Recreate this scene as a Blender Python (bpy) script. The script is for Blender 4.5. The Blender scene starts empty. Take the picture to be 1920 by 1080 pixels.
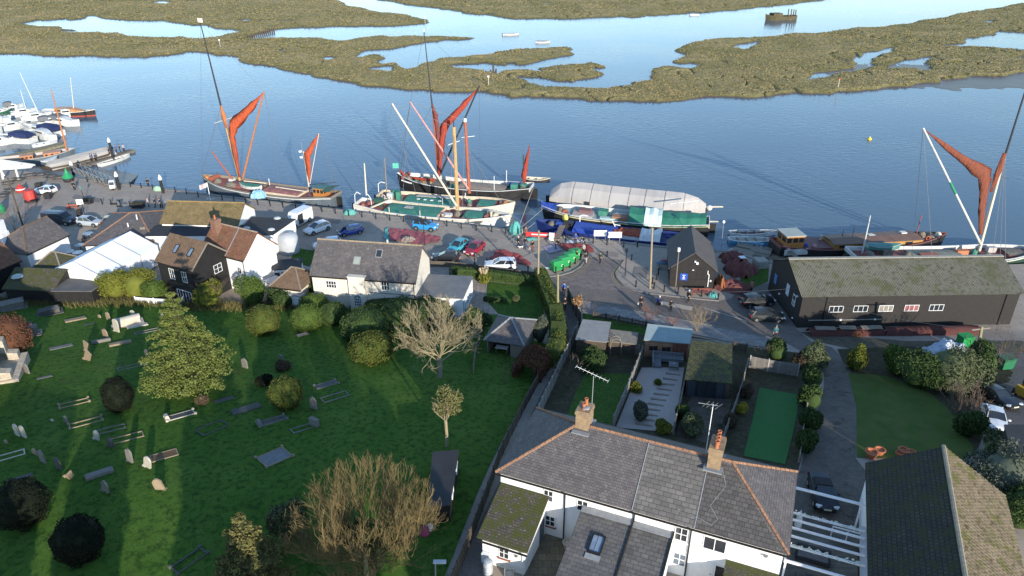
import bpy, bmesh, math, random
import numpy as np
from mathutils import Vector, Matrix
R = math.radians
random.seed(7); RNG = np.random.default_rng(7)
sc = bpy.context.scene
COL = sc.collection
# ---------------- camera, sky, sun, exposure ----------------
CH, TH, FP = 45.0, R(27), 1377.0
cam = bpy.data.cameras.new('camera'); cam.sensor_width = 36; cam.lens = 36 * FP / 1920
cam.clip_start = .5; cam.clip_end = 6000
camo = bpy.data.objects.new('camera', cam); COL.objects.link(camo)
camo.location = (0, 0, CH); camo.rotation_euler = (R(63), 0, 0); sc.camera = camo
SUN_EL, SUN_AZ = 15.0, 23.0      # the sun stands behind the camera, to its right
w = bpy.data.worlds.new('World'); sc.world = w; w.use_nodes = True
nt = w.node_tree; bg = nt.nodes['Background']
sky = nt.nodes.new('ShaderNodeTexSky'); sky.sky_type = 'NISHITA'; sky.sun_disc = False
sky.sun_elevation = R(SUN_EL); sky.sun_rotation = R(180 - SUN_AZ); sky.altitude = 20
sky.air_density = 1.0; sky.dust_density = .1; sky.ozone_density = 2.6
nt.links.new(sky.outputs[0], bg.inputs[0]); bg.inputs[1].default_value = .15
sl = bpy.data.lights.new('sun', 'SUN'); sl.energy = 3.2; sl.angle = R(.6); sl.color = (1, .91, .78)
so = bpy.data.objects.new('sun', sl); COL.objects.link(so)
sd = Vector((-math.sin(R(SUN_AZ)), math.cos(R(SUN_AZ)), -math.tan(R(SUN_EL))))
so.rotation_euler = sd.to_track_quat('-Z', 'Y').to_euler(); so.location = (30, -60, 80)
sc.view_settings.view_transform = 'Standard'; sc.view_settings.look = 'None'
sc.view_settings.exposure = 1.17; sc.view_settings.gamma = 1
# ---------------- from the survey of the photograph to metres ----------------
cT, sT = math.cos(TH), math.sin(TH)
def ray(px, py):
    v = (540 - py) / FP
    return (px - 960) / FP, cT + v * sT, -sT + v * cT
def W(px, py, z=0):
    a, b, c = ray(px, py); t = (z - CH) / c
    return Vector((a * t, b * t, z))
def V(px, py, Y):                       # point above the line at distance Y
    a, b, c = ray(px, py); t = Y / b
    return Vector((a * t, Y, CH + c * t))
def lerp(a, b, t): return a + (b - a) * t
def sst(t): t = min(1, max(0, t)); return t * t * (3 - 2 * t)
GZ = 5.2
def zt(x, y):                           # the ground climbs from the quay towards the church
    y0 = lerp(85, 77, sst((x + 4) / 12)); t = (y0 - y) / (y0 - 43)
    t = min(1, max(0, t)); return GZ * (t * .7 + .3 * sst(t))
def G(px, py, dz=0):
    z = 0
    for _ in range(12):
        p = W(px, py, z); z = zt(p.x, p.y)
    p.z = z + dz; return p
# ---------------- materials ----------------
MC = {}
def mat(name, c, c2=None, s=3.0, r=.8, b=0., m=0., tile=None, moss=None, bs=None, sp=.35, em=None, streak=None, cells=None, fine=None):
    """c..c2 mixed by noise of scale s; tile=(w,h,gap,gapcolour); moss=(colour,amount,scale)"""
    if name in MC: return MC[name]
    M = bpy.data.materials.new(name); MC[name] = M; M.use_nodes = True
    n = M.node_tree.nodes; L = M.node_tree.links; P = n['Principled BSDF']
    P.inputs['Roughness'].default_value = r; P.inputs['Metallic'].default_value = m
    P.inputs['Specular IOR Level'].default_value = sp
    def col(x): return (x[0], x[1], x[2], 1)
    tc = n.new('ShaderNodeTexCoord')
    c2 = c2 or tuple(v * .8 for v in c)
    nz = n.new('ShaderNodeTexNoise'); nz.inputs['Scale'].default_value = s; nz.inputs['Detail'].default_value = 5; nz.inputs['Roughness'].default_value = .62
    L.new(tc.outputs['Object'], nz.inputs['Vector'])
    if streak:
        mp = n.new('ShaderNodeMapping'); mp.inputs['Scale'].default_value = streak
        L.new(tc.outputs['Object'], mp.inputs[0]); L.new(mp.outputs[0], nz.inputs['Vector'])
    rp = n.new('ShaderNodeValToRGB'); rp.color_ramp.elements[0].position = .33; rp.color_ramp.elements[1].position = .67
    rp.color_ramp.elements[0].color = col(c); rp.color_ramp.elements[1].color = col(c2)
    L.new(nz.outputs[0], rp.inputs[0]); out = rp.outputs[0]; hgt = nz.outputs[0]
    if fine:                            # a second, finer mottling: (colour, scale, amount)
        n2 = n.new('ShaderNodeTexNoise'); n2.inputs['Scale'].default_value = fine[1]; n2.inputs['Detail'].default_value = 3
        L.new(tc.outputs['Object'], n2.inputs['Vector'])
        r2 = n.new('ShaderNodeValToRGB'); r2.color_ramp.elements[0].position = .62 - .3 * fine[2]; r2.color_ramp.elements[1].position = .78 - .2 * fine[2]
        L.new(n2.outputs[0], r2.inputs[0])
        x2 = n.new('ShaderNodeMix'); x2.data_type = 'RGBA'
        L.new(r2.outputs[0], x2.inputs[0]); L.new(out, x2.inputs[6]); x2.inputs[7].default_value = col(fine[0]); out = x2.outputs[2]
    if tile:
        bt = n.new('ShaderNodeTexBrick'); bt.offset = tile[4] if len(tile) > 4 else .5
        bt.inputs['Scale'].default_value = 1; bt.inputs['Brick Width'].default_value = tile[0]; bt.inputs['Row Height'].default_value = tile[1]
        bt.inputs['Mortar Size'].default_value = tile[2]; bt.inputs['Mortar Smooth'].default_value = .15
        bt.inputs['Color1'].default_value = (.72, .72, .72, 1); bt.inputs['Color2'].default_value = (1.15, 1.15, 1.15, 1); bt.inputs['Mortar'].default_value = (1, 1, 1, 1)
        L.new(tc.outputs['UV'], bt.inputs['Vector'])
        mx = n.new('ShaderNodeMix'); mx.data_type = 'RGBA'; mx.blend_type = 'MULTIPLY'; mx.inputs[0].default_value = .75
        L.new(out, mx.inputs[6]); L.new(bt.outputs[0], mx.inputs[7])
        m2 = n.new('ShaderNodeMix'); m2.data_type = 'RGBA'; L.new(bt.outputs[1], m2.inputs[0]); L.new(mx.outputs[2], m2.inputs[6]); m2.inputs[7].default_value = col(tile[3])
        out = m2.outputs[2]
        sb = n.new('ShaderNodeMath'); sb.operation = 'SUBTRACT'; sb.inputs[0].default_value = 1.2; L.new(bt.outputs[1], sb.inputs[1])
        ad = n.new('ShaderNodeMath'); ad.operation = 'MULTIPLY_ADD'; ad.inputs[1].default_value = .35; L.new(nz.outputs[0], ad.inputs[0]); L.new(sb.outputs[0], ad.inputs[2]); hgt = ad.outputs[0]
    if moss:
        n3 = n.new('ShaderNodeTexNoise'); n3.inputs['Scale'].default_value = moss[2]; n3.inputs['Detail'].default_value = 8; n3.inputs['Roughness'].default_value = .7
        L.new(tc.outputs['Object'], n3.inputs['Vector'])
        r3 = n.new('ShaderNodeValToRGB'); r3.color_ramp.elements[0].position = .66 - .32 * moss[1]; r3.color_ramp.elements[1].position = .76 - .28 * moss[1]
        L.new(n3.outputs[0], r3.inputs[0]); x3 = n.new('ShaderNodeMix'); x3.data_type = 'RGBA'
        L.new(r3.outputs[0], x3.inputs[0]); L.new(out, x3.inputs[6]); x3.inputs[7].default_value = col(moss[0]); out = x3.outputs[2]
    L.new(out, P.inputs['Base Color'])
    if b:
        bp = n.new('ShaderNodeBump'); bp.inputs['Strength'].default_value = min(1, b); bp.inputs['Distance'].default_value = .03 if not bs else bs
        L.new(hgt, bp.inputs['Height']); L.new(bp.outputs[0], P.inputs['Normal'])
    if em: P.inputs['Emission Color'].default_value = col(em); P.inputs['Emission Strength'].default_value = 1
    return M
# ---------------- mesh builder ----------------
class MB:
    def __init__(s): s.v = []; s.f = []
    def add(s, vs, fs):
        o = len(s.v); s.v += [tuple(p) for p in vs]; s.f += [tuple(i + o for i in f) for f in fs]; return s
    def box(s, x0, x1, y0, y1, z0, z1):
        return s.add([(x0,y0,z0),(x1,y0,z0),(x1,y1,z0),(x0,y1,z0),(x0,y0,z1),(x1,y0,z1),(x1,y1,z1),(x0,y1,z1)],
                     [(0,3,2,1),(4,5,6,7),(0,1,5,4),(1,2,6,5),(2,3,7,6),(3,0,4,7)])
    def cb(s, c, sx, sy, sz, rz=0, rx=0, ry=0):
        m = Matrix.Translation(c) @ Matrix.Rotation(rz, 4, 'Z') @ Matrix.Rotation(ry, 4, 'Y') @ Matrix.Rotation(rx, 4, 'X')
        b = MB().box(-sx/2, sx/2, -sy/2, sy/2, -sz/2, sz/2); return s.add([m @ Vector(p) for p in b.v], b.f)
    def tub(s, p0, p1, r0, r1=None, n=6, cap=True):
        p0, p1 = Vector(p0), Vector(p1); r1 = r0 if r1 is None else r1; d = p1 - p0
        if d.length < 1e-6: return s
        d.normalize(); a = d.orthogonal().normalized(); b = d.cross(a); vs = []
        for p, r in ((p0, r0), (p1, r1)):
            for i in range(n):
                t = 2 * math.pi * i / n; vs.append(p + (a * math.cos(t) + b * math.sin(t)) * r)
        fs = [(i, (i + 1) % n, n + (i + 1) % n, n + i) for i in range(n)]
        if cap: fs += [tuple(range(n))[::-1], tuple(range(n, 2 * n))]
        return s.add(vs, fs)
    def path(s, pts, r, n=5):
        for a, b in zip(pts[:-1], pts[1:]): s.tub(a, b, r, r, n)
        return s
    def lathe(s, prof, n=12, c=(0, 0, 0)):
        vs = []; fs = []; k = len(prof)
        for i in range(n):
            t = 2 * math.pi * i / n
            for r, z in prof: vs.append((c[0] + r * math.cos(t), c[1] + r * math.sin(t), c[2] + z))
        for i in range(n):
            j = (i + 1) % n
            for q in range(k - 1): fs.append((i*k+q, j*k+q, j*k+q+1, i*k+q+1))
        fs.append(tuple(i*k for i in range(n))[::-1]); fs.append(tuple(i*k+k-1 for i in range(n)))
        return s.add(vs, fs)
    def ell(s, c, rx, ry, rz, n=10, m=6, z0=-1):
        prof = [(i, math.cos(t), math.sin(t)) for i, t in enumerate([lerp(math.asin(z0), math.pi/2, k / m) for k in range(m + 1)])]
        vs = []; fs = []
        for i in range(n):
            a = 2 * math.pi * i / n
            for _, cr, sz in prof: vs.append((c[0] + rx*cr*math.cos(a), c[1] + ry*cr*math.sin(a), c[2] + rz*sz))
        k = m + 1
        for i in range(n):
            j = (i + 1) % n
            for q in range(m): fs.append((i*k+q, j*k+q, j*k+q+1, i*k+q+1))
        fs.append(tuple(i*k for i in range(n))[::-1]); return s.add(vs, fs)
    def prism(s, poly, z0, z1):         # poly: xy list counter-clockwise
        n = len(poly); vs = [(p[0], p[1], z0) for p in poly] + [(p[0], p[1], z1) for p in poly]
        return s.add(vs, [tuple(range(n))[::-1], tuple(range(n, 2*n))] + [(i, (i+1) % n, n + (i+1) % n, n + i) for i in range(n)])
    def slab(s, pts, t):                # a flat polygon given thickness t below itself
        P = [Vector(p) for p in pts]; nn = (P[1] - P[0]).cross(P[2] - P[0]).normalized()
        if nn.z < 0: P.reverse(); nn = -nn
        n = len(P); vs = P + [p - nn * t for p in P]
        return s.add(vs, [tuple(range(n)), tuple(range(n, 2*n))[::-1]] + [(i, n + i, n + (i+1) % n, (i+1) % n) for i in range(n)])
    def quad(s, *p): return s.add(p, [tuple(range(len(p)))])
    def loft(s, rings, close=True, caps=True):
        n = len(rings[0]); vs = [p for r in rings for p in r]; fs = []
        for k in range(len(rings) - 1):
            for i in range(n if close else n - 1):
                j = (i + 1) % n; fs.append((k*n+i, k*n+j, (k+1)*n+j, (k+1)*n+i))
        if caps and close: fs += [tuple(range(n))[::-1], tuple(range((len(rings)-1)*n, len(rings)*n))]
        return s.add(vs, fs)
    def mesh(s, name, mt, smooth=False, uv=True):
        me = bpy.data.meshes.new(name); me.from_pydata(s.v, [], s.f); me.validate(); me.update()
        if uv and len(me.polygons) < 60000:
            ul = me.uv_layers.new(name='uv')
            for p in me.polygons:
                nn = p.normal
                if abs(nn.z) > .999: h = Vector((1, 0, 0)); q = Vector((0, 1, 0))
                else: h = Vector((-nn.y, nn.x, 0)).normalized(); q = nn.cross(h)
                for li in p.loop_indices:
                    co = me.vertices[me.loops[li].vertex_index].co; ul.data[li].uv = (co.dot(h), co.dot(q))
        if smooth: me.polygons.foreach_set('use_smooth', [True] * len(me.polygons))
        if mt: me.materials.append(mt)
        return me
    def build(s, name, mt, parent=None, smooth=False, **k):
        return link(name, s.mesh(name, mt, smooth), parent, **k)
def link(name, me, parent=None, loc=None, rz=None):
    o = bpy.data.objects.new(name, me); COL.objects.link(o)
    if parent is not None: o.parent = parent
    if loc is not None: o.location = loc
    if rz is not None: o.rotation_euler.z = rz
    return o
def tag(o, label, cat, group=None):
    o['label'] = label; o['category'] = cat
    if group: o['group'] = group
    return o
def T(name, label, cat, loc=(0, 0, 0), rz=0, group=None):
    o = link(name, None, None, loc, rz); o.empty_display_size = .3; return tag(o, label, cat, group)
def struct(o): o['kind'] = 'structure'; return o
def stuff(o): o['kind'] = 'stuff'; return o
KIDS = {}
def dup(o, parent=None):
    c = o.copy(); COL.objects.link(c); c.parent = parent
    for ch in [x for x in COL.objects if x.parent == o]: dup(ch, c)
    return c
def ang(a, b): return math.atan2(b[1] - a[1], b[0] - a[0])
def bigmesh(name, verts, faces, mt, smooth=False):
    """verts (n,3), faces (m,k) numpy"""
    me = bpy.data.meshes.new(name); nv, (nf, k) = len(verts), faces.shape
    me.vertices.add(nv); me.vertices.foreach_set('co', np.ascontiguousarray(verts, np.float32).ravel())
    me.loops.add(nf * k); me.loops.foreach_set('vertex_index', np.ascontiguousarray(faces, np.int32).ravel())
    me.polygons.add(nf); me.polygons.foreach_set('loop_start', np.arange(0, nf * k, k, dtype=np.int32))
    if smooth: me.polygons.foreach_set('use_smooth', np.ones(nf, bool))
    me.update(calc_edges=True); me.validate()
    if mt: me.materials.append(mt)
    return me
# ======================= GROUND, QUAY, RIVER, MARSH =======================
WZ = -1.6
m_quay = mat('quay tarmac', (.27,.225,.185), (.34,.285,.23), .18, .9, .2, fine=((.225,.188,.158), 1.2, .3), moss=((.40,.335,.265), .2, .35))
m_road = mat('road setts', (.185,.145,.128), (.225,.18,.16), .5, .9, .3, tile=(.42,.2,.02,(.11,.097,.092)), fine=((.12,.10,.10), 1.5, .4))
m_asph = mat('asphalt', (.135,.112,.096), (.165,.14,.12), .6, .92, .25, fine=((.085,.082,.085), 4, .4))
m_lawn = mat('churchyard turf', (.046,.108,.014), (.074,.138,.023), .3, .95, .8, fine=((.028,.066,.011), 2.2, .5), bs=.08, moss=((.07,.092,.024), .18, .22), sp=.1)
m_lawn2 = mat('garden lawn', (.044,.10,.015), (.07,.13,.024), .8, .95, .8, fine=((.025,.05,.012), 5, .5), bs=.06, sp=.1)
m_soil = mat('garden soil', (.05,.040,.028), (.085,.07,.046), 1.2, .95, .8, fine=((.035,.045,.016), 3, .5), bs=.08, sp=.1)
m_gravel = mat('pale gravel', (.42,.35,.31), (.28,.225,.20), 9, .95, .9, fine=((.42,.40,.38), 22, .5), bs=.05)
m_conc = mat('concrete', (.26,.24,.21), (.33,.31,.27), 1.2, .9, .2, moss=((.12,.12,.08), .3, 2))
m_kerb = mat('kerb stone', (.17,.16,.145), (.23,.215,.19), 3, .9, .3)
m_mud = mat('river mud', (.12,.092,.068), (.17,.135,.10), .5, .42, .4, fine=((.085,.066,.05), 2, .4), bs=.06)
m_wall = mat('quay wall', (.10,.09,.075), (.16,.145,.12), 1.2, .9, .6, tile=(1.1,.45,.03,(.05,.05,.045)), moss=((.05,.06,.025), .5, 1.2))
# land edge seen from above, left to right
EDGE = [(-130,146)] + [tuple(W(x, y)[:2]) for x, y in ((-20,318),(60,322),(150,335),(260,348),(372,362),(500,377),(629,392),(760,408),(948,430),(984,434),(1004,446),(1060,443),(1150,452),(1240,462),(1262,464),(1340,470),(1372,470),(1440,492),(1470,486))] + [(46,93.5),(62,95),(80,96.5),(130,99)]
def edge_y(x):
    for (xa, ya), (xb, yb) in zip(EDGE[:-1], EDGE[1:]):
        if xa <= x <= xb: return lerp(ya, yb, (x - xa) / (xb - xa))
    return EDGE[0][1] if x < EDGE[0][0] else EDGE[-1][1]
def ground():
    xs = sorted(set([p[0] for p in EDGE] + [x * 1.0 for x in range(-130, 131)])); N = 150; vs = []; fs = []; top = []
    for x in xs:
        e = edge_y(x)
        ys = list(np.linspace(-90, 30, 20)) + list(np.linspace(31.5, 88, 100)) + list(np.linspace(88.6, e, N - 120))
        vs += [(x, y, zt(x, y)) for y in ys]
    for i in range(len(xs) - 1):
        for j in range(N - 1): a = i * N + j; fs.append((a, a + N, a + N + 1, a + 1))
    g = struct(link('ground', bigmesh('ground', np.array(vs), np.array(fs), m_quay, True)))
    mb = MB(); cop = MB()
    for (xa, ya), (xb, yb) in zip(EDGE[:-1], EDGE[1:]):
        mb.quad((xa,ya,-4),(xa,ya,-.001),(xb,yb,-.001),(xb,yb,-4))
        d = Vector((xb-xa, yb-ya, 0)); n = Vector((d.y, -d.x, 0)).normalized()
        k = max(1, int(d.length / 1.8))
        if xa < -95 or xb > 45: continue
        for i in range(k):                      # coping stones along the quay edge
            p = Vector((xa,ya,0)) + d * ((i + .5) / k); cop.cb((p.x + n.x*.2, p.y + n.y*.2, .03), d.length / k - .04, .62, .14, math.atan2(d.y, d.x))
    struct(mb.build('quay_wall', m_wall)); cp = struct(cop.build('quay_coping', m_kerb))
    return g
ground()
def patch(name, pts, mt, dz=.04, px=True, sub=1.6):
    P = [G(*p) for p in pts] if px else [Vector((p[0], p[1], 0)) for p in pts]
    bm = bmesh.new(); vs = [bm.verts.new((p.x, p.y, 0)) for p in P]; f = bm.faces.new(vs)
    if f.normal.z < 0 or sum(P[i].x*P[(i+1)%len(P)].y - P[(i+1)%len(P)].x*P[i].y for i in range(len(P))) < 0: f.normal_flip()
    x0, x1 = min(p.x for p in P), max(p.x for p in P); y0, y1 = min(p.y for p in P), max(p.y for p in P)
    for ax, lo, hi in ((0, x0, x1), (1, y0, y1)):
        k = max(1, int((hi - lo) / sub))
        for i in range(1, k):
            co = [0, 0, 0]; no = [0, 0, 0]; co[ax] = lerp(lo, hi, i / k); no[ax] = 1
            bmesh.ops.bisect_plane(bm, geom=bm.verts[:] + bm.edges[:] + bm.faces[:], plane_co=co, plane_no=no)
    ul = bm.loops.layers.uv.new('uv')
    for f in bm.faces:
        for l in f.loops: l[ul].uv = (l.vert.co.x, l.vert.co.y)
    for v in bm.verts: v.co.z = zt(v.co.x, v.co.y) + dz
    me = bpy.data.meshes.new(name); bm.to_mesh(me); bm.free(); me.materials.append(mt)
    me.polygons.foreach_set('use_smooth', [True] * len(me.polygons))
    return struct(link(name, me))
patch('churchyard_lawn', [(-60,578),(40,562),(140,556),(260,560),(320,572),(420,572),(520,572),(590,575),(690,580),(800,592),(880,600),(900,602),(1005,640),(1036,650),(1034,690),(1010,716),(960,790),(915,880),(870,990),(830,1090),(760,1250),(-300,1250),(-300,800)], m_lawn, .04)
patch('cottage_lawn', [(915,528),(1005,540),(1018,560),(1020,600),(1000,640),(905,600)], m_lawn2, .05)
patch('patio', [(886,532),(914,528),(908,560),(935,590),(900,590),(872,575)], mat('patio slabs', (.25,.2,.16), (.32,.27,.22), 2, .9, .3, tile=(.6,.6,.02,(.12,.1,.09),0)), .06)
KERB_A = [(1012,519),(1035,519),(1052,517),(1072,511),(1088,501),(1097,489),(1103,481)]
KERB_B = [(1171,489),(1160,503),(1154,513),(1157,523),(1169,536),(1188,545),(1216,551),(1255,556),(1313,562),(1348,565)]
KERB_C = [(1092,566),(1161,578),(1221,590),(1321,609),(1400,626),(1470,640)]
patch('road', KERB_A + KERB_B[:1] + KERB_B[1:] + [(1372,560),(1385,540),(1450,530),(1490,612),(1520,640),(1560,652),(1600,690),(1545,700),(1520,668),(1470,641)] + KERB_C[::-1][1:] + [(1078,590),(1062,590),(1042,545)], m_asph, .03)
patch('road_forecourt', KERB_A[1:] + KERB_B[:7] + [(1100,542),(1050,530)], m_road, .05)
patch('footpath_strip', KERB_C + [(1460,655),(1400,648),(1300,628),(1200,608),(1092,588)], mat('pavement slabs', (.20,.19,.185), (.26,.24,.225), .8, .85, .2, tile=(.9,.6,.02,(.1,.1,.1)), moss=((.2,.16,.12), .35, .8)), .09)
patch('alley_path', [(1040,548),(1062,592),(1058,640),(1040,690),(1010,750),(975,820),(940,900),(900,980),(850,1090),(800,1180),(850,1180),(905,1090),(920,1010),(940,930),(965,860),(1000,790),(1030,730),(1065,660),(1085,620),(1082,590),(1060,548)], m_asph, .06)
patch('driveway', [(1545,672),(1590,680),(1603,740),(1604,800),(1604,860),(1640,905),(1640,1090),(1480,1090),(1485,930),(1500,880),(1525,800),(1545,730)], mat('brick driveway', (.13,.105,.088), (.175,.145,.118), .7, .9, .5, tile=(.24,.12,.012,(.055,.05,.045)), moss=((.05,.05,.035), .35, .6)), .05)
patch('side_lawn', [(1590,700),(1660,705),(1740,735),(1780,770),(1830,850),(1790,870),(1700,862),(1606,858),(1605,760)], mat('worn lawn', (.055,.092,.02), (.09,.118,.032), .5, .95, .8, fine=((.09,.092,.036), 1.6, .3), bs=.06, sp=.1), .06)
patch('shrub_bed', [(1570,655),(1700,650),(1860,660),(1900,700),(1850,800),(1830,850),(1780,770),(1740,735),(1660,705),(1590,700)], m_soil, .05)
patch('yard_verge', [(1500,622),(1700,640),(1920,640),(1920,665),(1700,662),(1600,655),(1530,640)], mat('rough verge', (.09,.075,.055), (.13,.11,.08), 1, .95, .7, fine=((.05,.06,.025), 2, .5)), .045)
patch('yard', [(1860,662),(2000,660),(2000,900),(1880,880),(1840,800),(1850,740),(1900,700)], m_asph, .05)
# the back gardens between road and cottages
patch('garden_soil', [(1062,640),(1092,592),(1200,610),(1300,631),(1400,650),(1500,662),(1530,680),(1520,780),(1495,890),(1380,870),(1200,840),(1100,800),(1015,780)], m_soil, .035)
patch('grass_verge', [(1085,590),(1100,588),(1200,610),(1290,628),(1285,645),(1190,625),(1095,610)], m_lawn2, .06)
patch('lawn_narrow', [(1098,700),(1185,702),(1168,748),(1148,800),(1060,790),(1078,740)], m_lawn2, .06)
patch('gravel_garden', [(1203,690),(1283,690),(1275,740),(1262,812),(1155,802),(1180,740)], m_gravel, .06)
patch('paved_garden', [(1300,740),(1372,750),(1350,840),(1268,815),(1280,770)], mat('old brick paving', (.10,.075,.06), (.15,.115,.09), 2, .95, .5, tile=(.22,.11,.012,(.06,.05,.04)), moss=((.05,.05,.025), .5, 1)), .06)
patch('artificial_lawn', [(1424,728),(1500,742),(1490,800),(1472,872),(1394,856),(1410,790)], mat('artificial turf', (.036,.125,.034), (.044,.145,.042), 3, .9, .3, fine=((.02,.085,.03), 30, .4), sp=.15), .08)
patch('hut_verge', [(1400,500),(1442,490),(1440,528),(1400,545),(1385,530)], m_lawn2, .06)
def kerb(name, pts, h=.11, wd=.16, dz=0, mt=None, step=1):
    P = []
    for a, b in zip(pts[:-1], pts[1:]):
        for i in range(4): P.append(G(lerp(a[0], b[0], i/4), lerp(a[1], b[1], i/4)))
    P.append(G(*pts[-1])); root = struct(link(name, None))
    for a, b in zip(P[:-1], P[1:]):
        d = b - a; m = (a + b) / 2
        MB().cb((0, 0, 0), d.length - .015, wd, h + .1, 0).build('kerb_stone', mt or m_kerb, root, loc=(m.x, m.y, m.z + h/2 + dz), rz=math.atan2(d.y, d.x))
    return root
kerb('kerb', KERB_A); kerb('kerb', KERB_B); kerb('kerb', KERB_C)
def line(name, pts, wd, mt, dz=.075):
    P = []
    for a, b in zip(pts[:-1], pts[1:]):
        for i in range(4): P.append(G(lerp(a[0], b[0], i/4), lerp(a[1], b[1], i/4)))
    P.append(G(*pts[-1])); mb = MB(); Ls = []
    for i, p in enumerate(P):
        d = (P[min(i+1, len(P)-1)] - P[max(i-1, 0)]); n = Vector((-d.y, d.x, 0)).normalized() * wd / 2
        Ls.append([(p.x + n.x, p.y + n.y, zt(p.x, p.y) + dz), (p.x - n.x, p.y - n.y, zt(p.x, p.y) + dz)])
    for a, b in zip(Ls[:-1], Ls[1:]): mb.quad(a[1], b[1], b[0], a[0])
    return struct(mb.build(name, mt))
m_yel = mat('yellow line paint', (.36,.28,.13), (.24,.19,.11), 4, .8); m_wline = mat('white line paint', (.5,.5,.48), (.3,.3,.29), 3, .8)
off = lambda P, d: [(x + d[0], y + d[1]) for x, y in P]
line('yellow_line', off(KERB_A[2:], (4, 4)), .11, m_yel); line('yellow_line', off(KERB_A[2:], (7, 6)), .11, m_yel)
line('yellow_line', off(KERB_B[:5], (-5, 2)), .11, m_yel); line('yellow_line', off(KERB_B[:5], (-8, 3)), .11, m_yel); line('yellow_line', [(1106,483),(1168,491)], .12, m_yel)
line('white_line', [(1320,578),(1400,603)], .12, m_wline); line('white_line', [(1196,551),(1222,559)], .1, m_wline)
for a in ((855,452,900,440), (800,470,838,459), (930,505,1005,470)): line('parking_line', [a[:2], a[2:]], .12, mat('faded line', (.22,.2,.17), (.15,.135,.12), 2), .03)
for i, q in enumerate((((640,432),(716,442),(716,456),(640,446)),((870,440),(935,449),(930,455),(866,446)),((560,402),(640,412),(634,420),(556,410)),((310,372),(360,378),(356,386),(306,380)),((1120,470),(1160,474),(1158,482),(1118,478)),((1190,500),(1215,503),(1212,522),(1186,518)),((1240,565),(1300,576),(1296,583),(1236,571)),((700,455),(722,458),(718,470),(694,466)),((140,365),(190,372),(186,380),(134,372)))):
    patch('tarmac_patch', q, mat('tarmac repair %d' % (i % 3), *(((.33,.285,.235),(.37,.315,.255)),((.20,.165,.14),(.23,.19,.16)),((.16,.14,.125),(.19,.165,.145)))[i % 3], 1.2, .9, .2), .022 if q[0][1] < 500 else .045)
sb = struct(link('stepping_boards', None))
for i in range(11): MB().cb((0,0,0), 1.5, .22, .08).build('board', mat('sleeper', (.20,.155,.12), (.27,.21,.165), 2, .9, .4), sb, loc=G(1262-i*5.5, 703+i*9.5, .1), rz=R(-14+random.uniform(-6,6)))
# ---- river ----
def water():
    M = bpy.data.materials.new('river water'); M.use_nodes = True; n = M.node_tree.nodes; L = M.node_tree.links; P = n['Principled BSDF']
    P.inputs['Base Color'].default_value = (.075,.115,.15,1); P.inputs['Roughness'].default_value = .1; P.inputs['IOR'].default_value = 1.33; P.inputs['Specular IOR Level'].default_value = .36
    tc = n.new('ShaderNodeTexCoord'); mp = n.new('ShaderNodeMapping'); mp.inputs['Scale'].default_value = (.55, 1.1, 1); mp.inputs['Rotation'].default_value = (0, 0, R(-38)); L.new(tc.outputs['Object'], mp.inputs[0])
    a = n.new('ShaderNodeTexNoise'); a.inputs['Scale'].default_value = 1.1; a.inputs['Detail'].default_value = 4; a.inputs['Distortion'].default_value = .4; L.new(mp.outputs[0], a.inputs['Vector'])
    c = n.new('ShaderNodeTexNoise'); c.inputs['Scale'].default_value = .03; c.inputs['Detail'].default_value = 4; L.new(tc.outputs['Object'], c.inputs['Vector'])
    r = n.new('ShaderNodeMapRange'); r.inputs[1].default_value = .35; r.inputs[2].default_value = .65; r.inputs[3].default_value = .25; r.inputs[4].default_value = .8; L.new(c.outputs[0], r.inputs[0])
    # ripples calm down in the sheltered water towards the marsh
    sx = n.new('ShaderNodeSeparateXYZ'); L.new(tc.outputs['Object'], sx.inputs[0]); r2 = n.new('ShaderNodeMapRange'); r2.inputs[1].default_value = 120; r2.inputs[2].default_value = 260; r2.inputs[3].default_value = 1; r2.inputs[4].default_value = .9; L.new(sx.outputs[1], r2.inputs[0])
    mu = n.new('ShaderNodeMath'); mu.operation = 'MULTIPLY'; L.new(r.outputs[0], mu.inputs[0]); L.new(r2.outputs[0], mu.inputs[1])
    b = n.new('ShaderNodeBump'); b.inputs['Distance'].default_value = .085; L.new(mu.outputs[0], b.inputs['Strength']); L.new(a.outputs[0], b.inputs['Height']); L.new(b.outputs[0], P.inputs['Normal'])
    struct(MB().quad((-900,80,WZ),(900,80,WZ),(900,1500,WZ),(-900,1500,WZ)).build('river', M))
water()
# ---- mud at the foot of the quay ----
def mudbank(name, pts, zs):
    P = [W(x, y, z) for (x, y), z in zip(pts, zs)]; c = sum(P, Vector()) / len(P); c.z = max(zs) * .5 + min(zs) * .5
    mb = MB(); N = len(P)
    for i in range(N):
        a, b = P[i], P[(i+1) % N]
        for k in range(3):
            f0, f1 = k / 3, (k + 1) / 3
            q = [lerp(a, c, f0), lerp(b, c, f0), lerp(b, c, f1), lerp(a, c, f1)]
            mb.quad(*[(p.x, p.y, p.z + (.0 if 0 < k else 0)) for p in q])
    return struct(mb.build(name, m_mud, None, True))
mudbank('mud_bank', [(-40,330),(-40,300),(60,310),(150,318),(215,318),(262,326),(240,346),(150,340)], [-.5,-1.2,-1.4,-1.5,-1.62,-1.66,-.9,-.4])
mudbank('mud_bank', [(1352,474),(1380,462),(1432,466),(1452,468),(1520,474),(1600,480),(1600,500),(1500,505),(1440,505),(1372,480)], [-.5,-1.5,-1.64,-1.65,-1.66,-1.66,-.3,-.2,-.2,-.3])
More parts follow.
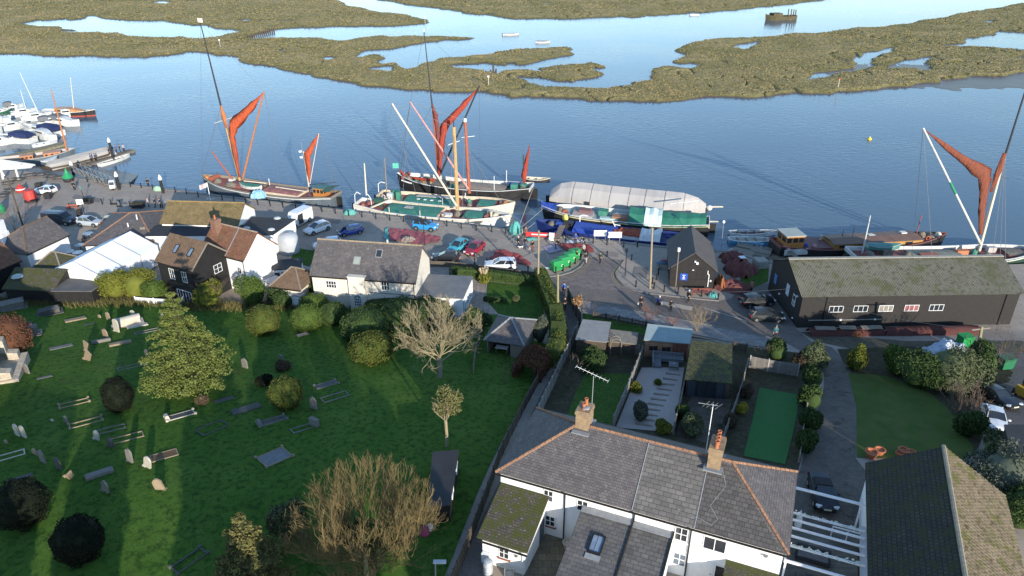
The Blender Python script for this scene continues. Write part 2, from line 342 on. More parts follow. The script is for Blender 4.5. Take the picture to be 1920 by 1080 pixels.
# ---- the saltmarsh across the river ----
def vnoise(x, y, f, seed):
    r = np.random.default_rng(seed).random((257, 257)); x = x * f + 1000; y = y * f + 1000
    i, j = np.floor(x).astype(int), np.floor(y).astype(int); fx, fy = x - i, y - j; fx = fx*fx*(3-2*fx); fy = fy*fy*(3-2*fy); i %= 256; j %= 256
    return (r[i,j]*(1-fx)+r[i+1,j]*fx)*(1-fy) + (r[i,j+1]*(1-fx)+r[i+1,j+1]*fx)*fy
def inpoly(px, py, poly):
    c = np.zeros(px.shape, bool); n = len(poly)
    for i in range(n):
        x0, y0 = poly[i]; x1, y1 = poly[(i+1) % n]
        if y0 == y1: continue
        c ^= ((y0 > py) != (y1 > py)) & (px < (x1-x0)*(py-y0)/(y1-y0)+x0)
    return c
def marsh():
    SH = [(-500,96),(0,100),(60,103),(110,108),(150,106),(200,109),(260,108),(310,104),(345,100),(342,96),(400,99),(450,106),(463,118),(500,126),(560,140),(640,152),(700,158),(780,168),(860,172),(900,175),(980,182),(1060,186),(1150,189),(1300,188),(1400,183),(1480,178),(1560,177),(1620,172),(1662,164),(1720,162),(1760,152),(1820,147),(1870,140),(1920,135),(2400,100),(2400,-90),(-500,-90)]
    HOLES = [
     [(55,45),(75,38),(160,36),(172,27),(192,34),(260,40),(310,39),(330,45),(400,49),(410,55),(456,57),(424,67),(390,73),(300,69),(265,71),(220,65),(170,62),(130,60),(108,51),(80,50)],
     [(620,-5),(650,9),(700,20),(760,27),(800,38),(807,42),(790,46),(740,48),(640,52),(570,52),(520,55),(498,58),(458,76),(520,72),(600,73),(640,77),(700,70),(780,69),(905,71),(880,76),(800,80),(760,85),(740,91),(700,96),(690,101),(640,108),(665,106),(712,104),(722,111),(706,118),(716,122),(740,117),(748,131),(785,128),(797,122),(808,117),(838,121),(850,128),(910,133),(930,141),(965,146),(985,152),(1020,160),(1060,163),(1120,165),(1180,160),(1228,148),(1232,134),(1215,128),(1262,124),(1302,125),(1300,118),(1255,119),(1280,106),(1262,92),(1285,86),(1310,78),(1370,70),(1480,67),(1560,58),(1620,53),(1700,45),(1750,35),(1800,25),(1860,17),(1905,8),(2400,-60),(1700,-60),(1545,0),(1510,4),(1480,9),(1380,20),(1280,27),(1200,32),(1080,35),(960,36),(940,32),(880,25),(810,15),(760,10),(705,0),(690,-10)],
     [(685,128),(700,125),(732,126),(728,134),(690,134)],
     [(1375,88),(1395,82),(1425,78),(1445,81),(1420,87),(1402,95),(1395,92)],
     [(1520,150),(1525,142),(1560,135),(1600,125),(1608,112),(1610,98),(1640,95),(1660,88),(1672,82),(1668,92),(1650,100),(1640,110),(1635,120),(1610,132),(1580,138),(1550,146),(1530,151)],
     [(1570,117),(1580,111),(1585,113),(1578,118)],
     [(1660,126),(1690,115),(1720,112),(1742,107),(1756,108),(1730,115),(1722,125),(1740,130),(1712,132),(1700,124),(1670,129)],
     [(1755,85),(1810,80),(1812,71),(1860,65),(1890,61),(2000,63),(2000,98),(1880,92),(1850,88),(1800,86)],
     [(1845,41),(1860,38),(1872,42),(1850,45)], [(1885,110),(2000,103),(2000,113)], [(1350,117),(1358,113),(1362,117),(1354,120)],
     [(1280,122),(1302,120),(1305,129),(1280,131)],
     [(286,4),(300,2),(316,6),(300,8)],[(452,38),(470,37),(475,40),(455,41)],[(530,39),(548,38),(550,41),(532,42)],[(170,66),(188,66),(184,68)],[(565,91),(600,89),(602,93)],[(594,108),(612,104),(630,108),(610,112)],[(1015,6),(1028,5),(1030,7),(1018,8)],[(1075,24),(1082,23),(1080,26)]]
    ISL = [[(806,118),(830,110),(900,103),(960,95),(1050,88),(1062,92),(1074,101),(1072,104),(1040,109),(1010,114),(990,122),(950,124),(900,120),(850,121),(825,124)],
           [(938,139),(960,133),(1010,133),(1060,122),(1100,118),(1132,121),(1127,127),(1105,130),(1128,140),(1124,147),(1080,150),(1040,148),(1000,145),(960,145)],
           [(725,122),(735,118),(746,122),(740,128),(728,127)], [(452,76),(440,70),(500,55),(506,60),(470,74)]]
    us = np.linspace(-.86, .86, 1050); ys = [168.]
    while ys[-1] < 620: ys.append(ys[-1] + .45 + (ys[-1] - 168) * .0055)
    ys = np.array(ys); U, Y = np.meshgrid(us, ys); X = U * Y
    wob = lambda f, s, a: (vnoise(X, Y, f, s) - .5) * a
    Xw, Yw = X + wob(.22, 1, 3.4) + wob(.9, 2, 1.3) + wob(.07, 5, 4), Y + wob(.22, 3, 5) + wob(.9, 4, 2.2) + wob(.07, 6, 5)
    dz = WZ - CH; d = Yw * cT - dz * sT; h = Yw * sT + dz * cT; px = 960 + FP * Xw / d; py = 540 - FP * h / d
    m = inpoly(px, py, SH)
    for q in HOLES: m &= ~inpoly(px, py, q)
    for q in ISL: m |= inpoly(px, py, q)
    m = m.astype(float)
    def blur(a, kx, ky):
        for _ in range(2):
            for ax, k in ((1, kx), (0, ky)):
                c = np.cumsum(np.pad(a, [(k+1, k) if i == ax else (0, 0) for i in (0, 1)], 'edge'), axis=ax)
                a = (np.take(c, range(2*k+1, c.shape[ax]), ax) - np.take(c, range(0, c.shape[ax]-2*k-1), ax)) / (2*k+1)
        return a
    b1 = blur(m, 2, 1); b2 = blur(m, 16, 5)
    n1 = vnoise(X, Y, .35, 11); n2 = vnoise(X, Y, 1.1, 12); n3 = vnoise(X, Y, .09, 13); n4 = vnoise(X, Y, .04, 14)
    crk = np.abs(vnoise(X, Y, .16, 21) - .5) * 2          # winding runnels
    H = WZ - .5 + 1.0 * b1 + .16 * b1 * (n1 - .3) + .05 * b1 * (n2 - .5) + .4 * b1 * (n3 - .4)
    H += b2 * .12 - b1 * .95 * np.clip(1 - crk / .085, 0, 1) * (n4 > .46)
    mud = np.clip(b2 * 2.2, 0, 1) * np.where((py > 150) & ~inpoly(px, py, SH), .52, .38)                     # gentle mud shore around every bank
    flat = np.clip((vnoise(X, Y, .03, 31)*.6 + vnoise(X, Y, .11, 32)*.4 - .56) * 4, 0, 1) * .5 * ((py > 60) & (py < 150) & (px > 700) & (px < 1300))
    right = np.clip((px - 1330) / 250, 0, 1) * np.clip(1 - (py - 165) / 34, 0, 1) * (py > 120) * .53 * (py < 215)
    H2 = np.maximum(H, WZ - .52 + np.maximum(np.maximum(mud, flat * 1.02), right) + .06 * n1)
    V3 = np.stack([X, Y, H2], -1).reshape(-1, 3); nr, nc = X.shape
    I = np.arange(nr * nc).reshape(nr, nc); Fq = np.stack([I[:-1,:-1], I[:-1,1:], I[1:,1:], I[1:,:-1]], -1).reshape(-1, 4)
    keep = H2.reshape(-1)[Fq].max(1) > WZ - .12; Fq = Fq[keep]
    used = np.unique(Fq); rm = np.full(nr * nc, -1); rm[used] = np.arange(len(used))
    M = mat('saltmarsh', (.27,.215,.10), (.34,.275,.145), .05, .95, .5, fine=((.21,.185,.085), .3, .45), moss=((.31,.25,.14), .4, .16), bs=.12, sp=.05)
    n = M.node_tree.nodes; L = M.node_tree.links; P = n['Principled BSDF']; src = P.inputs['Base Color'].links[0].from_socket
    ge = n.new('ShaderNodeNewGeometry'); sx = n.new('ShaderNodeSeparateXYZ'); L.new(ge.outputs['Position'], sx.inputs[0])
    nz = n.new('ShaderNodeTexNoise'); nz.inputs['Scale'].default_value = .8; L.new(ge.outputs['Position'], nz.inputs['Vector'])
    ad = n.new('ShaderNodeMath'); ad.operation = 'MULTIPLY_ADD'; ad.inputs[1].default_value = .35; L.new(nz.outputs[0], ad.inputs[0]); L.new(sx.outputs[2], ad.inputs[2])
    r1 = n.new('ShaderNodeMapRange'); r1.inputs[1].default_value = WZ + .32; r1.inputs[2].default_value = WZ + .5; L.new(ad.outputs[0], r1.inputs[0])
    r2 = n.new('ShaderNodeMapRange'); r2.inputs[1].default_value = WZ + .55; r2.inputs[2].default_value = WZ + 1.0; L.new(ad.outputs[0], r2.inputs[0])
    g = n.new('ShaderNodeMix'); g.data_type = 'RGBA'; g.inputs[6].default_value = (.17,.155,.06,1); L.new(r2.outputs[0], g.inputs[0]); L.new(src, g.inputs[7])
    x = n.new('ShaderNodeMix'); x.data_type = 'RGBA'; x.inputs[6].default_value = (.105,.082,.066,1); L.new(r1.outputs[0], x.inputs[0]); L.new(g.outputs[2], x.inputs[7]); L.new(x.outputs[2], P.inputs['Base Color'])
    rr = n.new('ShaderNodeMapRange'); rr.inputs[3].default_value = .28; rr.inputs[4].default_value = .95; L.new(r1.outputs[0], rr.inputs[0]); L.new(rr.outputs[0], P.inputs['Roughness'])
    struct(link('saltmarsh', bigmesh('saltmarsh', V3[used], rm[Fq], M, True)))
    # tussocks of cord grass: uneven little blades all over the banks
    cand = np.where((m.reshape(-1) > 0) & (H2.reshape(-1) > WZ + .35))[0]; wgt = (V3[cand,1]); k = RNG.choice(cand, 170000)
    p = V3[k] + np.c_[RNG.normal(0, .5, (len(k), 2)), np.zeros(len(k))]; a = RNG.random(len(k)) * math.pi; s = (.12 + .2 * RNG.random(len(k))) * (p[:,1] / 230) ** .5; hh = s * (.3 + .4 * RNG.random(len(k)))
    dx, dy = np.cos(a) * s, np.sin(a) * s; ln = RNG.normal(0, .25, (len(k), 2))
    v = np.stack([np.c_[p[:,0]-dx, p[:,1]-dy, p[:,2]-.1], np.c_[p[:,0]+dx, p[:,1]+dy, p[:,2]-.1], np.c_[p[:,0]+dx*.6+ln[:,0], p[:,1]+dy*.6+ln[:,1], p[:,2]+hh], np.c_[p[:,0]-dx*.6+ln[:,0], p[:,1]-dy*.6+ln[:,1], p[:,2]+hh*.8]], 1).reshape(-1, 3)
    o = stuff(link('cord_grass', bigmesh('cord_grass', v, np.arange(len(v)).reshape(-1, 4), mat('cord grass', (.28,.215,.105), (.165,.15,.065), .035, .95, sp=.05))))
    o['label'] = 'brown and olive cord grass covering the marsh across the river'; o['category'] = 'grass'
marsh()
# ======================= BUILDINGS =======================
m_white = mat('white render', (.78,.775,.76), (.71,.70,.68), 1.2, .85, .1, moss=((.58,.56,.51), .25, 1.1))
m_cream = mat('cream render', (.66,.60,.50), (.58,.53,.45), .9, .85, .1, moss=((.42,.40,.36), .18, 1.1))
m_black = mat('black weatherboard', (.011,.011,.011), (.02,.019,.018), 2, .75, .2)
m_slate = mat('natural slate', (.098,.088,.088), (.14,.124,.118), 1.1, .75, .8, tile=(.26,.19,.010,(.04,.038,.04)), moss=((.20,.19,.17), .22, 2.2))
m_slateg = mat('grey slate', (.112,.103,.095), (.15,.138,.125), 1.3, .7, .8, tile=(.5,.32,.016,(.045,.045,.046)), moss=((.26,.26,.24), .16, 3))
m_slated = mat('lean-to slate', (.10,.095,.092), (.14,.13,.122), .9, .7, .7, tile=(.45,.3,.014,(.045,.045,.048)), moss=((.15,.14,.10), .25, 1.2))
m_mossr = mat('mossy tile', (.07,.06,.05), (.10,.085,.07), 1.5, .9, .9, tile=(.25,.2,.012,(.03,.028,.022)), moss=((.062,.068,.016), .75, 1.6), fine=((.24,.22,.19), 9, .22), bs=.06)
m_tileb = mat('brown clay tile', (.15,.095,.06), (.21,.135,.085), 1.3, .9, .9, tile=(.22,.17,.01,(.06,.04,.028)), moss=((.12,.105,.05), .3, 1.2))
m_tiler = mat('red clay tile', (.17,.075,.045), (.24,.12,.07), 1.2, .9, .9, tile=(.22,.17,.01,(.07,.035,.025)), moss=((.15,.10,.055), .35, 1))
m_tileo = mat('ochre lichened tile', (.16,.115,.055), (.24,.175,.08), .8, .9, .9, tile=(.25,.19,.01,(.08,.06,.03)), moss=((.11,.10,.03), .4, 1))
m_ridge = mat('terracotta ridge', (.33,.17,.095), (.26,.14,.085), 3, .85, .3, tile=(.42,9,.02,(.12,.08,.05)))
m_felt = mat('black roofing felt', (.028,.030,.034), (.040,.042,.046), .7, .85, .3)
m_lead = mat('lead flashing', (.27,.28,.29), (.2,.205,.21), 3, .6)
m_gut = mat('black plastic', (.014,.014,.015), (.02,.02,.02), 4, .45)
m_wfr = mat('white window paint', (.78,.78,.76), (.7,.7,.68), 5, .45)
m_glass = mat('window glass', (.018,.022,.028), (.03,.035,.042), .8, .06, sp=.8)
m_glassw = mat('curtained glass', (.30,.27,.22), (.2,.18,.16), 2.5, .12, sp=.7)
m_glasst = mat('pink blind glass', (.33,.13,.13), (.27,.11,.11), 2, .12, sp=.6)
m_brick = mat('yellow stock brick', (.38,.26,.13), (.27,.16,.085), 3, .9, .6, tile=(.23,.075,.012,(.23,.2,.16)), moss=((.14,.12,.08), .3, 2))
m_brickr = mat('red brick', (.30,.12,.065), (.22,.09,.05), 3, .9, .6, tile=(.23,.075,.012,(.2,.17,.14)))
m_terra = mat('terracotta', (.42,.14,.06), (.34,.12,.055), 4, .75)
m_wood = mat('weathered wood', (.17,.145,.115), (.24,.205,.165), 2, .9, .4, streak=(1,1,8))
m_woodd = mat('dark timber', (.06,.045,.035), (.09,.07,.05), 2, .85, .4)
m_shiplap = mat('pale larch boards', (.40,.22,.13), (.31,.17,.10), 3, .8, .4, tile=(9,.13,.012,(.12,.07,.05)))
m_red = mat('red brick wall paint', (.23,.07,.05), (.17,.05,.04), 2, .85)
class House: pass
def house(name, label, org, rz, L, D, ev, rg, wm, rm, hip=(0,0), ov=.28, rid=None, base=1.2, gut=True, cat='house', thick=.13, barge=None, group=None, ovg=.22):
    if len(org) == 2: org = (org[0], org[1], zt(org[0], org[1]))
    t = T(name, label, cat, org, rz, group); h = House(); h.t = t; h.L, h.D, h.ev, h.rg = L, D, ev, rg
    mb = MB(); m = D / 2; hl, hr = hip
    vs = [(0,0,-base),(L,0,-base),(L,D,-base),(0,D,-base),(0,0,ev),(L,0,ev),(L,D,ev),(0,D,ev)]; fs = [(0,1,5,4),(2,3,7,6)]
    if hr: fs.append((1,2,6,5))
    else: vs.append((L,m,rg)); fs.append((1,2,6,len(vs)-1,5))
    if hl: fs.append((3,0,4,7))
    else: vs.append((0,m,rg)); fs.append((3,0,4,len(vs)-1,7))
    h.wall = mb.add(vs, fs).build('wall', wm, t)
    sl = (rg - ev) / m; up = thick + .01; e0 = ev - sl * ov + up; rz_ = rg + up
    def sy(y): return e0 + sl * (y + ov)
    xl, xr = (-ov if hl else -ovg), (L + ov if hr else L + ovg); al, ar = (hl if hl else -ovg), (L - hr if hr else L + ovg)
    r = MB(); r.slab([(xl,-ov,e0),(xr,-ov,e0),(ar,m,rz_),(al,m,rz_)], thick); r.slab([(xr,D+ov,e0),(xl,D+ov,e0),(al,m,rz_),(ar,m,rz_)], thick)
    if hl: r.slab([(xl,D+ov,e0),(xl,-ov,e0),(al,m,rz_)], thick)
    if hr: r.slab([(xr,-ov,e0),(xr,D+ov,e0),(ar,m,rz_)], thick)
    h.roof = r.build('roof', rm, t); h.sl = sl; h.up = up; h.e0 = e0; h.ov = ov
    if rid:
        k = MB(); rr = .11
        def run(a, b):
            a, b = Vector(a), Vector(b); n = max(1, int((b - a).length / .45))
            for i in range(n):
                p, q = lerp(a, b, i/n), lerp(a, b, (i+.93)/n); k.tub((p.x,p.y,p.z+.01), (q.x,q.y,q.z-.0), rr, rr*.92, 6)
        run((al,m,rz_), (ar,m,rz_))
        if hl: run((al,m,rz_), (xl,-ov,e0)); run((al,m,rz_), (xl,D+ov,e0))
        if hr: run((ar,m,rz_), (xr,-ov,e0)); run((ar,m,rz_), (xr,D+ov,e0))
        k.build('ridge_tiles', rid, h.roof)
    if gut:
        g = MB().cb((L/2, -ov-.05, e0-.12), xr-xl, .11, .1).build('gutter', m_gut, t); g = MB().cb((L/2, D+ov+.05, e0-.12), xr-xl, .11, .1).build('gutter', m_gut, t)
    if barge:
        for X, on in ((-ovg-.03, not hl), (L+ovg+.03, not hr)):
            if not on: continue
            k = MB()
            for a, b in (((X,-ov,e0-.06),(X,m,rz_-.06)), ((X,D+ov,e0-.06),(X,m,rz_-.06))):
                a, b = Vector(a), Vector(b); k.slab([a+Vector((-.02,0,.1)), a+Vector((.02,0,.1)), b+Vector((.02,0,.1)), b+Vector((-.02,0,.1))], .2)
            k.build('bargeboard', barge, t)
    return h
def fmap(h, face):
    return {'front': lambda u, v, n: (u, -n, v), 'right': lambda u, v, n: (h.L + n, u, v), 'left': lambda u, v, n: (-n, u, v), 'back': lambda u, v, n: (u, h.D + n, v)}[face]
def fbox(mb, f, u0, u1, v0, v1, n0, n1):
    a = f(u0, v0, n0); b = f(u1, v1, n1)
    return mb.box(min(a[0],b[0]), max(a[0],b[0]), min(a[1],b[1]), max(a[1],b[1]), min(a[2],b[2]), max(a[2],b[2]))
def window(h, face, u, v, w, hh, nx=2, ny=2, fm=None, gm=None, sill=None, off=0, name='window', f=None, t=None):
    """centre u, foot v"""
    f = f or fmap(h, face); fm = fm or m_wfr; mb = MB(); b = .055; g = .026; o = off
    fbox(mb, f, u-w/2, u-w/2+b, v, v+hh, .002+o, .06+o); fbox(mb, f, u+w/2-b, u+w/2, v, v+hh, .002+o, .06+o)
    fbox(mb, f, u-w/2+b, u+w/2-b, v, v+b, .002+o, .06+o); fbox(mb, f, u-w/2+b, u+w/2-b, v+hh-b, v+hh, .002+o, .06+o)
    for i in range(1, nx): x = u - w/2 + w*i/nx; fbox(mb, f, x-g, x+g, v+b, v+hh-b, .002+o, .052+o)
    for j in range(1, ny): y = v + hh*j/ny; fbox(mb, f, u-w/2+b, u+w/2-b, y-g, y+g, .002+o, .046+o)
    o_ = mb.build(name, fm, t or h.t)
    for i in range(nx):
        for j in range(ny):
            if nx * ny > 6 and (i or j): continue
            a = (u-w/2+b*.5+(w-b)*i/nx, u-w/2+b*.5+(w-b)*(i+1)/nx, v+b*.5+(hh-b)*j/ny, v+b*.5+(hh-b)*(j+1)/ny) if nx*ny <= 6 else (u-w/2+b*.5, u+w/2-b*.5, v+b*.5, v+hh-b*.5)
            p = MB(); fbox(p, f, *a, -.02+o, .022+o+.002*((i+j)%2)); p.build('pane', gm or m_glass, o_)
    if sill: s = MB(); fbox(s, f, u-w/2-.1, u+w/2+.1, v-.11, v-.005, -.02+o, .12+o); s.build('sill', sill, o_)
    return o_
def roofpt(h, x, y): return Vector((x, y, h.e0 + h.sl * (y + h.ov)))
def skylight(h, x, y, w=.7, l=1.0, gm=None):
    a = math.atan(h.sl); c = roofpt(h, x, y); n = Vector((0, -math.sin(a), math.cos(a)))
    mb = MB(); q = c + n * .06
    for dx, sx, dl, sl_ in ((-w/2, .08, 0, l), (w/2, .08, 0, l), (0, w, -l/2, .08), (0, w, l/2, .08)):
        p = q + Vector((dx, math.cos(a)*dl, math.sin(a)*dl)); mb.cb(p, sx, sl_, .12, rx=a)
    o = mb.build('skylight', m_gut if gm is None else m_lead, h.t); MB().cb(c + n * .05, w, l, .06, rx=a).build('pane', gm or mat('sky glass', (.10,.14,.19), (.2,.25,.32), 1.3, .05, sp=1), o)
def chimney(h, x, y, w, d, z0, z1, bm, pots=2, name='chimney', pm=None):
    mb = MB().box(x-w/2, x+w/2, y-d/2, y+d/2, z0, z1); mb.box(x-w/2-.06, x+w/2+.06, y-d/2-.06, y+d/2+.06, z1-.3, z1-.12); mb.box(x-w/2-.03, x+w/2+.03, y-d/2-.03, y+d/2+.03, z1-.12+.001, z1+.04)
    o = mb.build(name, bm, h.t)
    MB().box(x-w/2-.09, x+w/2+.09, y-d/2-.09, y+d/2+.09, z0+.0, z0+1.0).build('flashing', m_lead, o) if z1 - z0 > 1.6 and False else None
    for i in range(pots):
        yy = y + (i - (pots-1)/2) * d / max(1, pots); MB().lathe([(.15,0),(.12,.12),(.12,.45),(.15,.5),(.15,.55),(.09,.55),(.09,.3)], 10, (x, yy, z1+.03)).build('chimney_pot', pm or m_terra, o)
    return o
def pipe(h, pts, r=.045, mt=None): MB().path(pts, r, 6).build('downpipe', mt or m_gut, h.t)
def door(h, face, u, v, w, hh, mt, off=0):
    f = fmap(h, face); mb = MB(); fbox(mb, f, u-w/2, u+w/2, v, v+hh, .002+off, .05+off); o = mb.build('door', mt, h.t)
    k = MB(); fbox(k, f, u+w/2-.14, u+w/2-.08, v+hh*.48, v+hh*.52, .05+off, .1+off); k.build('handle', m_lead, o)
def boards(h, face, u0, u1, v0, v1, mt, step=.2, gable=None):
    f = fmap(h, face); mb = MB(); v = v0
    while v < v1 - .02:
        a, b = u0, u1
        if gable and v > gable[0]:
            k = (v + step*.5 - gable[0]) / (gable[1] - gable[0]); a, b = lerp(u0, (u0+u1)/2, k), lerp(u1, (u0+u1)/2, k)
        if b - a > .1:
            p = [f(a, v, .034), f(b, v, .034), f(b, v+step, .008), f(a, v+step, .008), f(a, v, .004), f(b, v, .004)]
            mb.add(p, [(0,1,2,3),(4,5,1,0)] if face in ('front','right') else [(3,2,1,0),(0,1,5,4)])
        v += step
    return mb.build('weatherboards', mt, h.t)
def polyblock(name, label, pts, z0, z1, wm, rm, cat='building', ov=.15, rt=.12):
    c = sum((Vector((p[0], p[1], 0)) for p in pts), Vector()) / len(pts); t = T(name, label, cat, (c.x, c.y, z0)); h = House(); h.t = t
    q = [(p[0]-c.x, p[1]-c.y) for p in pts]
    if sum(q[i][0]*q[(i+1)%len(q)][1]-q[(i+1)%len(q)][0]*q[i][1] for i in range(len(q))) < 0: q.reverse()
    MB().prism(q, -1, z1-z0).build('wall', wm, t); k = [(x*(1+ov/max(.5, math.hypot(x, y))), y*(1+ov/max(.5, math.hypot(x, y)))) for x, y in q]
    h.roof = MB().prism(k, z1-z0+.003, z1-z0+rt).build('roof', rm, t); h.q = q; h.z = z1-z0; return h
def edgef(p, q):                        # face map along an edge p->q of a polyblock (outside on the right)
    p, q = Vector((*p, 0)), Vector((*q, 0)); d = (q-p).normalized(); n = Vector((d.y, -d.x, 0))
    return lambda u, v, k: tuple(p + d*u + n*k + Vector((0, 0, v)))
# ---- the white house in the middle ----
def white_house():
    a, b = W(584,513,5), W(777,527,5)
    h = house('white_house', 'cream rendered house with long slate roof and two skylights beside the churchyard', (a.x, a.y, .2), ang(a, b), 13.3, 6.9, 4.8, 7.9, m_cream, m_slate, rid=mat('lichened ridge', (.26,.19,.12), (.34,.27,.18), 2, .9), ov=.3)
    L = h.L
    bay = MB().box(4.9, 7.0, -.55, -.002, -1, 4.95).build('bay', m_cream, h.t); MB().box(4.8, 7.1, -.62, .4, 4.95, 5.05).build('parapet', m_cream, h.t)
    MB().box(6.98, L+.03, -.06, -.002, 2.75, 2.87).build('string_course', m_lead, h.t); MB().box(0, 4.89, -.05, -.002, 1.9, 1.99).build('string_course', m_cream, h.t)
    window(h, 'front', 2.45, 3.0, 1.35, 1.0, 4, 2); window(h, 'front', 9.5, 3.25, 1.05, 1.25, 3, 2, sill=m_cream); window(h, 'front', 2.9, .1, 1.3, .95, 4, 2)
    # the arched stair window
    f = lambda u, v, n: (u, -.55-n, v); o = window(h, None, 5.95+.0, 1.0, .95, 1.15, 4, 3, f=f); mb = MB()
    for k in range(8):
        t0, t1 = math.pi*k/8, math.pi*(k+1)/8; mb.cb((5.95+.45*math.cos((t0+t1)/2), -.58, 2.15+.45*math.sin((t0+t1)/2)), .06, .06, .2, ry=-(t0+t1)/2)
    for k in (1, 2, 3): t0 = math.pi*k/4; mb.tub((5.95,-.58,2.15), (5.95+.44*math.cos(t0), -.58, 2.15+.44*math.sin(t0)), .022, n=4)
    mb.build('fanlight_frame', m_wfr, o); MB().add([(5.95+.45*math.cos(math.pi*k/10), -.565, 2.14+.45*math.sin(math.pi*k/10)) for k in range(11)], [tuple(range(11))[::-1]]).build('pane', m_glass, o)
    window(h, 'front', 10.6, .3, 1.2, 1.0, 3, 2)
    skylight(h, 5.55, 1.5, .8, 1.0, mat('green sky glass', (.22,.26,.22), (.30,.33,.27), 1, .08)); skylight(h, 8.2, 2.35, .75, 1.0, m_glass)
    pipe(h, [(4.86,-.05,4.7),(4.86,-.12,4.4),(4.86,-.12,-.5)]); pipe(h, [(L-.15,-.3,4.5),(L-.15,-.09,4.3),(L-.15,-.09,-.5)])
    MB().lathe([(.1,0),(.1,.5),(.14,.55)], 8, (9.0, 3.5, 7.95)).build('vent_pipe', m_wfr, h.t)
    chimney(h, .5, 3.45, .1, .1, 7.8, 8.0, m_brick, 0, 'finial')
white_house()
def annexe():
    P = [(-11.4,86.3),(-11.8,80.4),(-6.1,79.7),(-5.2,85.7)]
    h = polyblock('garden_annexe', 'single storey grey roofed annexe with white glazed side beside the white house', P, .3, 2.9, m_white, mat('grey annexe roof', (.13,.135,.14), (.17,.17,.17), 1, .8, .3), ov=.2)
    q = h.q
    for i in range(4):
        p0, p1 = q[i], q[(i+1)%4]
        if (Vector(p1)-Vector(p0)).length > 5 and (p0[0]+p1[0]) > 3:
            f = edgef(p0, p1); n = 6; Lw = (Vector(p1)-Vector(p0)).length
            for k in range(n): window(h, None, Lw*(k+.5)/n, .35, Lw/n-.08, 1.9, 1, 2, f=f, gm=mat('pale conservatory glass', (.25,.3,.36), (.35,.4,.45), 1, .1))
annexe()
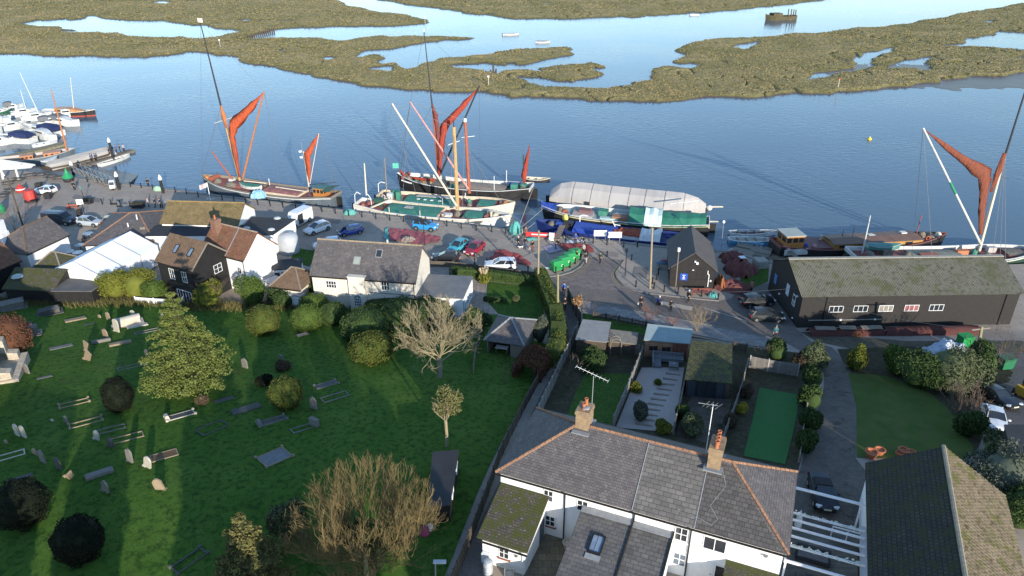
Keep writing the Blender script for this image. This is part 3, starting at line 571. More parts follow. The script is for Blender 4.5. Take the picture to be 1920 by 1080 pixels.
# ---- the terrace of cottages in the foreground ----
CO, CA = Vector((-.8, 40.4, 5.2)), R(-22.5)
def cw(u, v, z=0): return CO + Vector((math.cos(CA)*u - math.sin(CA)*v, math.sin(CA)*u + math.cos(CA)*v, z))
def terrace():
    h = house('cottage_terrace', 'white terrace of cottages with hipped slate roof and terracotta ridge tiles', CO, CA, 19.1, 7.6, 4.8, 7.3, m_white, m_slate, hip=(4.4,4.0), ov=.3, rid=m_ridge); t = h.t
    # re-slated right half laid over the roof, with a dividing joint
    p = lambda x, y: tuple(roofpt(h, x, y) + Vector((0,-.01,.018)))
    MB().slab([p(9.55,-.33), p(13.6,-.33), p(13.6,3.62), p(9.55,3.62)], .02).build('roof_section', m_slateg, h.roof)
    m_sd = mat('dark concrete slate', (.07,.064,.06), (.10,.09,.084), 1.3, .75, .8, tile=(.36,.3,.016,(.03,.03,.032)), moss=((.045,.045,.02), .25, 2.5))
    MB().slab([p(13.64,-.33), p(19.05,-.33), p(15.1,3.6), p(13.64,3.62)], .02).build('roof_section', m_sd, h.roof)
    MB().tub(roofpt(h,9.53,-.3)+Vector((0,0,.03)), roofpt(h,9.53,3.7)+Vector((0,0,.03)), .035, n=5).build('joint_strip', m_lead, h.roof)
    MB().tub(roofpt(h,13.62,-.3)+Vector((0,0,.03)), roofpt(h,13.62,3.7)+Vector((0,0,.03)), .035, n=5).build('joint_strip', m_lead, h.roof)
    c1 = chimney(h, 4.75, 4.1, .95, 1.2, 6.4, 8.75, m_brick, 2); chimney(h, 14.0, 3.7, .85, 1.5, 6.4, 8.75, m_brick, 4)
    m = MB(); m.ell((4.95,3.75,9.0), .26, .26, .1, 12, 4, 0); m.build('chimney_cowl', m_lead, c1)
    for x, y in ((4.75,4.1),(14.0,3.7)): MB().box(x-.62, x+.62, y-1.05, y+1.0, 7.06, 7.16).build('flashing', m_lead, t)
    sl = mat('brick sill', (.30,.10,.06), (.22,.08,.05), 6, .85)
    window(h, 'front', 3.62, 3.2, .72, 1.0, 2, 2, gm=m_glass); window(h, 'front', 3.8, .95, .75, .95, 2, 2, sill=sl); window(h, 'front', 6.1, 3.2, .8, .95, 2, 2)
    window(h, 'front', 12.85, 3.1, .85, 1.15, 2, 2, sill=m_white); window(h, 'front', 12.95, .9, .85, 1.1, 2, 2, gm=mat('reflecting sky glass', (.10,.13,.17), (.16,.19,.23), 1, .08))
    window(h, 'front', 15.0, 3.05, 1.45, 1.1, 2, 1); door(h, 'front', 14.7, 0, .9, 2.0, m_wfr); window(h, 'front', 15.6, .2, .7, 1.75, 1, 1)
    for x in (4.85, 9.7, 13.45): pipe(h, [(x,-.33,4.62),(x,-.1,4.3),(x,-.1,-.1)], .055)
    MB().box(10.2, 10.22, -.11, -.1, 0, 1).build('cable', m_gut, t) if False else None
    MB().lathe([(.0,0),(.14,.04),(.17,.1)], 12, (18.1,-.12,3.9)).build('satellite_dish', m_lead, t)
    MB().path([p(13.3,.2),p(13.7,.3),p(14.6,.1),p(14.9,.5),p(14.3,1.1),p(15.0,2.4),p(14.6,3.2)], .018, 4).build('aerial_cable', m_lead, t)
    # back slope garden extension seen over the ridge
    MB().slab([(0.2,7.9,4.1),(14.5,7.9,4.1),(14.5,9.6,3.5),(.2,9.6,3.5)], .1).build('rear_roof', m_felt, t); MB().box(.4, 14.3, 7.62, 9.4, -2, 3.5).build('rear_wall', m_white, t)
    # left outshot
    o = house('outshot', 'small white outbuilding with mossy tile roof at left end of the terrace', cw(.35,-4.0), CA, 3.1, 3.95, 2.35, 2.36, m_white, m_mossr, gut=False); bpy.data.objects.remove(o.roof); bpy.data.objects.remove(o.wall)
    MB().add([(0,0,-1),(3.1,0,-1),(3.1,3.95,-1),(0,3.95,-1),(0,0,2.35),(3.1,0,2.35),(3.1,3.95,3.55),(0,3.95,3.55)], [(0,1,5,4),(1,2,6,5),(3,0,4,7)]).build('wall', m_white, o.t)
    MB().slab([(-.3,-.25,2.42),(3.35,-.25,2.42),(3.35,3.93,3.72),(-.3,3.93,3.72)], .14).build('roof', m_mossr, o.t)
    o.L, o.D = 3.1, 3.95; window(o, 'front', 1.6, 1.0, .75, 1.0, 2, 2, sill=sl); door(o, 'right', 3.2, 0, .8, 1.95, mat('blue grey door', (.06,.085,.11), (.08,.1,.12), 3, .5))
    MB().cb((1.55,-.33,2.2), 3.6, .1, .1).build('gutter', m_gut, o.t); pipe(o, [(2.95,-.3,2.15),(2.95,-.08,1.9),(2.95,-.08,-.2)], .04, m_wfr)
    MB().lathe([(.12,0),(.12,.05)], 12, (2.5,-.08,1.6)).build('wall_lamp', m_wood, o.t)
    MB().box(.05,.6,-.35,-.05,.3,1.1).build('meter_box', m_wfr, o.t)
    # two slate lean-tos
    for nm, lb, x0, x1, dep, z1, z0, mt in (('lean_to','slate lean-to roof with a rooflight in front of the terrace',6.2,9.62,8.5,3.6,1.9,m_slated),('lean_to','plain slate lean-to roof right of the rooflight lean-to',9.75,12.3,8.0,3.5,1.9,m_slateg)):
        b = T(nm, lb, 'extension', cw(x0, -dep), CA); w_ = x1 - x0
        MB().add([(0,0,-1),(w_,0,-1),(w_,dep-.01,-1),(0,dep-.01,-1),(0,0,z0),(w_,0,z0),(w_,dep-.01,z1),(0,dep-.01,z1)], [(0,1,5,4),(1,2,6,5),(3,0,4,7)]).build('wall', m_white, b)
        r = MB().slab([(-.08,-.2,z0+.1),(w_+.04,-.2,z0+.1),(w_+.04,dep-.02,z1+.14),(-.08,dep-.02,z1+.14)], .12).build('roof', mt, b)
        MB().slab([(-.06,dep-.55,z1+.06+.03),(w_+.02,dep-.55,z1+.09),(w_+.02,dep-.03,z1+.17),(-.06,dep-.03,z1+.17)], .03).build('flashing', m_lead, r)
        MB().tub((w_+.06,-.1,z0+.16), (w_+.06,dep-.05,z1+.2), .06, n=6).build('gutter', m_gut, b)
        if x0 < 7:
            k = (z1-z0)/dep; a = math.atan(k); c = Vector((1.7, dep-2.6, z0+.14+k*(dep-2.6)))
            fr = MB(); [fr.cb(c+Vector((dx,dy*math.cos(a),dy*math.sin(a)+.08)), sx, sy, .16, rx=a) for dx,sx,dy,sy in ((-.4,.09,0,1.35),(.4,.09,0,1.35),(0,.8,-.66,.09),(0,.8,.66,.09))]
            fo = fr.build('rooflight', m_gut, b); MB().cb(c+Vector((0,0,.06)), .74, 1.26, .05, rx=a).build('pane', mat('rooflight glass', (.12,.17,.24), (.2,.26,.34), 1.2, .05, sp=1), fo); MB().cb(c+Vector((0,0,.1)), .03, 1.26, .03, rx=a).build('bar', m_lead, fo)
            MB().cb(c+Vector((0,-.95,-.14)), 1.0, .4, .03, rx=a).build('flashing', m_lead, fo)
    b = T('outshot', 'low mossy tiled lean-to at the right end of the terrace', 'extension', cw(16.0,-4.2), CA)
    MB().add([(0,0,-1),(3.0,0,-1),(3.0,4.19,-1),(0,4.19,-1),(0,0,1.7),(3.0,0,1.7),(3.0,4.19,2.5),(0,4.19,2.5)], [(0,1,5,4),(1,2,6,5),(3,0,4,7)]).build('wall', m_white, b); MB().slab([(-.15,-.2,1.8),(3.1,-.2,1.8),(3.1,4.17,2.66),(-.15,4.17,2.66)], .12).build('roof', m_mossr, b)
    # yard
    struct(MB().prism([cw(3.45,-5)[:2], cw(6.2,-5)[:2], cw(6.2,0)[:2], cw(3.45,0)[:2]], 5.0, 5.27).build('cottage_yard', mat('mossy yard slabs', (.12,.11,.075), (.17,.15,.11), 2, .9, .4, tile=(.6,.6,.02,(.07,.07,.05)), moss=((.09,.09,.03), .3, 1))))
    struct(MB().prism([cw(-.2,-9)[:2], cw(6.2,-9)[:2], cw(6.2,-5)[:2], cw(-.2,-5)[:2]], 5.0, 5.25).build('cottage_yard', m_conc))
    # aerials
    a = T('tv_aerial', 'tall white television aerial on the left chimney of the terrace', 'aerial', cw(5.1,4.6,8.6)); MB().tub((0,0,-2),(0,0,2.6),.03,.025,5).build('mast', m_lead, a)
    k = MB().tub((-1.2,.35,3.15),(1.0,-.3,2.35),.016,n=4); [k.tub(Vector(lerp(Vector((-1.2,.35,3.15)),Vector((1,-.3,2.35)),i/8))+Vector((-.1,-.2,0)), Vector(lerp(Vector((-1.2,.35,3.15)),Vector((1,-.3,2.35)),i/8))+Vector((.1,.2,0)),.009,n=4) for i in range(9)]; k.build('boom', m_wfr, a)
    a = T('tv_aerial', 'tall white television aerial by the right chimney with crooked dipoles', 'aerial', cw(13.3,4.4,8.6)); MB().tub((0,0,-2),(0,0,2.6),.03,.025,5).build('mast', m_wfr, a)
    k = MB().tub((-.9,.3,2.5),(.3,-.1,2.55),.022,n=4); [k.tub((-.6+.25*i,.3-.1*i,2.2),(-.3+.25*i,-.1-.1*i,2.9),.014,n=4) for i in range(4)]; k.build('boom', m_lead, a)
terrace()
def pots_yard():
    for i, (u, v, lab) in enumerate(((5.35,-.7,'round cream planter by the cottage back door'),(2.6,-4.7,'square cream planter below the outshot window'))):
        p = cw(u, v, .08); mb = MB().lathe([(.2,0),(.32,.5),(.36,.52),(.36,.58),(.28,.58),(.26,.45)], 14) if not i else MB().loft([[(-.2,-.2,0),(.2,-.2,0),(.2,.2,0),(-.2,.2,0)],[(-.32,-.32,.55),(.32,-.32,.55),(.32,.32,.55),(-.32,.32,.55)],[(-.26,-.26,.55),(.26,-.26,.55),(.26,.26,.55),(-.26,.26,.55)],[(-.25,-.25,.45),(.25,-.25,.45),(.25,.25,.45),(-.25,.25,.45)]])
        tag(mb.build('planter', mat('cream pot', (.5,.47,.4), (.4,.37,.3), 4, .8), None, loc=p), lab, 'planter')
    p = cw(1.1, -4.8, .08); tag(MB().lathe([(.3,0),(.34,.1),(.34,1.0),(.28,1.1),(.1,1.15)], 14).build('water_butt', mat('pale grey plastic', (.42,.45,.48), (.35,.38,.4), 3, .5), None, loc=p), 'pale grey water butt under the outshot gutter', 'water butt')
pots_yard()
def pergola():
    t = T('pergola', 'white timber pergola over the dining deck beside the terrace', 'pergola', cw(19.3,0,0), CA); wd = mat('white pergola paint', (.78,.78,.78), (.68,.68,.68), 4, .5)
    for x in (.1, 4.6):
        for y in (1.0, 8.3): MB().box(x-.06, x+.06, y-.06, y+.06, -.6, 2.9).build('post', wd, t)
    for y in (1.0, 8.3): MB().box(0, 4.85, y-.07, y+.07, 2.9, 3.05).build('rail', wd, t)
    for y in (2.6, 3.5, 4.3, 5.1, 5.8): MB().box(.05, 4.8, y-.05, y+.05, 2.75, 2.9).build('beam', wd, t)
    MB().box(-.02, .12, 1.0, 8.3, 2.76, 2.9-.002).build('side_beam', wd, t); MB().box(4.55, 4.95, 1.0, 6.4, 2.6, 2.72).build('canopy_strip', mat('clear roofing', (.55,.57,.58), (.45,.47,.48), 2, .3), t)
    for y in (2.6, 5.8):
        gl = MB()
        for i in range(40): gl.cb((.2+4.4*i/40, y+random.uniform(-.1,.1), 2.92+random.uniform(-.12,.1)), .14, .05, .1, random.random()*3, random.random(), random.random())
        stuff(gl.build('flower_garland', mat('white garland', (.6,.62,.6), (.4,.5,.4), 9, .8), t))
    struct(MB().prism([cw(19.25,0.6)[:2], cw(24.2,.6)[:2], cw(24.2,7.0)[:2], cw(19.25,7.0)[:2]], 4.6, 5.42).build('deck', mat('grey deck boards', (.14,.135,.11), (.19,.18,.15), 1, .8, .5, tile=(9,.14,.012,(.05,.05,.045)))))
    tb = T('dining_table', 'dark rattan dining table under the pergola', 'table', cw(21.8,2.0,.22), CA); dk = mat('dark rattan', (.025,.026,.03), (.045,.045,.05), 8, .6); MB().box(-.9,.9,-.5,.5,.68,.74).build('table_top', dk, tb)
    for x in (-.8,.8):
        for y in (-.42,.42): MB().box(x-.04,x+.04,y-.04,y+.04,0,.68).build('leg', dk, tb)
    for i, (x, y, r, lb) in enumerate(((-.45,-.85,0,'dark rattan chair at near side of pergola table, left'),(.45,-.85,0,'dark rattan chair at near side of pergola table, right'),(-1.3,0,-90,'dark rattan chair at left end of pergola table'),(1.3,0,90,'dark rattan chair at right end of pergola table'))):
        a = CA + R(r); q = cw(21.8,2.0,.22) + Vector((math.cos(CA)*x-math.sin(CA)*y, math.sin(CA)*x+math.cos(CA)*y, 0)); c = T('rattan_chair', lb, 'chair', q, a, 'chairs under the pergola')
        MB().box(-.26,.26,-.25,.25,.36,.44).build('seat', dk, c); MB().box(-.26,.26,-.29,-.23,.44,.85).build('backrest', dk, c)
        for xx in (-.22,.22):
            for yy in (-.2,.2): MB().box(xx-.03,xx+.03,yy-.03,yy+.03,0,.36).build('leg', dk, c)
    s = T('garden_sofa', 'dark outdoor sofa set with grey cushions beneath the pergola beams', 'sofa', cw(21.3,4.6,.22), CA); MB().box(-1.1,1.1,-.4,.4,.05,.4).build('base', dk, s); MB().box(-1.1,1.1,.3,.5,.4,.8).build('backrest', dk, s); MB().box(-1,.95,-.38,.28,.4,.5).build('cushion', mat('grey cushion', (.12,.12,.13), (.17,.17,.18), 5, .9), s)
    b = T('glass_balustrade', 'white framed glass screen between deck and driveway', 'screen', cw(22.4,7.3,.1), CA)
    for x in (0,1.0,1.9): MB().box(x-.04,x+.04,-.03,.03,0,1.1).build('post', wd, b)
    MB().box(-.04,1.94,-.035,.035,1.1,1.18).build('rail', wd, b); [MB().box(x+.05,x+.93,-.012,.012,.08,1.09).build('pane', mat('clear grey glass', (.16,.18,.19), (.2,.22,.23), 1, .08), b) for x in (0,1.0-.04)]
    d = T('garden_parasol', 'folded white parasol standing at the corner of the deck', 'parasol', cw(20.1,6.6,.22)); MB().tub((0,0,0),(0,0,2.2),.03,n=6).build('pole', m_lead, d); MB().lathe([(.05,.7),(.26,.9),(.2,1.6),(.03,2.3)], 8).build('canopy', m_wfr, d)
pergola()
# ---- house at the lower right corner ----
def right_barn():
    far, dirx = W(1632,868,9.2), (math.cos(CA), math.sin(CA)); h = house('tiled_barn', 'pantiled house with mossy left slope painted in shade at lower right corner', (far.x + math.sin(CA)*-17, far.y - math.cos(CA)*17, 5.2), CA + R(90) , 1, 1, 1, 2, m_white, m_mossr, gut=False)
    bpy.data.objects.remove(h.wall); bpy.data.objects.remove(h.roof); t = h.t; t.location = (far.x, far.y, 5.2); t.rotation_euler.z = CA
    # local: x across, y = depth (negative towards the camera)
    wd, Lh, ev, rg = 8.3, 17, 3.8, 6.5; m = wd/2
    MB().add([(0,0,-1),(wd,0,-1),(wd,0,ev),(m,0,rg-.1),(0,0,ev),(0,-Lh,-1),(wd,-Lh,-1),(wd,-Lh,ev),(m,-Lh,rg-.1),(0,-Lh,ev)], [(1,0,4,3,2),(0,5,9,4),(6,1,2,7),(5,6,7,8,9)]).build('wall', m_white, t)
    mshade = mat('shaded mossy pantile', (.03,.03,.026), (.05,.047,.038), 1.2, .9, .9, tile=(.32,.3,.03,(.012,.013,.01)), moss=((.030,.038,.012), .55, 1.3), bs=.06)  # shade of this slope painted into the colour, along with its moss
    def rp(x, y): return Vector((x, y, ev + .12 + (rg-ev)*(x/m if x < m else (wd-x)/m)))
    msunlit = mat('sunlit mossy pantile', (.13,.10,.065), (.19,.15,.095), 1.0, .9, .6, moss=((.085,.085,.022), .45, .9), fine=((.05,.042,.026), 3, .4))  # lit copy: sun on this slope put into the colour, with moss
    MB().slab([rp(-.3,.25), rp(m,.25), rp(m,-Lh), rp(-.3,-Lh)], .1).build('roof_slope', mshade, t)
    cor = MB(); nc = 17                  # the pantile courses step down the sunlit slope
    for c in range(nc):
        x1 = m + (wd+.35-m)*c/nc; x2 = m + (wd+.35-m)*(c+1.12)/nc; zz = lambda x: rp(x,0).z
        ny = 56; top = []; bot = []
        for k in range(ny*3+1):
            y = .25 - (Lh+.25)*k/(ny*3); w_ = .045*math.cos(2*math.pi*k/3) ; top.append((x1, y, zz(x1)+.0+w_*.7)); bot.append((x2, y, zz(x2)+.085+w_))
        n0 = len(top); cor.add(top+bot+[(p[0],p[1],p[2]-.1) for p in bot], [(k+1,k,n0+k,n0+k+1) for k in range(n0-1)] + [(n0+k+1,n0+k,2*n0+k,2*n0+k+1) for k in range(n0-1)])
    cor.build('pantile_courses', msunlit, t)
    k = MB(); [k.tub((m, .25-i*.42, rg+.16), (m, .25-(i+.94)*.42, rg+.15), .15, .14, 7) for i in range(41)]; k.build('ridge_tiles', mat('grey ridge tile', (.26,.235,.18), (.2,.18,.14), 2, .9), t)
    MB().box(-.08,-.02,-Lh,0.0,ev-.25,ev-.1).build('gutter', m_wfr, t)
    h.L, h.D = wd, 0
right_barn()
def corner_roof():
    P = [W(1885,800,8.0), W(1990,800,8.0), W(1990,900,8), W(1905,880,8)]; polyblock('garage', 'dark felt roofed garage cut by the right edge of the picture', [(p.x,p.y) for p in P], 4.8, 8.0, m_black, m_felt, 'garage')
corner_roof()
# ---- the long black shed on the right ----
def long_shed():
    a, b = W(1506,553,4.5), W(1912,547,4.5); L = 26.5
    h = house('sail_loft', 'long black weatherboarded shed with mossy corrugated roof and five white windows', (a.x, a.y, 0), ang(a, b), L, 10.2, 4.4, 6.75, m_black, m_felt, gut=False, cat='shed', ov=.25)
    bpy.data.objects.remove(h.roof); rm = mat('mossy corrugated sheet', (.15,.14,.105), (.185,.175,.13), .9, .9, .2, moss=((.11,.11,.055), .5, .45), fine=((.075,.072,.05), 2.2, .35))
    mb = MB(); n = int((L+.6)/.2)*3; z = lambda y: h.e0 + h.sl*(min(y, 10.2-y)+h.ov)
    for (y0, y1) in ((-.35, 5.1), (10.55, 5.1)):
        r0 = [(-.3+(L+.6)*i/n, y0, z(y0)+.05*math.cos(2*math.pi*i/3)) for i in range(n+1)]; r1 = [(p[0], y1, z(y1)+.05*math.cos(2*math.pi*i/3)) for i, p in enumerate(r0)]; k = len(r0)
        mb.add(r0+r1, [(i,i+1,k+i+1,k+i) for i in range(k-1)])
    r = mb.build('roof', rm, h.t); MB().cb((L/2,5.1,z(5.1)+.06), L+.6, .5, .1).build('ridge_cap', mat('pale ridge capping', (.33,.31,.26), (.25,.24,.2), 2, .9), r)
    mbrd = mat('tarred board', (.017,.015,.014), (.028,.024,.021), 1.6, .8, .3, streak=(1,1,6)); boards(h, 'front', 0, L, -.1, 4.35, mbrd, .21); boards(h, 'left', 0, 10.2, -.1, 6.6, mbrd, .21, (4.35,6.7))
    for i, x in enumerate((4.35,7.35,10.45,13.6,16.65)): window(h, 'front', x, 2.1, 1.75, .85, 3, 1, gm=(m_glass,m_glass,m_glassw,m_glasst,m_glass)[i], off=.03)
    for x in (3.0, 24.9): MB().box(x-.05, x+.05, -.14, -.04, -.1, 4.2).build('downpipe', m_gut, h.t)
    MB().box(1.2, 10.2, -.16, -.05, 1.02, 1.1).build('conduit', mat('grey pipe', (.3,.29,.26), (.24,.23,.2), 2, .6), h.t)
    MB().box(5.0, 5.3, -.2, -.05, .98, 1.16).build('light_fitting', m_wfr, h.t); MB().box(9.3, 9.5, -.2, -.05, .98, 1.16).build('light_fitting', m_wfr, h.t)
    f = fmap(h, 'left')
    for i, (u, v, w_, hh, c) in enumerate(((4.2,2.3,.9,1.5,(.5,.55,.6)),(2.0,2.0,.85,1.5,(.6,.6,.6)),(8.3,1.9,.8,1.3,(.09,.2,.42)))):
        m = MB(); fbox(m, f, u-w_/2, u+w_/2, v, v+hh, .04, .08); s = m.build('wall_sign', mat('sign board %d' % i, c, tuple(x*.9 for x in c), 2, .6), h.t)
        if i == 1:
            k = MB(); fbox(k, f, u-.3, u+.3, v+.75, v+1.35, .08, .09); [fbox(k, f, u-.3, u+.3, v+.15+.18*j, v+.25+.18*j, .08, .09) for j in range(3)]; k.build('sign_print', m_black, s)
    for u, v in ((1.2,3.6),(6.3,1.3),(1.4,.5)): m = MB(); fbox(m, f, u-.12, u+.12, v, v+.16, .04, .18); m.build('wall_lamp', m_wfr, h.t)
    # red brick plinth store along the foot
    t = T('red_net_store', 'low red tarpaulin covered stack along the foot of the black shed', 'stack', W(1518,635,0), ang(a, b)); rmm = mat('dark red netting', (.10,.032,.026), (.065,.024,.021), 1.5, .9, .7, bs=.1)
    x = 0
    for i, wl in enumerate((9.0, 11.5)):
        rg = [[(x+wl*j/8, -.1*random.random(), -.2), (x+wl*j/8, .0, .75+.2*random.random()), (x+wl*j/8, .9, .85+.25*random.random()), (x+wl*j/8, 1.5, .2)] for j in range(9)]
        MB().loft(rg, close=False).build('tarpaulin', rmm, t, True); x += wl + .15
    MB().ell((5.6,.05,.35), .75, .25, .6).build('orange_patch', mat('orange net', (.30,.10,.04), (.24,.08,.035), 2, .9, .6), t)
    for i, (xx, l) in enumerate(((1.9,2.4),(4.6,1.9),(6.9,1.3),(8.1,1.2))): MB().cb((xx, .5, 1.12+.03*(i%2)), l, .7, .05, R(random.uniform(-4,4)), R(8)).build('plank', m_wood, t)
long_shed()
# ---- black hut by the slip ----
def hut():
    h = house('quay_hut', 'small black boarded hut with grey felt roof by the slipway', (27.0,87.9,0), R(81), 9.2, 5.8, 2.9, 5.2, m_black, mat('grey felt roof', (.065,.06,.06), (.085,.078,.076), .8, .85, .3), gut=False, cat='hut', ov=.35)
    boards(h, 'left', 0, 5.8, -.1, 5.1, mat('hut board', (.014,.013,.013), (.024,.021,.02), 1.6, .8, .3), .2, (2.9,5.2)); boards(h, 'front', 0, 9.2, -.1, 2.9, MC['hut board'], .2)
    f = fmap(h, 'left'); m = MB(); fbox(m, f, 3.5, 4.5, 1.1, 2.1, .05, .09); s = m.build('wall_sign', mat('blue sign', (.02,.07,.36), (.02,.08,.4), 2, .5), h.t)
    k = MB(); fbox(k, f, 3.78, 4.22, 1.25, 1.33, .09, .1); fbox(k, f, 3.85, 4.15, 1.42, 1.55, .09, .1); fbox(k, f, 3.93, 4.07, 1.6, 1.75, .09, .1); fbox(k, f, 3.78, 4.22, 1.83, 1.9, .09, .1); k.build('sign_print', m_wfr, s)
    m = MB(); fbox(m, f, 2.3, 2.6, 3.6, 3.9, .04, .25); fbox(m, f, 2.65, 2.85, 3.9, 4.1, .04, .3); m.build('flood_lamp', m_wfr, h.t)
    m = MB(); fbox(m, f, 2.75, 3.0, 2.65, 2.75, .04, .12); fbox(m, f, .35, .55, 1.15, 1.4, .04, .12); m.build('fixture', m_wfr, h.t)
    MB().path([f(.95,2.75,.1), f(.95,2.3,.1), f(.75,2.15,.1), f(.75,.4,.1)], .07, 6).build('downpipe', m_wfr, h.t)
hut()
# ---- left hand cluster: black house, white cottage, pub ----
def left_cluster():
    A = R(-27)
    h = house('black_house', 'black weatherboarded house with brown tile roof and two skylights', (-45.8,86.1,.1), A, 6.2, 5.9, 5.1, 7.6, m_black, m_tileb, gut=True, barge=m_wood)
    bd = mat('house board', (.010,.010,.010), (.017,.016,.016), 1.6, .7, .3); boards(h, 'front', 0, 6.2, -.5, 5.05, bd, .18); boards(h, 'right', 0, 5.9, -.5, 7.4, bd, .18, (5.1,7.6))
    window(h, 'front', 2.35, 2.9, .85, 1.5, 2, 2, off=.035); window(h, 'front', 4.6, 2.9, .85, 1.5, 2, 2, off=.035); window(h, 'front', 3.9, -.1, 2.6, 1.7, 5, 1, off=.035); window(h, 'right', 3.9, 3.0, 1.3, 1.2, 2, 2, off=.035)
    skylight(h, 2.2, 1.5, .6, 1.15); skylight(h, 4.75, 1.5, .6, 1.15); pipe(h, [(5.6,.2,6.6),(5.6,-.35,5.2),(6.1,-.12,4.9),(6.1,-.12,0)], .05)
    h = house('white_cottage', 'white gabled cottage with red tile roof and brick chimney', (-41.6,90.2,.1), A, 7.5, 5.7, 4.9, 7.5, m_white, m_tiler, rid=mat('pale ridge', (.34,.28,.22), (.28,.2,.14), 3, .9))
    chimney(h, 1.2, 2.0, .9, 1.0, 5.5, 8.6, m_brickr, 1); pipe(h, [(7.35,-.25,4.75),(7.35,-.09,4.4),(7.35,-.09,0)], .05); window(h, 'front', 6.4, 2.6, .7, .9, 2, 2)
    MB().slab([tuple(roofpt(h,4.4,-.25)+Vector((0,0,.03))), tuple(roofpt(h,4.55,-.25)+Vector((0,0,.03))), tuple(roofpt(h,4.55,2.8)+Vector((0,0,.03))), tuple(roofpt(h,4.4,2.8)+Vector((0,0,.03)))], .03).build('verge_strip', m_lead, h.roof)
    h = house('quay_inn', 'long inn with ochre lichened roof and white gable facing the quay', (-52.3,102.1,0), R(-4), 11.6, 6.6, 3.9, 6.0, m_white, m_tileo, rid=mat('ochre ridge', (.3,.2,.07), (.22,.15,.06), 2, .9), gut=False)
    h = polyblock('flat_annexe', 'black flat roofed white annexe with domed rooflights behind the cottages', [(-53.2,98.2),(-34.9,98.6),(-33.2,104.8),(-40.2,105.6),(-40.3,102.4),(-53.2,102.0)], 0, 3.35, m_white, m_felt)
    for x, y in ((7.0,-1.5),(3.2,-1.0),(6.6,3.0)): d = MB().ell((x, y, 3.47), .55, .45, .28, 12, 4, 0).build('rooflight_dome', mat('dome plastic', (.45,.47,.48), (.38,.4,.41), 2, .3), h.t)
    m = MB().cb((9.3,-.9,1.6), .1, 1.3, 1.6, R(15)); m.build('dark_door', m_felt, h.t)
    h = house('inn_wing', 'low hipped slate wing of the inn with orange ridge tiles', (-61.2,96.6,0), R(9), 9.2, 12.5, 2.7, 4.8, m_white, m_slate, hip=(4.8,3.2), rid=m_ridge)
    MB().lathe([(.09,0),(.09,.9)], 8, (5.2,3.2,3.6)).build('vent_pipe', m_wfr, h.t); MB().tub((6.3,4.2,4.0),(5.9,5.4,4.9),.09,n=6).build('flue', m_wfr, h.t); MB().box(7.0,7.7,2.4,3.0,3.3,3.95).build('extractor_unit', m_wood, h.t)
    h = house('side_cottage', 'white walled cottage with hipped slate roof at the left street', (-67.1,92.6,0), R(73.5), 7, 6, 3.2, 5.5, m_white, m_slate, hip=(3,0), rid=m_tileb)
    h = house('tile_cottage', 'black walled cottage with red brown tile roof cut by the left edge', (-69.2,83.8,0), R(68), 6.8, 6, 3.3, 5.6, m_black, m_tiler); window(h, 'front', 2.6, 1.4, 1.3, 1.1, 3, 2)
    t = T('white_chimney', 'broad white chimney stack with brick panel at left edge', 'chimney', (-71.8,95.2,0)); MB().loft([[(-1.3,-1,0),(1.1,-1,0),(1.1,1,0),(-1.3,1,0)],[(-1.1,-.8,5.2),(.75,-.8,5.2),(.75,.8,5.2),(-1.1,.8,5.2)]]).build('stack', m_white, t); MB().box(-1.0,.65,-.7,.7,5.2,6.9).build('upper_stack', m_white, t); MB().box(-.35,.25,-.75,-.69,5.4,6.4).build('brick_panel', m_brickr, t)
    h = house('moss_roof_store', 'low store with dark moss covered tile roof and rounded rooflight', (-65.3,84.2,0), R(-5), 6.6, 6, 2.1, 3.5, m_black, m_mossr)
    c = roofpt(h, .9, 1.6); MB().ell(c, .75, .75, .3, 14, 4, 0).build('domed_rooflight', mat('pale green dome', (.45,.5,.46), (.38,.42,.4), 2, .35), h.t)
    polyblock('lean_store', 'flat grey felt roofed store in front of the marquee', [(-58.7,86.6),(-58.7,83.2),(-53.6,83.2),(-53.2,86.4)], 0, 2.1, m_black, mat('grey felt', (.085,.085,.088), (.12,.118,.115), .6, .85, .3, moss=((.15,.14,.11), .4, .35)))
    house('pyramid_store', 'little store with pyramid tile roof beside the marquee', (-64.6,89.3,0), R(-7), 4.2, 4.0, 2.4, 4.0, m_white, m_mossr, hip=(1.8,1.8), rid=mat('stone ridge', (.25,.21,.16), (.2,.17,.13), 3))
    # marquee
    t = T('marquee', 'large white marquee with peaked roof behind the inn', 'marquee', (-53.3,85.7,.2), R(75)); pv = mat('white marquee cloth', (.80,.80,.80), (.74,.75,.77), .6, .5); L, D, e, r = 10.6, 8.0, 2.7, 4.5
    for i in range(3):
        x0, x1 = L*i/3 + .02, L*(i+1)/3 - .02
        for s in (0, 1):
            n = 6; rows = []
            for k in range(n+1):
                y = lerp(-.15, D/2, k/n) if not s else lerp(D+.15, D/2, k/n); z = lerp(e, r, k/n) - .10*math.sin(math.pi*k/n); rows.append([(x0, y, z), ((x0+x1)/2, y, z-.06*math.sin(math.pi*k/n)), (x1, y, z)])
            MB().loft(rows if s else rows, close=False).build('roof_panel', pv, t, True)
    for i in range(3): MB().box(L*i/3+.02, L*(i+1)/3-.02, -.03, .0, 0, e-.03).build('side_panel', pv, t); MB().box(L*i/3+.02, L*(i+1)/3-.02, D, D+.03, 0, e-.03).build('side_panel', pv, t)
    for x in (0, L): MB().add([(x,0,0),(x,D,0),(x,D,e),(x,D/2,r-.02),(x,0,e)], [(0,1,2,3,4)]).build('end_panel', pv, t)
    for i in range(4): MB().tub((L*i/3,-.06,0),(L*i/3,-.06,e),.04,n=5).build('pole', m_lead, t); MB().path([(L*i/3,-.15,e+.03),(L*i/3,D/2,r+.02)],.03,5).build('roof_pole', m_lead, t)
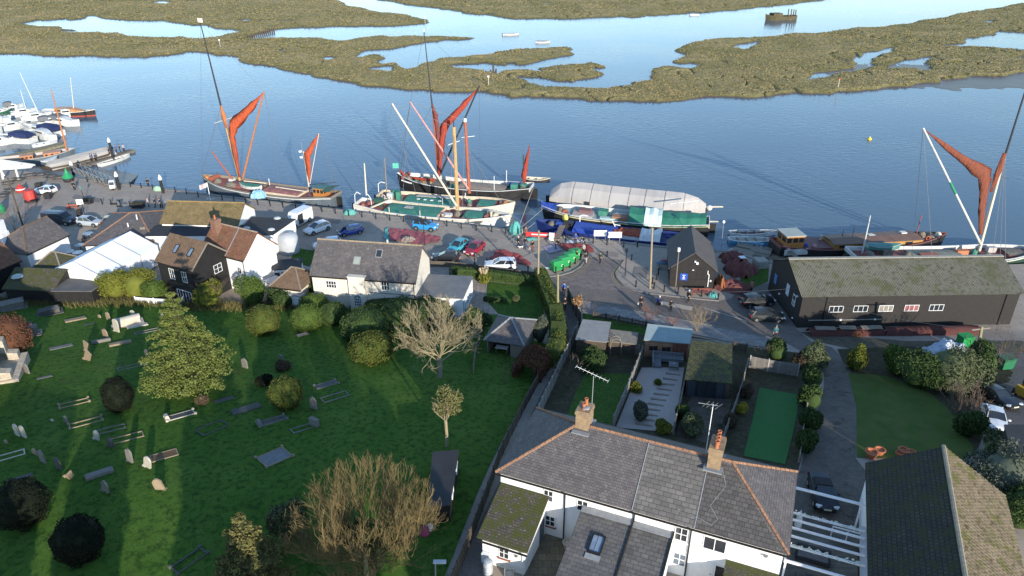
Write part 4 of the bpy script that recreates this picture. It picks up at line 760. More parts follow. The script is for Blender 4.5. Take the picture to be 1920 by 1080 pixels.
    h = house('garden_store', 'small brown tiled hipped store beside the white house', (-30.7,83.8,.2), R(-15), 4.0, 4.6, 2.5, 4.1, m_cream, m_tileb, hip=(1.7,1.7), rid=m_wood)
    h = polyblock('glass_lean_to', 'low grey glass lean-to behind the shrubs by the tiled store', [(-32.6,86.5),(-29.0,83.0),(-26.8,82.0),(-26.4,82.9),(-31.4,88.0)], .2, 1.9, m_white, mat('grey glass roof', (.2,.23,.26), (.26,.29,.31), 1, .25))
    t = T('storage_tank', 'large grey domed storage tank beside the white annexe wall', 'tank', W(543,472,0)); MB().lathe([(1.45,0),(1.5,.1),(1.5,2.3),(1.3,2.75),(.6,3.05),(.0,3.1)], 20).build('shell', mat('grey tank', (.42,.44,.46), (.34,.36,.38), .8, .5), t, True); MB().lathe([(.35,3.02),(.35,3.15)], 10).build('lid', m_lead, t)
    h = polyblock('low_extension', 'low white extension with glazed front beside the small enclosed lawn', [(-33.2,92.6),(-32.4,89.6),(-28.8,90.4),(-29.4,93.4)], 0, 2.0, m_white, m_felt); q = h.q
    f = edgef(q[1] if q[1][1] < q[2][1] else q[0], q[2]); 
    for k in range(4): window(h, None, .5+.9*k, .5, .8, 1.2, 1, 2, f=edgef((-32.4+30.95,89.6-91.5),(-28.8+30.95,90.4-91.5)))
    patch('pocket_lawn', [(552,465),(600,472),(580,500),(545,490)], m_lawn2, .05)
left_cluster()
# ---- sheds in the gardens ----
def shed(name, label, P, front_z, back_z, wm, rm, gz=None, ov=.2, cat='shed'):
    """P: front-left, front-right, back-right, back-left in plan"""
    gz = zt(P[0][0], P[0][1]) if gz is None else gz; c = P[0]; t = T(name, label, cat, (c[0], c[1], gz)); q = [(p[0]-c[0], p[1]-c[1]) for p in P]; f, b = front_z - gz, back_z - gz
    MB().add([(x, y, -1.5) for x, y in q] + [(q[0][0],q[0][1],f),(q[1][0],q[1][1],f),(q[2][0],q[2][1],b),(q[3][0],q[3][1],b)], [(0,1,5,4),(1,2,6,5),(2,3,7,6),(3,0,4,7)]).build('wall', wm, t)
    cx, cy = sum(x for x, _ in q)/4, sum(y for _, y in q)/4; z = [f, f, b, b]
    e = [(cx+(x-cx)*(1+ov/math.hypot(x-cx,y-cy)), cy+(y-cy)*(1+ov/math.hypot(x-cx,y-cy)), zz+.13) for (x, y), zz in zip(q, z)]; MB().slab(e, .1).build('roof', rm, t)
    h = House(); h.t = t; h.q = q; h.f = f; return h
def garden_buildings():
    h = house('summer_house', 'hipped slate summer house with open front beside the hedge', (-2.7,68.7,zt(-1,70)), R(-15), 3.9, 5.2, 2.15, 3.5, m_woodd, m_slate, hip=(1.9,1.9), rid=m_lead, cat='summer house', gut=False, ov=.35)
    bpy.data.objects.remove(h.wall); MB().box(0,.08,0,5.2,-1,2.15).box(3.82,3.9,0,5.2,-1,2.15).box(.08,3.82,5.1,5.2,-1,2.15).box(2.6,3.82,0,.08,-1,2.15).build('wall', m_wood, h.t); MB().box(.08,2.6,-.02,.08,1.95,2.15).build('beam', m_brickr, h.t); MB().box(.08,3.82,.1,5.1,-1,.06).build('floor', m_woodd, h.t)
    tb = T('garden_table', 'white folding table inside the open summer house', 'table', h.t.matrix_basis @ Vector((1.4,.9,.06)), R(-15)); MB().box(-.7,.7,-.35,.35,.7,.75).build('table_top', m_wfr, tb); [MB().box(x-.03,x+.03,y-.03,y+.03,0,.7).build('leg', m_lead, tb) for x in (-.6,.6) for y in (-.28,.28)]
    h = shed('garden_shed', 'dark timber shed with flat grey felt roof beside the alley fence', [(7.2,70.3),(10.4,69.7),(11.3,73.7),(8.3,74.3)], 2.75, 2.85, m_woodd, mat('pale felt', (.20,.20,.195), (.25,.25,.24), 1.2, .9, .3))
    h = shed('hot_tub_shelter', 'weathered timber pergola roof beside the dark timber shed', [(10.75,70.4),(13.7,69.8),(14.2,72.0),(11.4,72.7)], 2.4, 2.45, m_woodd, m_wood)
    h = shed('larch_shed', 'pale larch shed with grey green roof and double windows', [(14.7,69.5),(19.3,68.7),(20.0,71.0),(15.5,72.1)], 3.1, 3.55, m_shiplap, mat('grey green roof', (.22,.28,.28), (.27,.33,.33), 1, .8, .2)); f = edgef(h.q[0], h.q[1])
    window(h, None, .95, .85, 1.0, .75, 2, 1, f=f, fm=m_shiplap); window(h, None, 2.35, .85, 1.0, .75, 2, 1, f=f, fm=m_shiplap); m = MB(); p = [f(3.0,-.6,.03), f(4.6,-.6,.03), f(4.6,h.f-.05,.03), f(3.0,h.f-.05,.03)]; m.slab(p, .04) if False else m.quad(*p); m.build('door', mat('cedar boards', (.22,.085,.05), (.17,.065,.04), 2, .8, .4, tile=(.12,9,.012,(.05,.025,.02),0)), h.t)
    h = shed('garden_room', 'garden room with mossy shingle roof and dark sliding doors', [(17.0,59.6),(21.0,58.9),(22.6,65.0),(18.9,65.8)], 4.75, 5.1, m_woodd, mat('moss shingle', (.055,.055,.03), (.075,.07,.04), 1, .95, .9, tile=(.42,.36,.035,(.02,.022,.012)), moss=((.085,.088,.022), .6, 2), bs=.06), ov=.35, cat='garden room'); f = edgef(h.q[0], h.q[1])
    dk = mat('dark door frame', (.03,.038,.05), (.04,.048,.06), 3, .5)
    for k, (u, g_) in enumerate(((.55,dk),(1.45,m_glass),(2.35,m_glass),(3.25,dk))): window(h, None, u, .1, .85, 1.95, 1, 1, f=f, fm=dk, gm=g_)
    MB().slab([(1.7,6.2,2.55),(5.8,5.4,2.55),(6.1,6.6,2.2),(2.0,7.4,2.2)], .08).build('rear_roof', mat('dark slate felt', (.06,.065,.072), (.08,.083,.09), 1, .7), h.t)
    # corner sofa, table
    p = W(1245,683,1.2); s = T('corner_sofa', 'grey timber corner sofa in front of the larch shed', 'sofa', (16.0,67.6,zt(16,67.5)+.07), R(-10)); gy = mat('grey garden timber', (.13,.135,.145), (.17,.172,.18), 3, .8)
    MB().box(-.6,2.6,.2,1.0,.1,.42).build('seat', gy, s); MB().box(-.6,2.6,1.0,1.15,.1,.85).build('backrest', gy, s); MB().box(-.6,.2,-1.3,.2,.1,.42).build('side_seat', gy, s); MB().box(-.75,-.6,-1.3,1.15,.1,.85).build('side_backrest', gy, s); [MB().box(.1*i+.05 if 0 else -.55+.4*i, -.2+.4*i, .22, .98, .42, .5).build('cushion', gy, s) for i in range(8)]
    s = T('garden_table', 'low grey table with a cup in front of the corner sofa', 'table', (17.3,66.3,zt(17,66)+.07), R(-10)); MB().box(-.5,.5,-.5,.5,.4,.46).build('table_top', gy, s); [MB().box(x-.04,x+.04,y-.04,y+.04,0,.4).build('leg', gy, s) for x in (-.44,.44) for y in (-.44,.44)]; MB().lathe([(.06,.46),(.07,.56),(.05,.56)], 8).build('cup', m_wfr, s)
    # churchyard shed behind the big tree
    P = [G(833,985), G(858,985), G(866,850), G(830,840)]; P = [Vector((-6.0,40.0,0)),Vector((-4.5,40.3,0)),Vector((-4.3,46.4,0)),Vector((-6.3,46.1,0))]
    h = shed('churchyard_shed', 'long dark shed with felt roof behind the big bare tree', [(p.x,p.y) for p in P], 6.9, 6.6, m_black, m_felt, gz=4.9); f = edgef(h.q[1], h.q[2]); window(h, None, 1.6, 1.3, .9, .6, 1, 1, f=f, gm=mat('bright sky glass', (.5,.52,.54), (.45,.47,.5), 1, .1)); window(h, None, 4.6, 1.1, 1.0, .6, 1, 1, f=f, gm=MC['bright sky glass'])
garden_buildings()
# ---- the church (its buttressed wall just enters the picture at the left edge) ----
def church():
    t = T('church', 'flint church wall with pale stepped stone buttresses at left edge', 'church', (-50.5,60.5,zt(-50,60)), R(22)); fl = mat('flint rubble', (.16,.145,.13), (.25,.225,.19), 5, .9, .9, fine=((.08,.075,.075), 9, .5), bs=.06); st = mat('pale limestone', (.50,.43,.33), (.42,.36,.28), 2, .9, .4, tile=(.6,.35,.015,(.3,.26,.2)))
    MB().box(-16,-2.6,-9,8,-2,7.5).build('wall', fl, t); MB().slab([(-16.3,-9.3,7.4),(-2.3,-9.3,7.4),(-9.3,-9.3,11.5)], .2) ; MB().slab([(-2.2,-9.3,7.3),(-2.2,8.3,7.3),(-9.3,8.3,11.6),(-9.3,-9.3,11.6)], .2).slab([(-16.4,-9.3,7.3),(-16.4,8.3,7.3),(-9.3,8.3,11.6),(-9.3,-9.3,11.6)], .2).build('roof', m_tiler, t)
    for y in (5.6, 1.6):
        mb = MB(); lv = ((0,1.3,3.2),(1.3,3.0,2.3),(3.0,5.0,1.4))
        for z0, z1, d in lv: mb.add([(-2.6,y-.5,z0-1),(-2.6+d,y-.5,z0-1),(-2.6+d,y-.5,z1-.5),(-2.6,y-.5,z1+.25),(-2.6,y+.5,z0-1),(-2.6+d,y+.5,z0-1),(-2.6+d,y+.5,z1-.5),(-2.6,y+.5,z1+.25)], [(0,1,2,3),(7,6,5,4),(1,5,6,2),(3,2,6,7)])
        mb.build('buttress', st, t)
    MB().box(-2.62,-1.6,2.1,5.1,-1,1.2).add([(-2.6,2.1,2.6),(-2.6,5.1,2.6),(-1.55,5.1,1.2),(-1.55,2.1,1.2)], [(0,3,2,1)]).build('plinth', fl, t); MB().box(-2.6,1.2,.8,6.4,-1,.12).build('plinth_step', st, t)
    MB().box(-22,-16,-3,4,-2,17).build('tower', fl, t)
church()
# ======================= BOATS =======================
m_wood_y = mat('varnished spar', (.50,.33,.13), (.40,.25,.10), 3, .5); m_wood_w = mat('cream spar', (.62,.56,.44), (.52,.46,.36), 3, .6); m_spar_b = mat('black spar', (.02,.02,.025), (.035,.035,.04), 4, .6); m_spar_r = mat('red brown spar', (.34,.10,.055), (.26,.075,.045), 3, .6); m_spar_p = mat('pink spar', (.55,.27,.24), (.45,.22,.2), 3, .7)
m_sail = mat('red ochre sailcloth', (.47,.085,.028), (.33,.06,.025), 1.5, .85, .7, streak=(3,3,.5), bs=.4); m_sailr = mat('deep red sailcloth', (.38,.055,.03), (.26,.045,.028), 1.5, .85, .7, streak=(3,3,.5), bs=.4); m_sailb = mat('tan sailcloth', (.22,.065,.038), (.15,.048,.03), 1.2, .9, .8, streak=(3,3,.5), bs=.4)
m_hgreen = mat('green hatch cloth', (.035,.17,.12), (.05,.22,.16), .8, .8, .3, fine=((.12,.22,.17), 1.5, .25)); m_bluet = mat('blue tarpaulin', (.02,.05,.26), (.03,.075,.34), .8, .6, .4); m_greent = mat('green tarpaulin', (.02,.13,.085), (.03,.17,.11), .8, .6, .5, bs=.06); m_greyc = mat('grey canvas cover', (.42,.395,.37), (.35,.325,.305), .35, .85, .4, streak=(2,.3,.3), bs=.05)
m_deckr = mat('red deck paint', (.25,.09,.08), (.19,.07,.06), 1.5, .85, .2); m_deckt = mat('tan deck', (.28,.22,.16), (.21,.165,.12), 1.2, .85, .3, tile=(9,.18,.012,(.1,.08,.06))); m_hblack = mat('black hull', (.012,.012,.013), (.03,.028,.027), .8, .6, .2); m_hwhite = mat('white hull', (.60,.60,.57), (.50,.50,.47), .8, .5, .1, moss=((.32,.29,.23), .28, .9)); m_hgrey = mat('grey blue hull', (.11,.135,.155), (.08,.10,.115), .8, .6); m_hblue = mat('navy hull', (.012,.025,.12), (.02,.035,.16), .8, .5); m_cream2 = mat('cream rail', (.60,.52,.38), (.50,.42,.30), 2, .7); m_rig = mat('rigging wire', (.10,.10,.11), (.16,.16,.17), 9, .6); m_rope = mat('pale rope', (.48,.43,.34), (.38,.34,.27), 8, .9)
m_junk = mat('deck gear', (.09,.085,.07), (.22,.19,.15), 3, .9, .6)
class Boat: pass
def boat(name, label, stern, bow, B, fb=1.0, sb=.9, ss=.5, tw=.7, hm=None, rm=None, dm=None, bul=.45, p=2.2, cat='boat', group=None, stripe=None, low=None, n=20, z=None, q0=.68, keel=.6):
    s, b = Vector(stern), Vector(bow); d = b - s; L = math.hypot(d.x, d.y); c = (s + b) / 2; t = T(name, label, cat, (c.x, c.y, WZ if z is None else z), math.atan2(d.y, d.x), group)
    h = Boat(); h.t = t; h.L, h.B = L, B; M = Matrix.Translation(t.location) @ Matrix.Rotation(t.rotation_euler.z, 4, 'Z'); h.M = M; Mi = M.inverted(); h.lc = lambda q: Mi @ Vector(q)
    def half(k): return B/2 * ((lerp(tw, 1, sst(k/.25)) if k < .25 else 1) if k < q0 else max(.015, 1-((k-q0)/(1-q0))**p))
    def zd(k): return fb + sb*max(0, (k-.45)/.55)**2 + ss*max(0, (.45-k)/.45)**2
    h.half, h.zd = half, zd; X = lambda k: -L/2 + L*k; h.X = X; ks = [1-(1-i/n)**1.35 for i in range(n+1)]
    def ring(k, bot=True):
        a, z = half(k), zd(k); rk = .035*L*max(0, (k-.8)/.2); return [(X(k)-rk, -a*.72, -keel), (X(k)-rk*.5, -a*.95, 0), (X(k), -a, z), (X(k), a, z), (X(k)-rk*.5, a*.95, 0), (X(k)-rk, a*.72, -keel)]
    rs = [ring(k) for k in ks]; mb = MB(); N = len(rs)
    vs = [q for r in rs for q in r]; fs = []
    for i in range(N-1):
        for j in (0,1,3,4): fs.append((i*6+j, (i+1)*6+j, (i+1)*6+j+1, i*6+j+1)) 
    fs.append((0,1,2,3,4,5)); mb.add(vs, fs); h.hull = mb.build('hull', hm, t)
    r = MB(); g = .12
    for sgn in (-1, 1):
        rows = [[(X(k), sgn*(half(k)+.05), zd(k)+.02), (X(k), sgn*(half(k)+.05), zd(k)+.12), (X(k)-.0, sgn*max(0, half(k)-g), zd(k)+.12), (X(k), sgn*max(0, half(k)-g), zd(k)-bul)] for k in ks]; r.loft(rows, close=False)
    r.box(X(0)-.04, X(0)+.1, -half(0), half(0), zd(0)-bul, zd(0)+.12); r.build('rail', rm or hm, t)
    if stripe:
        r = MB()
        for sgn in (-1, 1): r.loft([[(X(k), sgn*(half(k)+.012), zd(k)-.30), (X(k), sgn*(half(k)+.02), zd(k)-.12)] for k in ks], close=False)
        r.build('strake', stripe, t)
    if low:
        r = MB()
        for sgn in (-1, 1): r.loft([[(X(k)-.018*L*max(0,(k-.8)/.2), sgn*(half(k)*.955+.012), .0), (X(k)-.014*L*max(0,(k-.8)/.2), sgn*(half(k)*.965+.015), .28)] for k in ks], close=False)
        r.build('boot_top', low, t)
    d_ = MB(); d_.loft([[(X(k), -max(0, half(k)-.06), zd(k)-bul), (X(k), 0, zd(k)-bul+.08), (X(k), max(0, half(k)-.06), zd(k)-bul)] for k in ks], close=False); d_.build('deck', dm or m_deckt, t); h.dz = lambda k: zd(k)-bul+.05
    return h
def hatch(h, k0, k1, w, hgt, cloth, side, name='hatch_cover'):
    a, b = h.X(k0), h.X(k1); z = h.dz((k0+k1)/2) - .05; MB().box(a-.08, b+.08, -w/2-.08, w/2+.08, z-.3, z+hgt*.7).build('hatch_coaming', side, h.t)
    rows = [[(x, -w/2, z+hgt*.7+.01), (x, -w/4, z+hgt*.95), (x, 0, z+hgt), (x, w/4, z+hgt*.95), (x, w/2, z+hgt*.7+.01)] for x in (a, (a+b)/2, b)]; return MB().loft(rows, close=False).build(name, cloth, h.t)
def spar(h, name, p, q, r0, r1, mt): a, b = h.lc(p), h.lc(q); return MB().tub(a, b, r0, r1, 8).build(name, mt, h.t)
def bundle(h, name, pts, rad, mt, parent=None, flat=.5, seed=1):
    rd = random.Random(seed); P = [h.lc(p) for p in pts]; Q = []; Rr = []
    for i in range(len(P)-1):
        for k in range(4): Q.append(lerp(P[i], P[i+1], k/4)); Rr.append(.78*lerp(rad[i], rad[i+1], sst(k/4)))
    Q.append(P[-1]); Rr.append(rad[-1]*.78); rings = []
    for i, q in enumerate(Q):
        d = (Q[min(i+1, len(Q)-1)] - Q[max(i-1, 0)]).normalized(); yv = Vector((0,1,0)); a = d.cross(yv).normalized(); n = 12
        rings.append([q + (a*math.cos(2*math.pi*j/n) + yv*math.sin(2*math.pi*j/n)*flat) * Rr[i] * (1+.2*math.sin(j*2.6+seed)+rd.uniform(-.2,.2)) for j in range(n)])
    return MB().loft(rings).build(name, mt, parent or h.t, True)
def rigging(h, lines, r=.03, name='rigging', mt=None):
    mb = MB(); [mb.tub(h.lc(a), h.lc(b), r, r, 3, False) for a, b in lines]; return stuff(mb.build(name, mt or m_rig, h.t))
def gear(h, items, name='deck_gear', seed=3):
    """items: (k, y, sx, sy, sz, material, shape)"""
    for i, (k, y, sx, sy, sz, mt, sh) in enumerate(items):
        z = h.dz(k); x = h.X(k)
        if sh == 'b': MB().cb((x, y, z+sz/2), sx, sy, sz, random.uniform(-.1,.1)).build('deck_box', mt, h.t)
        elif sh == 'd': MB().tub((x, y-sy/2, z+sz/2), (x, y+sy/2, z+sz/2), sz/2, n=10).build('windlass_drum', mt, h.t)
        elif sh == 'e': MB().ell((x, y, z), sx/2, sy/2, sz, 10, 4, 0).build('covered_heap', mt, h.t)
        elif sh == 'p': MB().tub((x, y, z), (x, y, z+sz), sx/2, n=6).build('post', mt, h.t)
        elif sh == 'r':
            rr = [[(x+(.3+.07*math.cos(b))*math.cos(a), y+.07*math.sin(b), z+.5+(.3+.07*math.cos(b))*math.sin(a)) for b in [j*math.pi/3 for j in range(6)]] for a in [q*math.pi/6 for q in range(13)]]; MB().loft(rr, caps=False).build('lifebuoy', mt, h.t)
def wheelhouse(h, k, w, l, hh, wm, rm, nx=3):
    x = h.X(k); z = h.dz(k); t = h.t; MB().box(x-l/2, x+l/2, -w/2, w/2, z-.2, z+hh).build('wheelhouse', wm, t); MB().box(x-l/2-.12, x+l/2+.12, -w/2-.12, w/2+.12, z+hh+.003, z+hh+.1).build('wheelhouse_roof', rm, t)
    for i in range(nx): u = x-l/2+l*(i+.5)/nx; MB().box(u-l/nx*.36, u+l/nx*.36, -w/2-.02, w/2+.02, z+hh*.5, z+hh*.86).build('window', m_glass, t)
    for i in range(2): v = -w/2+w*(i+.5)/2; MB().box(x-l/2-.02, x+l/2+.02, v-w*.18, v+w*.18, z+hh*.5, z+hh*.86).build('window', m_glass, t)
def rudder(h, mt): x = h.X(0); MB().box(x-1.1, x-.08, -.09, .09, -.5, h.zd(0)*.8).build('rudder', mt, h.t)
def leeboard(h, k, mt, s=-1): x = h.X(k); a = h.half(k)+.12; MB().add([(x-2.4,s*a,.35),(x+.4,s*a,h.zd(k)-.1),(x+.3,s*a,h.zd(k)-.45),(x-2.6,s*a,-.3),(x-2.4,s*(a+.1),.35),(x+.4,s*(a+.1),h.zd(k)-.1),(x+.3,s*(a+.1),h.zd(k)-.45),(x-2.6,s*(a+.1),-.3)], [(0,1,2,3),(7,6,5,4),(0,4,5,1),(2,6,7,3),(1,5,6,2)]).build('leeboard', mt, h.t)
def skiff(name, label, stern, bow, B, hm, rm, im, z, group=None, cover=None, thw=3):
    h = boat(name, label, stern, bow, B, .42, .25, .12, .6, hm, rm, im, .3, 2.0, n=12, z=z, group=group, q0=.5, keel=.12)
    if cover: MB().loft([[(h.X(k), -h.half(k), h.zd(k)+.13), (h.X(k), 0, h.zd(k)+.13+.22*h.half(k)), (h.X(k), h.half(k), h.zd(k)+.13)] for k in [i/10 for i in range(11)]], close=False).build('boat_cover', cover, h.t, True)
    else:
        for i in range(thw): k = .2+.55*i/max(1, thw-1); MB().box(h.X(k)-.13, h.X(k)+.13, -h.half(k)+.05, h.half(k)-.05, h.zd(k)-.08, h.zd(k)-.03).build('thwart', m_wood, h.t)
    return h
def barge_A():
    h = boat('sailing_barge', 'grey sailing barge with bright orange brailed sails at the left quay', (-31.3,123.9), (-58.8,133.7), 5.9, 1.45, 1.1, .7, .62, m_hgrey, m_wood, m_deckr, stripe=m_hwhite, low=m_hblack, cat='barge', bul=.38); Y = 131.2
    foot, head, top = V(450,338,Y), V(414,198,Y), V(376,44,Y); spar(h, 'main_mast', foot, head, .26, .2, m_wood_y); spar(h, 'topmast', V(416,206,Y-.35), top, .17, .08, m_spar_b); spar(h, 'sprit', V(455,335,Y-.5), V(495,172,Y-1), .2, .13, mat('orange brown spar', (.40,.16,.07), (.33,.13,.06), 2, .6))
    s = bundle(h, 'main_sail', [V(494,174,Y-.8), V(468,204,Y-.7), V(438,234,Y-.6), V(435,255,Y-.6), V(441,292,Y-.6), V(449,332,Y-.6)], [.1,.75,1.15,.75,.62,.3], m_sail, seed=2); bundle(h, 'topsail', [V(414,198,Y-.5), V(419,218,Y-.5), V(425,240,Y-.5)], [.2,.55,.35], mat('orange brown sailcloth', (.45,.16,.05), (.36,.12,.045), 1.5, .85, .6), seed=4)
    spar(h, 'bowsprit', V(436,336,Y-.5), V(397,284,Y+1), .17, .11, m_spar_r); spar(h, 'crosstree', V(402,231,Y), V(436,220,Y), .05, .04, m_wood_w)
    MB().cb(h.lc(V(375,38,Y)), 1.0, .05, .7).build('house_flag', mat('white red flag', (.75,.7,.66), (.6,.35,.28), 2, .8), h.t)
    Y2 = 126.2; mz = V(579,350,Y2); spar(h, 'mizzen_mast', mz, V(569,284,Y2), .14, .1, m_wood_w); spar(h, 'mizzen_sprit', V(581,345,Y2), V(598,250,Y2), .07, .05, m_wood_w); bundle(h, 'mizzen_sail', [V(597,251,Y2), V(585,275,Y2-.1), V(576,290,Y2-.2), V(578,312,Y2-.2), V(580,342,Y2-.2)], [.08,.55,.75,.55,.15], m_sail, seed=6); spar(h, 'mizzen_boom', V(580,346,Y2), V(630,342,Y2), .08, .05, m_spar_b); spar(h, 'radar_mast', V(568,300,Y2), V(565,266,Y2), .04, .03, m_lead)
    for x, y in ((563,285),(565,296)): MB().lathe([(.28,0),(.3,.1),(.28,.25)], 10, h.lc(V(x,y,Y2))).build('radar_dome', m_wfr, h.t)
    hatch(h, .68, .77, 2.4, .6, m_deckr, m_deckr); hatch(h, .24, .50, 3.5, .75, mat('pink hatch boards', (.34,.15,.13), (.27,.11,.10), 1.5, .85, .4, tile=(.9,9,.03,(.14,.06,.05),0)), m_cream2); wheelhouse(h, .1, 2.2, 2.2, 1.7, mat('varnished cabin', (.45,.20,.055), (.36,.15,.045), 3, .45), mat('teal roof', (.05,.13,.12), (.06,.15,.14), 2, .6))
    MB().loft([[(h.X(k), -1.9, h.dz(k)+1.4), (h.X(k), 0, h.dz(k)+1.7), (h.X(k), 1.9, h.dz(k)+1.4)] for k in (0,.03,.06)], close=False).build('awning', mat('dark green awning', (.05,.10,.075), (.06,.12,.09), 1, .8), h.t)
    gear(h, [(.9,0,1,2.4,.9,m_spar_r,'d'),(.86,.6,1.4,1.6,.8,m_junk,'e'),(.8,-1.2,1,.8,.5,m_hwhite,'b'),(.75,.9,3,1.4,.8,m_junk,'e'),(.6,1.2,.3,.3,1.3,m_spar_b,'p'),(.57,-1.0,1.5,.9,.6,m_junk,'b'),(.54,.4,.9,.9,1.0,m_woodd,'d'),(.95,.3,1.2,1.2,.7,MC['varnished cabin'],'e'),(.2,-1.6,1,.4,.5,m_hwhite,'b'),(.53,-1.9,.12,.12,1.6,m_wfr,'p')])
    MB().cb((h.X(.62), -1.2, h.dz(.6)+.8), 4.2, .16, .16, .3, 0, -.1).build('spare_spar', m_wood_w, h.t); MB().cb((h.X(.3), .9, h.dz(.3)+1.2), 6.0, .14, .14, .1, 0, -.06).build('spare_spar', m_wood_w, h.t)
    leeboard(h, .55, m_spar_b); rudder(h, m_hblack)
    bw, st = h.M @ Vector((h.L/2,0,h.zd(1))), h.M @ Vector((-h.L/2,0,h.zd(0)))
    rigging(h, [(top, bw), (head, bw), (head, h.M @ Vector((h.X(.6),2.9,1.8))), (head, h.M @ Vector((h.X(.62),-2.9,1.8))), (head, h.M @ Vector((h.X(.58),2.9,1.8))), (head, h.M @ Vector((h.X(.57),-2.9,1.8))), (top, V(495,172,Y)), (V(495,172,Y), h.M @ Vector((h.X(.35),2,1.8))), (V(495,172,Y), h.M @ Vector((h.X(.4),-2.8,1.8))), (V(397,284,Y), head), (V(598,250,Y2), st), (V(598,250,Y2), V(630,342,Y2)), (V(569,284,Y2), h.M @ Vector((h.X(.13),2.5,1.9))), (V(569,284,Y2), h.M @ Vector((h.X(.2),-2.5,1.9)))])
    d = skiff('ships_boat', 'green covered boat carried on the deck of the left barge', h.M @ Vector((h.X(.50),1.9,0)), h.M @ Vector((h.X(.66),1.7,0)), 1.6, m_hwhite, m_hwhite, m_wood, WZ+2.0, cover=m_hgreen)
barge_A()
def barges_B():
    kb = 'barges moored three abreast at the middle quay'
    # far barge with red sails
    a, b = W(997,350,.6), W(744,326,1.0); h = boat('sailing_barge', 'black hulled sailing barge with deep red sails, farthest of the three abreast', a, b, 6.0, 1.55, 1.2, .8, .62, m_hblack, m_hwhite, m_deckt, stripe=None, cat='barge', bul=.6, group=kb); Y = 131.0
    foot, head, top = V(823,336,Y), V(811,196,Y), V(795,60,Y); spar(h, 'main_mast', foot, head, .27, .2, m_spar_r); spar(h, 'topmast', V(811,205,Y-.3), top, .15, .07, m_spar_b); spar(h, 'topmast_pole', top, V(795,54,Y), .05, .05, m_wfr); spar(h, 'sprit', V(826,325,Y-.4), V(899,160,Y-1.2), .19, .13, m_spar_b)
    bundle(h, 'main_sail', [V(898,163,Y-1), V(866,202,Y-.8), V(834,236,Y-.6), V(829,260,Y-.6), V(826,295,Y-.6), V(823,330,Y-.6)], [.08,.62,.85,.62,.5,.3], m_sailr, seed=8); bundle(h, 'topsail', [V(812,200,Y-.4), V(816,215,Y-.4), V(820,240,Y-.4), V(822,300,Y-.4)], [.2,.5,.45,.3], mat('maroon sailcloth', (.20,.05,.035), (.15,.04,.03), 1.5, .9, .6), seed=9)
    bundle(h, 'foresail', [h.M @ Vector((h.X(.97),.4,3.6)), h.M @ Vector((h.X(.92),.6,2.3)), h.M @ Vector((h.X(.7),.9,2.2))], [.2,.35,.3], m_sailr, flat=.9, seed=11); MB().cb((h.X(1.0), .3, 4.3), 1.1, .06, 1.0, .4).build('bow_flag', mat('teal flag', (.08,.36,.28), (.1,.42,.33), 2, .8), h.t)
    hatch(h, .62, .72, 2.6, .5, m_junk, m_woodd); hatch(h, .18, .52, 3.9, .7, mat('fawn hatch cloth', (.30,.24,.18), (.23,.18,.14), .7, .9, .3), m_woodd); gear(h, [(.93,0,1,2.6,.9,m_deckr,'d'),(.9,.9,1.2,1,.9,m_junk,'e'),(.86,0,1.3,1.3,.6,m_hgreen,'e'),(.82,-1,1.2,.9,.5,m_hwhite,'e'),(.77,-.3,3.2,3.2,.9,mat('tan tarp', (.24,.19,.13), (.19,.15,.1), 1, .9, .4),'e'),(.57,.8,1.4,1.2,.7,m_hgreen,'e'),(.12,.5,1.2,1,1.2,m_hgreen,'b'),(.06,-.4,1,1,.9,m_hgreen,'b'),(.14,-1.3,1.6,1.0,.8,m_bluet,'b'),(.05,1.0,.6,.6,.6,m_deckr,'r'),(.45,2,.1,.1,2.4,m_wfr,'p'),(.25,2,.1,.1,3.2,m_wfr,'p'),(.2,-2,.12,.12,3,m_wfr,'p')])
    Y2 = 129.2; spar(h, 'mizzen_mast', V(983,352,Y2), V(981,290,Y2), .12, .09, m_spar_b); bundle(h, 'mizzen_sail', [V(993,272,Y2), V(988,300,Y2), V(983,325,Y2), V(983,347,Y2)], [.1,.4,.6,.25], m_sailr, seed=14); rudder(h, m_hblack)
    bw = h.M @ Vector((h.L/2,0,h.zd(1))); rigging(h, [(top,bw),(head,bw),(top,V(899,160,Y)),(head,h.M@Vector((h.X(.6),2.9,1.9))),(head,h.M@Vector((h.X(.58),-2.9,1.9))),(head,h.M@Vector((h.X(.63),-2.9,1.9))),(V(899,160,Y),h.M@Vector((h.X(.35),2,1.9))),(V(899,160,Y),h.M@Vector((h.X(.4),-2.6,1.9)))])
    # white name lettering suggested by a painted band near the bow
    for s in (1,):
        nm = MB(); [nm.cb((h.X(.86+.011*i), s*(h.half(.86+.011*i)+.05), h.zd(.86)-.45), .2, .03, .22) for i in range(9)]; stuff(nm.build('painted_name', m_wfr, h.t))
    skiff('ships_boat', 'grey dinghy slung in davits at the stern of the farthest barge', h.M @ Vector((-h.L/2-1.4,-2.6+2,0))+Vector((-3.0,3.2,0)), h.M @ Vector((-h.L/2-1.4,-.6,0))+Vector((2,2.4,0)), 1.7, m_hblack, m_wood_w, mat('pale dinghy', (.4,.37,.33), (.33,.3,.27), 1, .8), WZ+2.2)
    # middle barge
    a, b = W(712,362,.4), W(966,376,.9); h = boat('sailing_barge', 'cream railed barge with red brown mast and green hatches, middle of three abreast', a, b, 5.7, 1.4, .8, .6, .62, m_wood_w, m_cream2, m_deckr, cat='barge', bul=.5, group=kb); Y = 121.8
    foot, head = V(880,362,Y), V(872,226,Y); spar(h, 'main_mast', foot, head, .32, .26, m_spar_r); spar(h, 'sprit', V(878,354,Y-.5), V(769,191,Y-.5), .18, .12, m_spar_p); spar(h, 'mast_cap', V(872,228,Y), V(872,222,Y), .3, .2, m_wfr); spar(h, 'crosstree', V(866,258,Y), V(890,255,Y), .05, .05, m_wfr)
